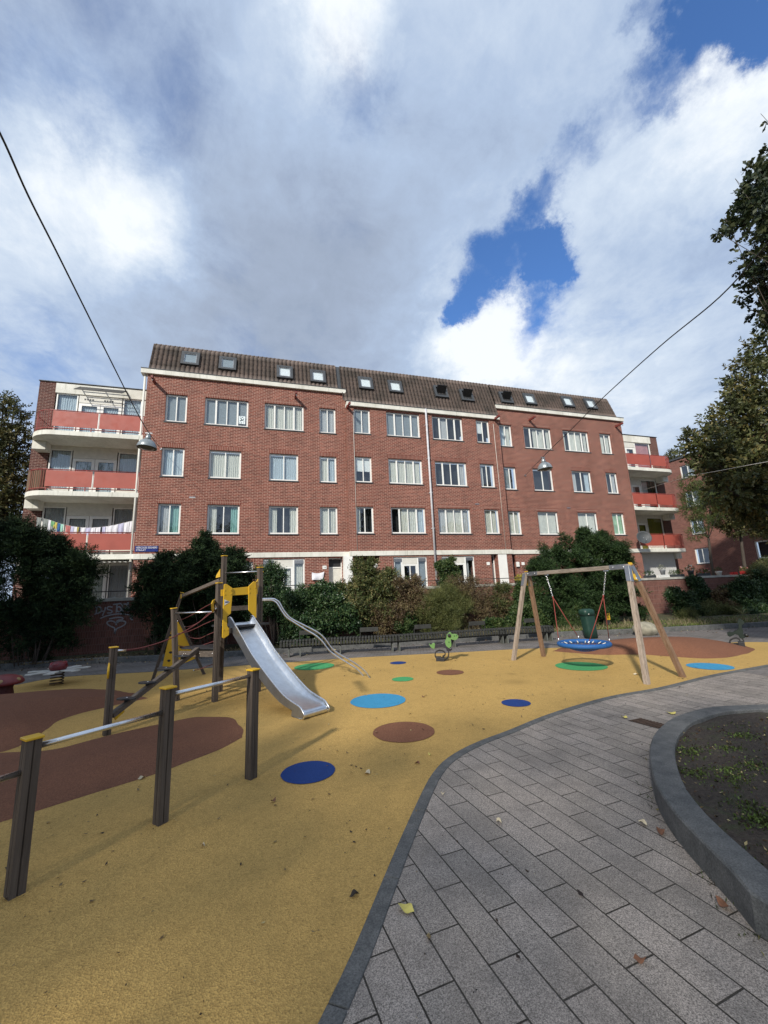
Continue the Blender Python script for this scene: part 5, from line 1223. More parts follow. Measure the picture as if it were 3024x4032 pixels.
# ------------------------------------------------------------------ retaining wall and terrace
YR = 17.8; CAPZ = 2.10
rw = empty('retaining_wall', (5, YR, 0), 'low brick retaining wall with pale concrete coping in front of the apartment terrace', 'retaining wall')
MB().box(-16, 36.9, YR, YR+.25, -.02, CAPZ-.12).build('brick_face', M_wallbrick, rw)
M_cap = plain('coping_concrete', (.36, .35, .31), .85, var=.25, vscale=2.5, bmp=.2)
b = MB(); x = -16
while x < 36.8: b.box(x+.004, min(x+1.5, 36.9)-.004, YR-.04, YR+.29, CAPZ-.12, CAPZ); x += 1.5
b.build('coping', M_cap, rw, bevel=.008)
MB().add([(-16, YR+.25, 1.3), (36.9, YR+.25, 1.3), (36.9, 34, 1.3), (-16, 34, 1.3)], [(0, 1, 2, 3)]).build('terrace', plain('terrace_tiles', (.22, .21, .19), .85, var=.2), kind='structure')
C5 = cr(0, 2280, 2.37); M_spray = plain('silver_spray_paint', (.30, .31, .34), .6, var=.15)
def stroke(b, px, w=.045, Y=YR-.006):
    pts = smooth_curve([F(*C5(*p), Y) for p in px], 5) if len(px) > 2 else [F(*C5(*p), Y) for p in px]
    vs = []
    for i, p in enumerate(pts):
        t = (pts[min(i+1, len(pts)-1)]-pts[max(i-1, 0)]).normalized(); n = Vector((-t.z, 0, t.x))*w/2; vs += [p+n, p-n]
    b.add(vs, [(2*i, 2*i+1, 2*i+3, 2*i+2) for i in range(len(pts)-1)])
b = MB()
for s in ([(905, 258), (900, 290), (898, 322)], [(888, 262), (932, 262), (948, 290), (925, 315), (885, 324)], [(942, 272), (952, 300), (975, 296)], [(985, 262), (975, 300), (955, 342)], [(1050, 262), (1012, 258), (1002, 280), (1040, 294), (1040, 314), (998, 316)],
          [(1055, 238), (1132, 228)], [(1092, 236), (1084, 312)], [(1110, 255), (1090, 275), (1098, 300), (1122, 302), (1132, 278), (1110, 255)], [(1142, 246), (1148, 332)], [(1130, 240), (1178, 234), (1188, 262), (1146, 284)], [(1194, 214), (1200, 276)], [(1196, 296), (1198, 306)],
          [(1232, 252), (1246, 246)], [(1262, 240), (1272, 250)], [(1226, 284), (1240, 290)], [(832, 352), (842, 352)], [(858, 346), (866, 344)], [(882, 332), (890, 328)], [(935, 368), (1000, 342), (1100, 325), (1180, 330), (1240, 345), (1215, 362), (1238, 382)],
          [(1018, 372), (1090, 358), (1142, 362), (1140, 378), (1095, 388), (1082, 430)], [(1085, 412), (1050, 392), (1010, 395), (1000, 415), (1030, 440), (1068, 458), (1070, 508)], [(1085, 412), (1120, 392), (1165, 395), (1168, 420), (1130, 445), (1088, 465), (1070, 510)]): stroke(b, s)
b.build('graffiti', M_spray, rw, label='silver graffiti lettering over a heart on the dark wall')
hr = empty('handrail', (5, YR+.1, CAPZ), 'thin black handrail running along the top of the retaining wall', 'handrail')
zr_ = F(1600, 2290, YR+.12).z; b = MB(); b.tube([(-7.2, YR+.12, zr_), (14.8, YR+.12, zr_)], .018, 6); b.build('rail', M_black, hr)
for k in range(8):
    x = -7+k*3.05; MB().tube([(x, YR+.12, CAPZ), (x, YR+.12, zr_)], .014, 6).build('baluster', M_black, hr)
# ------------------------------------------------------------------ foliage
def leaf_mesh(name, P, D, S, L, W, mat, parent, tint):
    """P start, D direction, S side vectors (n,3); L, W arrays"""
    n = len(P); L = L[:, None]; W = W[:, None]; U = np.cross(D, S)
    v = np.stack([P, P+D*L*.45+S*W*.5+U*L*.04, P+D*L-U*L*.10, P+D*L*.45-S*W*.5+U*L*.04], 1).reshape(-1, 3)
    off = np.array(WL[parent.name]) if parent else np.zeros(3); org = off
    if parent is None: org = np.array([v[:, 0].mean(), v[:, 1].mean(), v[:, 2].min()])
    v = v-org; me = bpy.data.meshes.new(name)
    me.vertices.add(4*n); me.vertices.foreach_set('co', v.astype(np.float32).ravel()); me.loops.add(4*n)
    me.loops.foreach_set('vertex_index', np.arange(4*n, dtype=np.int32)); me.polygons.add(n)
    me.polygons.foreach_set('loop_start', np.arange(0, 4*n, 4, dtype=np.int32)); me.polygons.foreach_set('loop_total', np.full(n, 4, dtype=np.int32))
    me.update(calc_edges=True); a = me.attributes.new('tint', 'FLOAT', 'POINT'); a.data.foreach_set('value', np.repeat(tint, 4).astype(np.float32))
    me.materials.append(mat); o = bpy.data.objects.new(name, me); col.objects.link(o)
    if parent: o.parent = parent
    else: o.location = Vector(org)
    WL[o.name] = Vector(org); return o
def nrm(a): return a/np.maximum(np.linalg.norm(a, axis=1, keepdims=True), 1e-9)
def sprays(blobs, dens, tl, m, L, W, seed, up=.3, spread=.8, inner=.35, leafdir=.7, zmin=.12, ymax=None, lump=.25, flat=0.0):
    """twigs rooted through the blobs' shells, leaves set along each twig"""
    rg = np.random.default_rng(seed); Ps = []; Os = []
    for c, r in blobs:
        rr = np.array(r); area = 4*math.pi*((rr[0]*rr[1])**1.6/3+(rr[0]*rr[2])**1.6/3+(rr[1]*rr[2])**1.6/3)**(1/1.6)
        n = int(area*dens); d = nrm(rg.normal(size=(n, 3))); rad = rg.uniform(inner, 1.0, n)**.5
        k1 = rg.uniform(2, 4, (3,)); ph = rg.uniform(0, 6, (3,)); lmp = 1+lump*np.sin(d@np.array([k1[0], 1, 2])*2+ph[0])*np.sin(d@np.array([1, k1[1], 2])*2.3+ph[1])
        p = np.array(c)+d*rr*rad[:, None]*lmp[:, None]; Ps.append(p); Os.append(d*rr/np.linalg.norm(rr)*1.7)
    P = np.concatenate(Ps); O = nrm(np.concatenate(Os)); keep = P[:, 2] > zmin
    if ymax is not None: keep &= P[:, 1] < ymax
    P = P[keep]; O = O[keep]; n = len(P)
    T = nrm(O*.9+rg.normal(size=(n, 3))*spread*.6+np.array([0, 0, up])); tint = rg.uniform(0, 1, n)
    lens = tl*rg.uniform(.6, 1.3, n); i = np.repeat(np.arange(n), m); t = np.tile((np.arange(m)+.5)/m, n)
    side = nrm(np.cross(T, rg.normal(size=(n, 3))*(1-flat)+np.array([0, 0, 1.0])*flat+1e-3)); sg = np.tile(np.where(np.arange(m) % 2, 1., -1.), n)[:, None]
    base = P[i]+T[i]*(t*lens[i])[:, None]
    D = nrm(T[i]*leafdir+side[i]*sg*.9+rg.normal(size=(n*m, 3))*.35+np.array([0, 0, -.12]))
    S = nrm(np.cross(D, T[i]*.3+rg.normal(size=(n*m, 3))))
    k = n*m; return base, D, S, L*rg.uniform(.7, 1.25, k), W*rg.uniform(.75, 1.2, k), np.clip(tint[i]*.7+rg.uniform(0, .3, k), 0, 1)
def BL(px, py, r, Y, sy=1.0, sz=1.0, sx=1.0):
    c = F(px, py, Y); R_ = r*(c-CAM).dot(FW)/FPX; return (tuple(c), (R_*sx, R_*sy, R_*sz))
M_yewshade = leafmat('yew_needles_shaded', [(.1, (.006, .014, .007)), (.5, (.015, .031, .013)), (.9, (.045, .075, .028))], .1, spec=.15, rough=.7)  # darker needle copy, the shade at the left put into the colour
M_yewr = leafmat('yew_needles_lit', [(.1, (.012, .028, .010)), (.5, (.026, .052, .017)), (.9, (.055, .095, .03))], .12, spec=.2)  # lighter copy of the same needles for the sunlit yew
M_green = leafmat('shrub_green', [(.1, (.020, .045, .015)), (.5, (.045, .085, .022)), (.9, (.11, .14, .045))], .25)
M_mixg = leafmat('rose_leaves', [(.1, (.045, .035, .015)), (.4, (.05, .08, .022)), (.7, (.13, .14, .05)), (.95, (.26, .22, .09))], .25, scale=2.5)
M_brown = leafmat('dry_leaves', [(.1, (.05, .03, .018)), (.45, (.10, .065, .035)), (.7, (.14, .12, .05)), (.95, (.24, .17, .09))], .2, scale=2.5)
M_grassy = leafmat('grassy_shrub', [(.1, (.05, .06, .02)), (.5, (.10, .12, .035)), (.9, (.20, .20, .07))], .3, scale=2)
M_laurel = leafmat('laurel_leaves', [(.1, (.015, .038, .016)), (.5, (.034, .070, .026)), (.9, (.085, .13, .05))], .15, rough=.35)
M_linden = leafmat('linden_leaves', [(.1, (.012, .022, .010)), (.5, (.028, .045, .018)), (.9, (.07, .08, .03))], .25)
M_chest = leafmat('chestnut_leaves', [(.1, (.03, .035, .014)), (.35, (.06, .07, .024)), (.6, (.095, .11, .034)), (.8, (.14, .12, .042)), (.95, (.24, .20, .07))], .25, scale=1.6)
M_acac = leafmat('light_tree_leaves', [(.1, (.035, .055, .018)), (.5, (.07, .10, .028)), (.9, (.15, .18, .05))], .35)
M_autumn = leafmat('early_autumn_leaves', [(.1, (.04, .05, .02)), (.5, (.08, .09, .03)), (.9, (.16, .13, .05))], .3)
M_bark = wood('bark', (.035, .028, .022), (.085, .07, .055), axis='Z', crack=.7)
M_stem = plain('shrub_stem', (.06, .045, .035), .85, var=.3)
def limbs(b, root, blobs, r0, rg, frac=1.0):
    for c, r in blobs:
        if rg.random() > frac: continue
        c = Vector(c); m1 = root+(c-root)*.5+Vector((rg.uniform(-.2, .2), rg.uniform(-.2, .2), rg.uniform(-.1, .25)))*(c-root).length*.4
        b.tube(smooth_curve([root, m1, c, c+Vector((rg.uniform(-.5, .5), rg.uniform(-.5, .5), .6))*r[0]*.6], 3), [r0*(1-.08*i) for i in range(10)][:10], 6)
def shoots(blobs, k, seed, ln=.45, up=.5):
    rg = random.Random(seed); out = []
    for c, r in blobs:
        rm = (r[0]+r[2])/2
        for _ in range(k):
            d = Vector((rg.gauss(0, 1), rg.gauss(0, 1)*.8-.3, rg.gauss(0, 1)+up)).normalized(); L_ = ln*rg.uniform(.5, 1.3)*min(1, rm/.6)
            for t, q in ((.0, .17), (.35, .14), (.7, .10), (1.0, .06)):
                p = Vector(c)+Vector((d.x*r[0], d.y*r[1], d.z*r[2]))*.88+d*L_*t+Z*(-.10*t*t); out.append((tuple(p), (q*min(1, rm/.5)*1.1,)*3))
    return out
def shrub(name, label, cat, blobs, mat, dens, tl, m, L, W, seed, group=None, stems=5, sr=.015, shoot=0, sln=.45, bs=.88, **kw):
    blobs0 = blobs
    if shoot: blobs = [(c, tuple(q*bs for q in r)) for c, r in blobs]+shoots(blobs, shoot, seed, sln)
    cs = np.array([c for c, r in blobs]); bx, by = cs[:, 0].mean(), cs[:, 1].mean()
    t = empty(name, (bx, by, .11), label, cat, group); rg = random.Random(seed)
    leaf_mesh('foliage', *[q for q in sprays(blobs, dens, tl, m, L, W, seed, **kw)][:5], mat, t, None) if False else None
    P, D, S, LL, WW, ti = sprays(blobs, dens, tl, m, L, W, seed, **kw); leaf_mesh('foliage', P, D, S, LL, WW, mat, t, ti)
    b = MB(); n = 0
    for c, r in blobs0:
        for q in range(max(1, stems//max(1, len(blobs0)//2))):
            e = Vector(c)+Vector((rg.uniform(-1, 1)*r[0], rg.uniform(-1, 1)*r[1], rg.uniform(0, 1)*r[2]))*.8; s = Vector((bx+(c[0]-bx)*.35+rg.uniform(-.1, .1), by+rg.uniform(-.1, .1), .08))
            b.tube(smooth_curve([s, s+(e-s)*.5+Vector((rg.uniform(-.15, .15), 0, .1)), e], 3), [sr*1.3, sr*1.2, sr*1.1, sr, sr*.8, sr*.6, sr*.4], 5)
    b.build('stem', M_stem, t); return t
# dark yews at the left, by the wall
yk = dict(shoot=12, sln=.60, bs=.70, up=.25, flat=.5, leafdir=.9, ymax=YR-.02)
shrub('yew', 'large very dark yew mass filling the left edge beside the graffiti wall', 'yew shrub', [BL(40, 2300, 180, 16.4, .35), BL(220, 2285, 110, 16.5, .5), BL(90, 2470, 160, 16.6, .4, .9), BL(230, 2380, 100, 16.6, .6), BL(20, 2145, 65, 16.4, .7), BL(110, 2130, 40, 16.4, .7), BL(200, 2160, 40, 16.5, .8), BL(160, 2200, 60, 16.5), BL(300, 2265, 40, 16.6), BL(290, 2340, 40, 16.6), BL(-180, 2330, 220, 16.3, .35), BL(340, 2240, 18, 16.6), BL(250, 2180, 25, 16.6)],
      M_yewshade, 140, .22, 10, .085, .026, 11, **yk)
shrub('yew', 'dark yew right of the graffiti with its top under the street name sign', 'yew shrub', [BL(630, 2320, 66, 16.6), BL(588, 2262, 28, 16.6), BL(650, 2255, 48, 16.7), BL(625, 2400, 75, 16.7, .8), BL(690, 2350, 62, 16.6), BL(645, 2200, 18, 16.6), BL(690, 2440, 60, 16.9, .7)],
      M_yewshade, 140, .18, 10, .08, .025, 12, **yk)
shrub('yew', 'tall spired yew behind the play tower with long side branches', 'yew shrub', [BL(790, 2230, 55, 16.6), BL(800, 2160, 28, 16.6), BL(803, 2115, 14, 16.6), BL(760, 2290, 72, 16.7), BL(855, 2280, 78, 16.6), BL(905, 2215, 32, 16.5), BL(945, 2190, 18, 16.4), BL(925, 2310, 52, 16.6), BL(820, 2380, 88, 16.8, .7), BL(740, 2240, 30, 16.6), BL(955, 2230, 16, 16.5), BL(900, 2420, 60, 16.9, .7)],
      M_yewshade, 140, .18, 10, .08, .025, 13, **yk)
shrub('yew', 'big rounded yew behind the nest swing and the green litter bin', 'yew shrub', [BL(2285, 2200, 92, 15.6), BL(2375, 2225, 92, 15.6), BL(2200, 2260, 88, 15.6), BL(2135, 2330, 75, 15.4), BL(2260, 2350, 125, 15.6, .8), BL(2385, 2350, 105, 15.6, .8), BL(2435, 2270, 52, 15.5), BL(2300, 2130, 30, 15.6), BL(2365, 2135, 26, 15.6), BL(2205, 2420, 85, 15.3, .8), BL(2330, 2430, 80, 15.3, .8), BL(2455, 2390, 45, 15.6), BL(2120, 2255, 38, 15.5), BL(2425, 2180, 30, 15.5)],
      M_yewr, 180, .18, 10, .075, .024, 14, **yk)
gs = 'mixed shrubs between the long bench and the retaining wall'
sh = dict(shoot=5, group=gs, ymax=YR-.02)
shrub('shrub', 'dark leafy bush with bare forked stems behind the curved slide rails', 'shrub', [BL(1060, 2320, 62, 16.4), BL(1130, 2390, 60, 16.3), BL(1020, 2390, 55, 16.5), BL(1085, 2265, 30, 16.5), BL(1150, 2450, 45, 16.3), BL(1180, 2370, 40, 16.4)], M_laurel, 209, .2, 8, .06, .035, 21, stems=9, sr=.03, **sh)
shrub('shrub', 'broad leaved green shrub just right of the curved rails, below the cloth', 'shrub', [BL(1240, 2390, 55, 16.3), BL(1290, 2360, 45, 16.4), BL(1330, 2430, 60, 16.0), BL(1240, 2460, 55, 16.0), BL(1180, 2470, 38, 16.0)], M_laurel, 228, .2, 8, .085, .055, 22, **sh)
shrub('shrub', 'tall yellowish rose bush in front of the dark porch with long shoots', 'shrub', [BL(1420, 2330, 55, 16.3), BL(1480, 2300, 50, 16.4), BL(1430, 2260, 30, 16.4), BL(1410, 2225, 16, 16.4), BL(1510, 2350, 55, 16.2), BL(1440, 2400, 60, 16.0), BL(1395, 2440, 45, 15.9), BL(1535, 2265, 18, 16.4), BL(1465, 2225, 14, 16.3)], M_mixg, 142, .26, 8, .07, .042, 23, stems=12, **sh)
shrub('shrub', 'brown and olive tangle of dry stems left of the downpipe', 'shrub', [BL(1570, 2340, 55, 16.2), BL(1610, 2400, 60, 16.0), BL(1560, 2430, 55, 15.8), BL(1530, 2460, 40, 15.6), BL(1640, 2320, 35, 16.3), BL(1500, 2440, 40, 15.7)], M_brown, 152, .24, 8, .06, .034, 24, stems=12, **sh)
shrub('shrub', 'small round yellow green bush low behind the bench', 'shrub', [BL(1590, 2470, 30, 15.4), BL(1615, 2440, 25, 15.5)], M_green, 285, .14, 8, .055, .035, 25, **sh)
shrub('shrub', 'feathery yellow green broom bush behind the spring dinosaur', 'shrub', [BL(1720, 2400, 52, 15.7), BL(1760, 2440, 48, 15.5), BL(1690, 2450, 45, 15.5), BL(1790, 2390, 40, 15.8), BL(1740, 2350, 35, 15.9)], M_grassy, 209, .34, 10, .09, .012, 26, up=.9, spread=.5, stems=10, **sh)
shrub('shrub', 'reddish brown dried bush under the second garden door', 'shrub', [BL(1830, 2360, 50, 16.2), BL(1880, 2330, 40, 16.4), BL(1800, 2320, 35, 16.4), BL(1940, 2400, 48, 16.2), BL(1860, 2420, 50, 15.9)], M_brown, 117, .26, 7, .05, .026, 27, stems=14, **sh)
shrub('shrub', 'green climber hiding the left side of the second garden door', 'climber', [BL(1760, 2245, 32, 17.4), BL(1765, 2290, 30, 17.3), BL(1735, 2230, 14, 17.5)], M_green, 285, .16, 7, .07, .05, 28, **sh)
shrub('shrub', 'light green airy bush beside the bare patch of retaining wall', 'shrub', [BL(1975, 2340, 32, 16.4), BL(1950, 2370, 32, 16.3), BL(1990, 2400, 28, 16.2)], M_mixg, 171, .2, 7, .055, .03, 29, **sh)
shrub('shrub', 'low rosette of long bright green leaves behind the bench back', 'plant', [BL(1960, 2470, 26, 14.9, .8, .5), BL(1930, 2465, 15, 15.0)], M_green, 228, .1, 5, .17, .06, 30, up=.8, **sh)
shrub('shrub', 'leafy green bush left of the big yew, behind the swing legs', 'shrub', [BL(2050, 2430, 42, 15.3), BL(2080, 2380, 40, 15.5), BL(2110, 2440, 45, 15.1), BL(2065, 2340, 28, 15.6), BL(2035, 2470, 30, 15.1)], M_green, 228, .2, 8, .075, .045, 31, **sh)
shrub('shrub', 'soft green bush at the foot of the yew, left of the litter bin', 'shrub', [BL(2260, 2440, 38, 14.6), BL(2290, 2480, 32, 14.4), BL(2240, 2480, 30, 14.4)], M_green, 247, .16, 8, .05, .02, 32, **sh)
g2 = 'shrubs on the bank right of the swing'
sh2 = dict(shoot=4, group=g2, ymax=YR-.02)
shrub('shrub', 'grey green rounded bush against the sloping brick wall patch', 'shrub', [BL(2680, 2370, 38, 16.2), BL(2650, 2345, 24, 16.3), BL(2700, 2410, 35, 16.0)], M_laurel, 190, .22, 8, .075, .04, 41, **sh2)
shrub('shrub', 'dark ivy hanging over the coping of the retaining wall', 'climber', [BL(2745, 2300, 26, 17.5, .5), BL(2765, 2340, 34, 17.4, .5), BL(2780, 2375, 30, 17.3, .5), BL(2720, 2285, 14, 17.6)], M_laurel, 323, .14, 6, .08, .065, 42, ymax=YR+.1, group=g2)
shrub('shrub', 'wide feathery green bush sprawling below the hanging ivy', 'shrub', [BL(2760, 2430, 52, 15.6), BL(2820, 2420, 50, 15.6), BL(2690, 2460, 42, 15.2), BL(2800, 2475, 45, 15.0), BL(2735, 2485, 40, 14.8), BL(2650, 2475, 34, 15.0)], M_grassy, 209, .24, 10, .07, .02, 43, **sh2)
shrub('shrub', 'brownish autumn coloured bush between ivy and laurel', 'shrub', [BL(2850, 2360, 30, 16.4), BL(2870, 2400, 34, 16.0), BL(2880, 2330, 25, 16.6)], M_brown, 209, .18, 7, .08, .05, 44, **sh2)
shrub('shrub', 'dark glossy laurel at the right edge below the coping', 'shrub', [BL(2940, 2390, 55, 15.6), BL(2900, 2340, 40, 16.0), BL(3000, 2360, 60, 15.6), BL(3080, 2400, 80, 15.4), BL(2960, 2440, 45, 15.0), BL(3040, 2320, 60, 16)], M_laurel, 228, .2, 8, .10, .055, 45, **sh2)
shrub('shrub', 'bushy green shrub rising above the coping at the right edge', 'shrub', [BL(2985, 2270, 45, 16.6), BL(3050, 2250, 60, 16.6), BL(2960, 2310, 30, 16.8)], M_mixg, 171, .22, 8, .06, .035, 46, **sh2)
shrub('shrub', 'clump of broken yellow reed leaves near the back kerb', 'plant', [BL(2930, 2440, 20, 14.0), BL(2945, 2455, 18, 13.9)], leafmat('straw', [(.2, (.15, .13, .05)), (.8, (.35, .31, .13))], .2), 12, .2, 3, .45, .03, 47, up=1.2, group=g2, stems=1)
shrub('shrub', 'low green leafy plants along the far kerb behind the grey rocker', 'plant', [BL(2930, 2480, 26, 13.2, 1, .5), BL(2880, 2485, 22, 13.2, 1, .4), BL(2980, 2480, 30, 13.1, 1, .5)], M_green, 190, .12, 6, .1, .04, 48, group=g2)
shrub('shrub', 'bright yellow leaved bush on the terrace beside the white door', 'shrub', [BL(2045, 2283, 16, 18.6), BL(2062, 2278, 14, 18.6)], leafmat('golden_leaves', [(.1, (.25, .22, .03)), (.9, (.55, .48, .08))], .3), 160, .1, 6, .06, .03, 49, group=None)
# grass and ground cover: stuff
def scatter_grass(name, poly_pts, n, L, W, mat, seed, z=.12):
    rg = np.random.default_rng(seed); P = []
    (xa, ya), (xb, yb) = poly_pts[0], poly_pts[1]
    u = rg.uniform(0, 1, n); w = rg.uniform(0, 1, n)**1.5; x = xa+(xb-xa)*u; y = ya+(yb-ya)*u+.2+w*poly_pts[2]
    P = np.stack([x, y, np.full(n, z)], 1); cl = np.sin(x*3.1)*np.sin(y*2.7+x)+rg.normal(size=n)*.5; P = P[cl > -.1]; n = len(P)
    D = nrm(rg.normal(size=(n, 3))*.55+np.array([0, 0, 1.0])); S = nrm(np.cross(D, rg.normal(size=(n, 3))))
    o = leaf_mesh(name, P, D, S, L*rg.uniform(.5, 1.4, n), W*rg.uniform(.7, 1.3, n), mat, None, rg.uniform(0, 1, n)); tag(o, kind='stuff'); return o
M_grass = leafmat('grass_blades', [(.1, (.05, .08, .015)), (.5, (.10, .17, .03)), (.9, (.22, .26, .07))], .3, scale=2)
M_drygrass = leafmat('dry_grass_blades', [(.1, (.12, .09, .05)), (.9, (.35, .30, .17))], .3, scale=2)
scatter_grass('grass', [(9.8, 13.8), (14.5, 12.6), 1.8], 9000, .07, .02, M_grass, 61)
scatter_grass('grass', [(14.5, 12.6), (24, 11.0), 2.5], 9000, .09, .02, M_grass, 62)
scatter_grass('dry_grass', [(9.8, 13.8), (20, 11.5), 2.2], 3500, .22, .016, M_drygrass, 63)
scatter_grass('dry_grass', [(6.5, 14.5), (10, 13.8), 1.4], 1500, .28, .016, M_drygrass, 64)
scatter_grass('ground_cover', [(0.5, 15.0), (10, 13.8), 1.2], 5000, .09, .04, M_mixg, 65)
scatter_grass('ground_cover', [(-9, 16.3), (1, 15), 1.2], 2500, .07, .04, M_brown, 66)
# ------------------------------------------------------------------ trees
def tree(label, base, fork, blobs, mat, dens, tl, m, L, W, seed, r0=.12, group=None, name='tree', br=.04, **kw):
    t = empty(name, tuple(base), label, 'tree', group); rg = random.Random(seed); b = MB(); base = Vector(base); fork = Vector(fork)
    md_ = base+(fork-base)*.5+Vector((rg.uniform(-.08, .08), rg.uniform(-.08, .08), 0)); b.tube(smooth_curve([base-Z*.1, base+(md_-base)*.3, md_, fork], 4), [r0*1.35]+[r0*1.1]*2+[r0*(1-.03*i) for i in range(10)], 10)
    b.build('trunk', M_bark, t); b = MB(); limbs(b, fork, blobs, br, rg)
    b.build('branches', M_bark, t)
    P, D, S, LL, WW, ti = sprays(blobs, dens, tl, m, L, W, seed, **kw); leaf_mesh('crown', P, D, S, LL, WW, mat, t, ti); return t
tk0 = FX(2933, 2236, 29.3); 
b0 = F(2936, 2262, 19.0); f0 = F(2915, 2095, 19.0)
tree('slim dark trunked tree on the terrace in front of the neighbouring brick wall', (b0.x, 19.0, 1.3), f0, [BL(2920, 2010, 60, 19, .8, .7), BL(2850, 2040, 40, 19), BL(2980, 1990, 70, 19), BL(2870, 1960, 60, 19), BL(2930, 1900, 80, 19), BL(3040, 2050, 60, 18.6), BL(2890, 2085, 26, 19), BL(2990, 2080, 34, 18.8), BL(3060, 1930, 90, 19)],
     M_autumn, 75, .3, 8, .11, .07, 71, r0=.11, br=.035, up=.05)
tree('airy light green tree between the right balconies and the chestnut', (26.9, 18.6, 1.3), F(2790, 2120, 18.6), [BL(2740, 1960, 50, 18.6), BL(2790, 1930, 50, 18.6), BL(2720, 2010, 35, 18.5), BL(2800, 2010, 45, 18.6), BL(2760, 2060, 30, 18.4), BL(2850, 1960, 45, 18.6), BL(2700, 1900, 25, 18.6), BL(2740, 2100, 25, 18.4)],
     M_acac, 75, .3, 8, .075, .035, 72, r0=.09, br=.025, up=.05)
tree('distant tree top showing beside the upper right balcony', (40, 33, 1.3), F(2660, 1950, 33), [BL(2655, 1800, 28, 33), BL(2665, 1835, 34, 33), BL(2640, 1860, 30, 33), BL(2675, 1880, 30, 33), BL(2650, 1920, 34, 33)], M_autumn, 34, .4, 8, .13, .09, 73, r0=.15)
tree('large horse chestnut with browning leaves filling the right edge', (19.6, 9.6, .1), (19.2, 9.9, 3.4),
     [BL(2990, 1700, 170, 10.4), BL(2900, 1830, 110, 10.2, .8), BL(2800, 1770, 75, 10.2), BL(2740, 1735, 45, 10.2), BL(2880, 1650, 70, 10.4), BL(2960, 1500, 90, 10.4), BL(3020, 1370, 75, 10.4), BL(3120, 1750, 200, 10.2), BL(2870, 1930, 60, 9.8), BL(2960, 1960, 90, 9.8), BL(3060, 2000, 110, 9.6), BL(2830, 1830, 50, 10), BL(2780, 1830, 30, 10.0), BL(2920, 1560, 50, 10.4), BL(3000, 1880, 90, 9.8)],
     M_chest, 24, .34, 8, .17, .085, 74, r0=.28, br=.07, up=-.15, spread=1.0)
tree('linden at the right whose drooping leafy branches hang into the sky', (11.2, 3.2, .2), (11.0, 3.4, 3.6),
     [BL(3015, 730, 62, 4.9), BL(2955, 780, 38, 4.9), BL(2910, 845, 28, 4.9), BL(3040, 880, 40, 4.9), BL(2870, 890, 17, 4.9), BL(2835, 920, 13, 4.9), BL(2915, 735, 14, 4.9), BL(2970, 660, 22, 4.9), BL(3020, 860, 20, 4.9), BL(3005, 1055, 14, 4.9), BL(2970, 1078, 10, 4.9), BL(2940, 1100, 8, 4.9), BL(3020, 1230, 14, 4.9), BL(3000, 1250, 9, 4.9), BL(3020, 610, 18, 4.9), BL(3020, 475, 8, 4.9), BL(3050, 1150, 40, 4.9), BL(3040, 1040, 24, 4.9),
      ((11.6, 3.4, 8.5), (2.2, 2.0, 2.2)), ((11.2, 2.2, 6.5), (2.0, 2.0, 1.6))],
     M_linden, 120, .15, 7, .10, .08, 75, r0=.2, br=.009, up=-.35, spread=.9, inner=.15)
gt = 'trees behind the yews at the left edge'
tree('autumn tinged tree with gaps, at the left edge behind the balconies', (-15.5, 24, 0), F(20, 2150, 24), [BL(20, 1640, 60, 24), BL(60, 1720, 45, 24), BL(10, 1800, 70, 24), BL(65, 1850, 45, 24), BL(20, 1930, 70, 24), BL(50, 2010, 60, 24), BL(-60, 1750, 110, 24), BL(-80, 1950, 130, 24), BL(15, 1590, 30, 24), BL(55, 1600, 18, 24), BL(85, 1660, 16, 24), BL(-20, 2080, 90, 24)],
     M_autumn, 32, .4, 8, .12, .08, 76, r0=.2, br=.05, up=.1)
# trees behind the photographer that throw the shade over the left and the foreground
def shade_tree(x, y, h, r, seed, dens=6.0, lab=''):
    rg = random.Random(seed); bl = [((x+rg.uniform(-1, 1)*r*.6, y+rg.uniform(-1, 1)*r*.6, h+rg.uniform(-.45, .5)*r), (r*rg.uniform(.35, .55),)*3) for _ in range(9)]
    tree(lab, (x, y, 0), (x, y, h-r*.9), bl, M_linden, dens, .6, 7, .17, .13, seed, r0=.25, br=.08)
# shade: crowns lie outside the frame, up-sun of the parts that are in shadow in the photograph
for i, (gx_, gy_, h, r, dn_) in enumerate([(-2.2, 5.0, 8.5, 3.6, 4.5), (-5.5, 9.5, 9.0, 4.0, 7), (-9.0, 15.5, 9.5, 4.2, 11), (1.6, 1.6, 8.0, 3.2, 1.6), (4.6, 1.2, 9.0, 2.8, 1.8), (-3.6, 14.8, 10.5, 3.0, 9)]):
    tt = h-.8; shade_tree(gx_-tt*1.0, gy_-tt*1.09, h, r, 200+i, dn_, ['shade tree standing left of and behind the camera', 'shade tree far left of the playground outside the view', 'shade tree beyond the left edge near the yews', 'shade tree directly behind the camera', 'shade tree behind the camera to the right', 'tall shade tree left of the yews'][i])
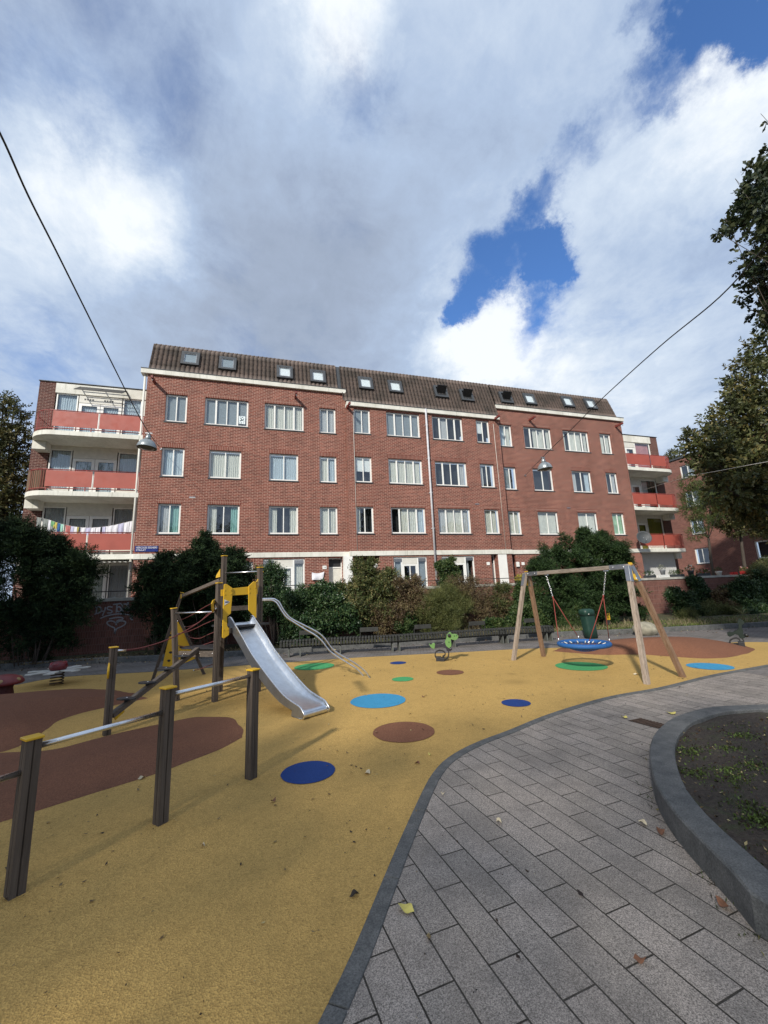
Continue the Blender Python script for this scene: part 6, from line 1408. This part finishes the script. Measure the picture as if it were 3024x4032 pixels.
# ------------------------------------------------------------------ street sign
def text_mesh(name, s, size, loc, mat, parent=None, ext=.001, **kw):
    cu = bpy.data.curves.new(name, 'FONT'); cu.body = s; cu.size = size; cu.extrude = ext; cu.resolution_u = 3
    if kw.get('cx'): cu.align_x = 'CENTER'
    to = bpy.data.objects.new(name+'_tmp', cu); col.objects.link(to); dg = bpy.context.evaluated_depsgraph_get(); dg.update()
    me = bpy.data.meshes.new_from_object(to.evaluated_get(dg)); bpy.data.objects.remove(to); me.transform(Matrix.Rotation(R(90), 4, 'X')); me.materials.clear(); me.materials.append(mat)
    o = bpy.data.objects.new(name, me); col.objects.link(o)
    if parent: o.parent = parent; o.location = Vector(loc)-WL[parent.name]
    else: o.location = loc
    return o
a = F(532, 2150, DA-.02); c = F(622, 2172, DA-.02)
ss = empty('street_sign', ((a.x+c.x)/2, DA-.02, c.z), 'blue street name sign reading HERCULES SEGHERS STRAAT beside the lowest left balcony', 'street sign')
MB().box(a.x, c.x, DA-.03, DA-.012, c.z, a.z).build('sign_plate', plain('sign_blue', (.012, .025, .16), .35, var=.05), ss, bevel=.004)
b = MB(); w_ = c.x-a.x; hh = a.z-c.z
M_sw = plain('sign_white', (.8, .8, .8), .4, var=.02)
text_mesh('lettering', 'HERCULES SEGHERS', hh*.46, (a.x+.05, DA-.034, c.z+hh*.56), M_sw, ss).scale = (1, 1, 1)
text_mesh('lettering', 'STRAAT', hh*.40, (a.x+.05, DA-.034, c.z+hh*.14), M_sw, ss)
for o in ss.children:
    if o.name.startswith('lettering'):
        mw = max(v.co.x for v in o.data.vertices); k = (w_*.90 if 'lettering' == o.name else w_*.42)/mw; o.data.transform(Matrix.Diagonal((k, 1, 1, 1)))
# house numbers
for (px, py, Y, s, lb) in ((1278, 2234, DA, '16', 'small white number plate above the hung white cloth'), (1923, 2219, DB, '', 'small white number plate left of the recessed middle door'), (2060, 2219, DA, '', 'small white number plate right of the open white door')):
    p = F(px, py, Y-.02); t = empty('number_plate', tuple(p), lb, 'number plate', 'number plates by the front doors')
    MB().box(p.x-.10, p.x+.10, Y-.02, Y-.004, p.z-.085, p.z+.085).build('plate', M_white, t, bevel=.004)
    if s: text_mesh('number', s, .13, (p.x, Y-.023, p.z-.045), M_ink, t, cx=True)
p = F(1479, 2228, DB-.05); MB().lathe([(.11, -.02), (.12, .01), (.10, .04), (.03, .06)], p, 20, axis=(0, -1, 0)).build('wall_lamp', M_white, label='small round white wall lamp beside the dark porch', cat='wall lamp')
p = F(2037, 2222, DA-.1); MB().box(p.x-.03, p.x+.14, DA-.12, DA-.004, p.z-.14, p.z+.14).build('letterbox', M_white, bevel=.01, label='white box on the wall beside the right front door', cat='letterbox')
# hung cloth
def cloth(name, pts_top, pts_bot, Y, mat, label, cat, group=None, fold=.03, nx=14, ny=6, seed=1, parent=None):
    vs = []; rg = random.Random(seed)
    for j in range(ny+1):
        for i in range(nx+1):
            u = i/nx; v = j/ny; A = pts_top[0]+(pts_top[1]-pts_top[0])*u-Z*(pts_top[2]*4*u*(1-u)); B_ = pts_bot[0]+(pts_bot[1]-pts_bot[0])*u
            p = A+(B_-A)*v; vs.append((p.x, Y+fold*math.sin(u*9+seed)*(.3+v)*.6+fold*.4*math.sin(u*4+v*5), p.z))
    W_n = nx+1; return MB().add(vs, [(j*W_n+i, j*W_n+i+1, (j+1)*W_n+i+1, (j+1)*W_n+i) for j in range(ny) for i in range(nx)], True).build(name, mat, label=label, cat=cat, group=group)
M_clw = plain('white_cotton', (.72, .72, .76), .9, var=.06, vscale=20)
Vq = V_
cloth('cloth', (F(*Vq(678, 192), DA-.06), F(*Vq(852, 182), DA-.06), .07), (F(*Vq(678, 300), DA-.06), F(*Vq(838, 298), DA-.06)), DA-.06, M_clw, 'white cloth pinned to the brick wall left of the white front door', 'cloth', seed=3)
# laundry
M7 = cr(40, 1850, 2.86); Yl = DA+.45
lp = [F(*M7(*p), Yl) for p in ((290, 530), (430, 560), (550, 600), (700, 635), (850, 650), (1000, 645), (1150, 625), (1280, 595), (1392, 570))]
lc = smooth_curve(lp, 8); MB().tube(lc, .004, 5).build('clothes_line', M_offwhite, label='thin washing line strung across the lowest left balcony', cat='washing line')
def line_at(x): return min(lc, key=lambda p: abs(p.x-x))
cols = {'white': (.72, .72, .76), 'grey': (.22, .24, .23), 'green': (.16, .36, .17), 'yellow': (.50, .42, .10), 'blue': (.03, .12, .30), 'mint': (.30, .55, .45), 'pink': (.42, .14, .13), 'lilac': (.50, .50, .66)}
items = [(292, 355, 'grey', 'grey towel at the far left end of the washing line', .62), (358, 425, 'grey', 'second grey towel from the left end of the line', .5), (428, 462, 'white', 'white cloth between the grey towel and the green one', .55), (464, 500, 'green', 'green cloth on the washing line', .25), (494, 528, 'yellow', 'yellow cloth pinned next to the green one', .30),
         (532, 560, 'blue', 'dark blue cloth on the washing line', .45), (562, 602, 'mint', 'pale mint cloth beside the dark blue one', .40), (620, 676, 'pink', 'faded red shirt on the washing line', .35), (680, 715, 'lilac', 'pale lilac towel right of the faded red shirt', .4), (718, 752, 'white', 'white towel left of the narrow yellow cloth', .4),
         (756, 786, 'yellow', 'narrow yellow cloth in the middle of the line', .32), (790, 850, 'white', 'white cloth right of the narrow yellow one', .38), (853, 910, 'lilac', 'pale striped cloth before the balcony door', .36), (913, 965, 'white', 'white cloth at the lowest point of the line', .34), (968, 1030, 'white', 'white cloth just right of the lowest point', .36), (1033, 1085, 'lilac', 'pale lilac cloth in the right half of the line', .38), (1088, 1150, 'white', 'white cloth under the right window pane', .42), (1153, 1215, 'white', 'white shirt with dark print, fourth from the right end', .46), (1218, 1275, 'lilac', 'pale blue shirt, third from the right end', .50), (1278, 1335, 'white', 'white patterned cloth, second from the right end', .52), (1338, 1388, 'white', 'white cloth at the right end by the downpipe', .55)]
for k, (xa, xb, cn, lb, hh) in enumerate(items):
    A = line_at(F(*M7(xa, 600), Yl).x); B_ = line_at(F(*M7(xb, 600), Yl).x)
    cloth('hanging_laundry', (A, B_, .01), (A-Z*hh+Vector((.02, 0, 0)), B_-Z*hh*.95-Vector((.01, 0, 0))), Yl, plain('cotton_'+cn, cols[cn], .9, var=.1, vscale=25), lb, 'laundry', 'washing on the lowest left balcony', fold=.02, nx=6, ny=4, seed=k)
# satellite dish
R_ = cr(2350, 1600, 3.16); dcn = F(*R_(588, 1630), DA-.75); ax = Vector((-.42, -.80, .30)).normalized()
sd_ = empty('satellite_dish', tuple(dcn), 'large grey satellite dish on the wall corner by the lowest right balcony', 'satellite dish')
MB().lathe([(.01, .10), (.2, .075), (.36, .02), (.43, -.03), (.44, -.02), (.36, .035), (.2, .095), (.01, .12)], dcn, 32, axis=-ax, sy=1.0).build('dish', plain('dish_grey', (.045, .052, .056), .6, var=.08), sd_)
MB().tube([dcn-ax*.08, dcn-ax*.2+Vector((.05, .2, 0)), Vector((23.75, DA, dcn.z-.1))], .03, 8).build('mount', M_galv, sd_)
MB().tube([dcn-Z*.42, dcn+ax*.35-Z*.25], .014, 6).build('feed_arm', M_galv, sd_)
# ------------------------------------------------------------------ hanging street lamps
M_lampg = plain('lamp_grey', (.26, .29, .30), .35, metal=.4, var=.15, vscale=8); M_refl = plain('lamp_inside', (.10, .10, .09), .4, metal=.3)
def lamp(px, py, dep, rad, wire, label, tilt, wl):
    c = PD(px, py, dep); t = empty('hanging_lamp', tuple(c), label, 'street lamp', 'bell shaped lamps hung on wires'); ax = Vector(tilt).normalized()
    r = rad; pr = [(.35*r, .92*r), (.5*r, .86*r), (.75*r, .66*r), (.92*r, .38*r), (r, .08*r), (r, 0), (1.05*r, -.02*r), (1.05*r, -.06*r), (.96*r, -.06*r), (.9*r, .3*r), (.6*r, .7*r), (.02, .8*r)]
    MB().lathe(pr, c, 36, axis=ax).build('lamp_shade', M_lampg, t)
    MB().lathe([(.30*r, .88*r), (.30*r, 1.15*r), (.24*r, 1.35*r), (.20*r, 1.5*r), (.01, 1.52*r)], c, 20, axis=ax).build('lamp_head', M_lampg, t)
    MB().lathe([(.80*r, .02*r), (.7*r, -.14*r), (.35*r, -.24*r), (.01, -.27*r)], c, 28, axis=ax).build('lamp_glass', plain('dull_lamp_glass', (.12, .12, .11), .15, var=.1), t)
    tp = c+ax*1.5*r; b = MB(); b.tube([tp, tp+ax*.05], .03, 6); b.beam(tp+ax*.05-Vector((.08, 0, 0)), tp+ax*.05+Vector((.08, 0, 0)), .02, .03); b.build('wire_clamp', M_galv, t)
    pts = [PD(x, y, d) for x, y, d in wire[0]]+[tp+ax*.06]
    end = F(*wire[1]); w = empty('lamp_wire', tuple(end), wl, 'cable')
    MB().tube(smooth_curve(pts+[end], 6), .011, 6).build('cable', M_black, w)
    MB().box(end.x-.04, end.x+.04, end.y-.02, end.y+.03, end.z-.04, end.z+.04).build('wall_hook', M_galv, w)
def inv(px0, d0, px1, d1, px): t = (px-px0)/(px1-px0); return 1/((1-t)/d0+t/d1)
w1 = [(x, y, inv(0, 4.0, 584, 10.5, x)) for x, y in ((-160, 240), (0, 525), (109, 766), (219, 984), (328, 1203), (437, 1422), (529, 1604))]
lamp(578, 1762, 10.5, .228, (w1, (634, 1768, DA-.02)), 'grey bell street lamp in front of the left balconies', (.06, 0, 1), 'black wire from the upper left edge to the left lamp and the wall')
w2 = [(x, y, inv(3024, 5.5, 2143, 13.8, x)) for x, y in ((3200, 760), (3024, 957), (2834, 1169), (2598, 1364), (2370, 1570), (2250, 1690))]
lamp(2146, 1846, 13.8, .235, (w2, (2068, 1872, DA-.02)), 'pale grey bell street lamp in front of the right brick facade', (-.08, .02, 1), 'black wire from the right edge down to the right lamp')
lw = empty('thin_wire', tuple(F(2525, 1932, DA+1.2)), 'thin pale wire from the right balcony across the chestnut tree', 'cable')
MB().tube(smooth_curve([F(2525, 1932, DA+1.2), PD(2680, 1885, 17), PD(2850, 1850, 12.5), PD(3024, 1818, 9.2), PD(3200, 1790, 7.4)], 5), .008, 5).build('cable', M_offwhite, lw)
# ------------------------------------------------------------------ pots and boxes on the coping
M_pot = plain('dark_pot', (.03, .035, .038), .6); M_potg = plain('grey_pot', (.16, .17, .18), .6); M_potr = plain('red_pot', (.45, .03, .03), .45); M_potw = plain('white_pot', (.6, .58, .52), .5)
M_flr = leafmat('red_white_flowers', [(.2, (.45, .03, .03)), (.6, (.6, .12, .12)), (.9, (.7, .6, .55))], .2); M_flw = leafmat('white_flowers', [(.2, (.4, .4, .35)), (.9, (.75, .75, .7))], .2); M_plg = leafmat('grey_foliage', [(.2, (.18, .20, .15)), (.9, (.35, .36, .30))], .2)
def pot(px, w, h, mat, label, plant=None, box=False, z0=CAPZ, Y=YR+.14, ps=.16, fl=None, seed=1, name=None):
    p = F(px, 2270, Y); x = p.x; t = empty(name or ('planter_box' if box else 'plant_pot'), (x, Y, z0), label, 'planter' if box else 'plant pot', 'planters on the coping')
    if box: MB().box(x-w/2, x+w/2, Y-.09, Y+.09, z0, z0+h).build('box', mat, t, bevel=.01)
    else: MB().lathe([(w*.34, 0), (w*.44, h*.7), (w*.5, h*.8), (w*.5, h), (w*.42, h), (w*.4, h*.85)], (x, Y, z0), 20).build('pot', mat, t)
    bl = [((x+(k-(max(1, int(w/.3))-1)/2)*.28, Y, z0+h+ps*.5), (ps, ps*.8, ps*.8)) for k in range(max(1, int(w/.3)))]
    if plant: P, D, S, LL, WW, ti = sprays(bl, 130, .1, 6, .06, .03, seed, up=.6); leaf_mesh('foliage', P, D, S, LL, WW, plant, t, ti)
    if fl: P, D, S, LL, WW, ti = sprays([((c[0], c[1]-.02, c[2]+.05), r) for c, r in bl], 45, .08, 4, .05, .05, seed+5, up=.8); leaf_mesh('flowers', P, D, S, LL, WW, fl, t, ti)['kind'] = 'stuff'
X3 = cr(2300, 1500, 2.011); q = lambda x: X3(x, 0)[0]
pot(q(520), .75, .14, M_pot, 'dark trough left of the white crates on the coping', M_laurel, True, seed=1)
pot(q(628), .30, .30, M_potg, 'grey pot with silvery plant above the white crates', M_plg, z0=CAPZ+.14, seed=2)
pot(q(735), 1.0, .15, M_pot, 'long dark trough of green leaves right of the silvery pot', M_green, True, seed=3)
pot(q(850), .34, .34, M_pot, 'dark round pot with tall green plant left of the red flowers', M_green, seed=4, ps=.2, fl=M_flw)
pot(q(945), .95, .16, M_pot, 'trough with red and white flowers', M_grassy, True, seed=5, fl=M_flr)
pot(q(1072), .34, .24, M_potw, 'white round pot with small green plant', M_green, seed=6)
pot(q(1190), .42, .16, M_potr, 'left red trough near the slim tree', None, True, seed=7)
pot(q(1272), .45, .20, M_potr, 'right red pot with pink flowers near the slim tree', M_grassy, True, seed=8, fl=M_flr)
t = empty('white_crate', (F(q(620), 2270, YR+.13).x, YR+.13, CAPZ), 'white slatted crate under the silvery potted plant', 'crate'); xx = WL[t.name].x
for k in range(3): MB().box(xx-.42, xx+.42, YR+.02, YR+.045, CAPZ+.005+k*.05, CAPZ+.04+k*.05).build('slat', M_white, t)
MB().box(xx-.40, xx+.40, YR+.046, YR+.25, CAPZ+.002, CAPZ+.135).build('box', M_white, t)
pot(1607, .34, .24, M_potg, 'grey pot on the coping in front of the first garden door', M_green, seed=9, Y=YR+.1)
pot(1728, .34, .22, M_pot, 'dark wide pot beside the foot of the downpipe', M_brown, seed=10, Y=YR+.1)
pot(1345, .24, .2, plain('terracotta', (.35, .13, .07), .8), 'terracotta pot in front of the white front door', M_brown, seed=12, Y=YR+.14)
# ------------------------------------------------------------------ fallen leaves
M_lf = plain('fallen_leaf_yellow', (.55, .47, .12), .7, var=.15, vscale=40); M_lfp = plain('fallen_leaf_pale', (.50, .42, .28), .8, var=.2, vscale=40); M_lfb = plain('fallen_leaf_brown', (.16, .07, .035), .8, var=.3, vscale=40)
def fleaf(p, s, mat, label, seed=0, z=.018):
    rg = random.Random(seed); a = rg.uniform(0, 6.28); pl = []
    for t in range(18):
        th = 2*math.pi*t/18; r = s*(.5+.08*math.cos(th*2))*(1.35 if t == 0 else 1)*(.88 if t == 9 else 1)
        x, y = r*math.cos(th), r*.85*math.sin(th); pl.append((p.x+x*math.cos(a)-y*math.sin(a), p.y+x*math.sin(a)+y*math.cos(a), z+.010+.012*math.sin(th*2+seed)))
    c = (p.x, p.y, z+.004); MB().add([c]+pl, [(0, 1+i, 1+(i+1) % 18) for i in range(18)], True).build('fallen_leaf', mat, label=label, cat='leaf', group='single fallen leaves on the ground')
for k, (px, s, m_, lb) in enumerate([((1597, 3590), .085, M_lf, 'big yellow heart shaped leaf lying on the paving near the kerb'), (K_(645, 797), .07, M_lfp, 'pale leaf on the ochre floor right of the near dark blue disc'), (K_(1075, 915), .035, M_lfp, 'tiny pale leaf on the paving just inside the kerb bend'), (K_(1395, 1077), .05, M_lfp, 'pale oval leaf in the middle of the paving'),
    (N_(770, 1085), .06, M_lfp, 'thin pale leaf near the planter kerb'), (N_(872, 1130), .075, M_lfb, 'tan brown leaf against the foot of the planter kerb'), (N_(660, 475), .07, M_lf, 'small yellow leaf left of the drain grate'), (N_(930, 452), .11, M_lf, 'yellow leaf right of the drain grate'), (N_(1235, 1560), .07, M_lfb, 'rust brown leaf on the paving beside the lower planter kerb'),
    (N_(760, 1875), .05, M_lfb, 'small curled tan leaf near the bottom of the paving'), (F_(845, 860), .06, M_lfp, 'pale leaf on the edge of the front brown mound'), (F_(1205, 1268), .025, M_lfp, 'tiny pale leaf on the ochre floor in front of the bars'), (K_(930, 740), .045, M_lfb, 'brown leaf on the ochre floor left of the kerb bend'), (K_(1000, 690), .04, M_lf, 'yellow leaf below the large brown disc'), (K_(110, 957), .045, M_lfb, 'brown curled leaf left of the near dark blue disc'),
    (K_(965, 357), .06, M_lfb, 'brown leaf right of the large light blue disc'), (N_(733, 230), .09, M_lfp, 'white crumpled scrap between the swing legs'), (K_(575, 1495), .05, plain('fallen_leaf_dark', (.03, .02, .012), .8), 'dark leaf on the ochre floor near the lower kerb')]):
    fleaf(G(*px), s, m_, lb, k)
rg = np.random.default_rng(5); n = 3800
x = rg.uniform(-5, 12, n); y = rg.uniform(2, 14, n)**1.0
P = np.stack([x, y, np.full(n, .017)], 1); keepm = (y > 2.0) & (y < 13.2-.3*x) & (x < 12) & (y > 5.3-(x < 2)*3.8); P = P[keepm]; n = len(P)
D = nrm(np.stack([rg.normal(size=n), rg.normal(size=n), np.abs(rg.normal(size=n))*.15], 1)); S = nrm(np.cross(D, np.array([0, 0, 1.0])+rg.normal(size=(n, 3))*.2))
sz = rg.gamma(2.0, .008, n)+.006; sz = np.minimum(sz, .06)
M_lit = leafmat('leaf_litter_mix', [(.2, (.02, .012, .008)), (.6, (.08, .045, .02)), (.85, (.22, .16, .07)), (.98, (.5, .42, .2))], .1, scale=8)
o = leaf_mesh('leaf_litter', P, D, S, sz, sz*.5, M_lit, None, rg.uniform(0, 1, n)); tag(o, kind='stuff')
P = np.concatenate([np.array([[p.x, p.y, .19] for p in kb])[rg.integers(0, len(kb), 1500)]+np.stack([rg.normal(size=1500)*.3, rg.uniform(.1, 1.1, 1500), np.zeros(1500)], 1), np.array([[p.x, p.y, .012] for p in kb])[rg.integers(0, len(kb), 900)]+np.stack([rg.normal(size=900)*.3, -np.abs(rg.normal(size=900))*.35-.02, np.zeros(900)], 1)])
P[:1500, 2] = .14; n = len(P); D = nrm(np.stack([rg.normal(size=n), rg.normal(size=n), np.abs(rg.normal(size=n))*.3], 1)); S = nrm(np.cross(D, np.array([0, 0, 1.0])+rg.normal(size=(n, 3))*.3))
o = leaf_mesh('leaf_litter', P, D, S, rg.uniform(.03, .09, n), rg.uniform(.02, .05, n), M_lit, None, rg.uniform(0, 1, n)); tag(o, kind='stuff')
# weeds, moss and bits on the planter soil
def in_soil(x, y):
    return all(((inn[(j+1) % len(inn)]-inn[j]).x*(y-inn[j].y)-(inn[(j+1) % len(inn)]-inn[j]).y*(x-inn[j].x))*sgn_ > 0 for j in range(0, len(inn), 3))
sgn_ = 1 if sum((a.x*b_2.y-b_2.x*a.y) for a, b_2 in zip(inn, inn[1:]+inn[:1])) > 0 else -1
pts = []; rr_g = random.Random(9); cl = [G(*N_(*p), PH) for p in ((1035, 650), (1060, 760), (1230, 740), (1250, 620), (1400, 730), (1380, 960), (1430, 1030), (1460, 1050), (1290, 800), (1340, 560))]
for c in cl:
    for _ in range(200): pts.append((c.x+rr_g.gauss(0, .07), c.y+rr_g.gauss(0, .07), .30))
for _ in range(5500):
    x, y = rr_g.uniform(2.5, 8), rr_g.uniform(0, 4)
    if noise.noise(Vector((x*2.2, y*2.2, 3))) > -.05-.5*(rr_g.random() < .1): pts.append((x, y, .2))
def soilz(x, y):
    r = 1.0; p = Vector((x, y, 0)); d = (p-Vector((cen.x, cen.y, 0)));
    k = min(((inn[j]-p).length for j in range(0, len(inn), 4))); return PH-.05+.09*(1-max(0, 1-k/ (k+d.length))**2)+.035*noise.noise(Vector((x*3, y*3, 0)))
pts = [(x, y, soilz(x, y)) for x, y, z in pts if in_soil(x, y)]
P = np.array(pts); n = len(P); rg = np.random.default_rng(8); D = nrm(rg.normal(size=(n, 3))*.9+np.array([0, 0, .8])); S = nrm(np.cross(D, rg.normal(size=(n, 3))))
o = leaf_mesh('weeds', P, D, S, rg.uniform(.010, .035, n), rg.uniform(.008, .02, n), leafmat('weed_leaves', [(.1, (.03, .035, .012)), (.5, (.06, .085, .022)), (.9, (.14, .21, .045))], .25, scale=4), None, rg.uniform(0, 1, n)); tag(o, kind='stuff')
xs_ = [(rr_g.uniform(2.5, 8), rr_g.uniform(0, 4)) for _ in range(5000)]; P = np.array([(x, y, soilz(x, y)+.003) for x, y in xs_ if in_soil(x, y)]); n = len(P)
D = nrm(np.stack([rg.normal(size=n), rg.normal(size=n), np.abs(rg.normal(size=n))*.4], 1)); S = nrm(np.cross(D, rg.normal(size=(n, 3))))
o = leaf_mesh('leaf_litter', P, D, S, rg.uniform(.01, .045, n), rg.uniform(.006, .02, n), M_lit, None, rg.uniform(0, 1, n)); tag(o, kind='stuff')
# moss and grass fringe along the planter foot
P = []
for p in out_c:
    for _ in range(14):
        d = (p-cen); d.z = 0; d.normalize(); q_ = p+d*abs(rr_g.gauss(0, .03)); P.append((q_.x+rr_g.gauss(0, .04), q_.y+rr_g.gauss(0, .04), .006))
P = np.array(P); P = P[[noise.noise(Vector((a[0]*2, a[1]*2, 0))) > -.05 for a in P]]; n = len(P); D = nrm(rg.normal(size=(n, 3))*.6+np.array([0, 0, .7])); S = nrm(np.cross(D, rg.normal(size=(n, 3))))
o = leaf_mesh('moss_and_grass', P, D, S, rg.uniform(.01, .05, n), rg.uniform(.004, .01, n), M_mixg, None, rg.uniform(0, 1, n)); tag(o, kind='stuff')
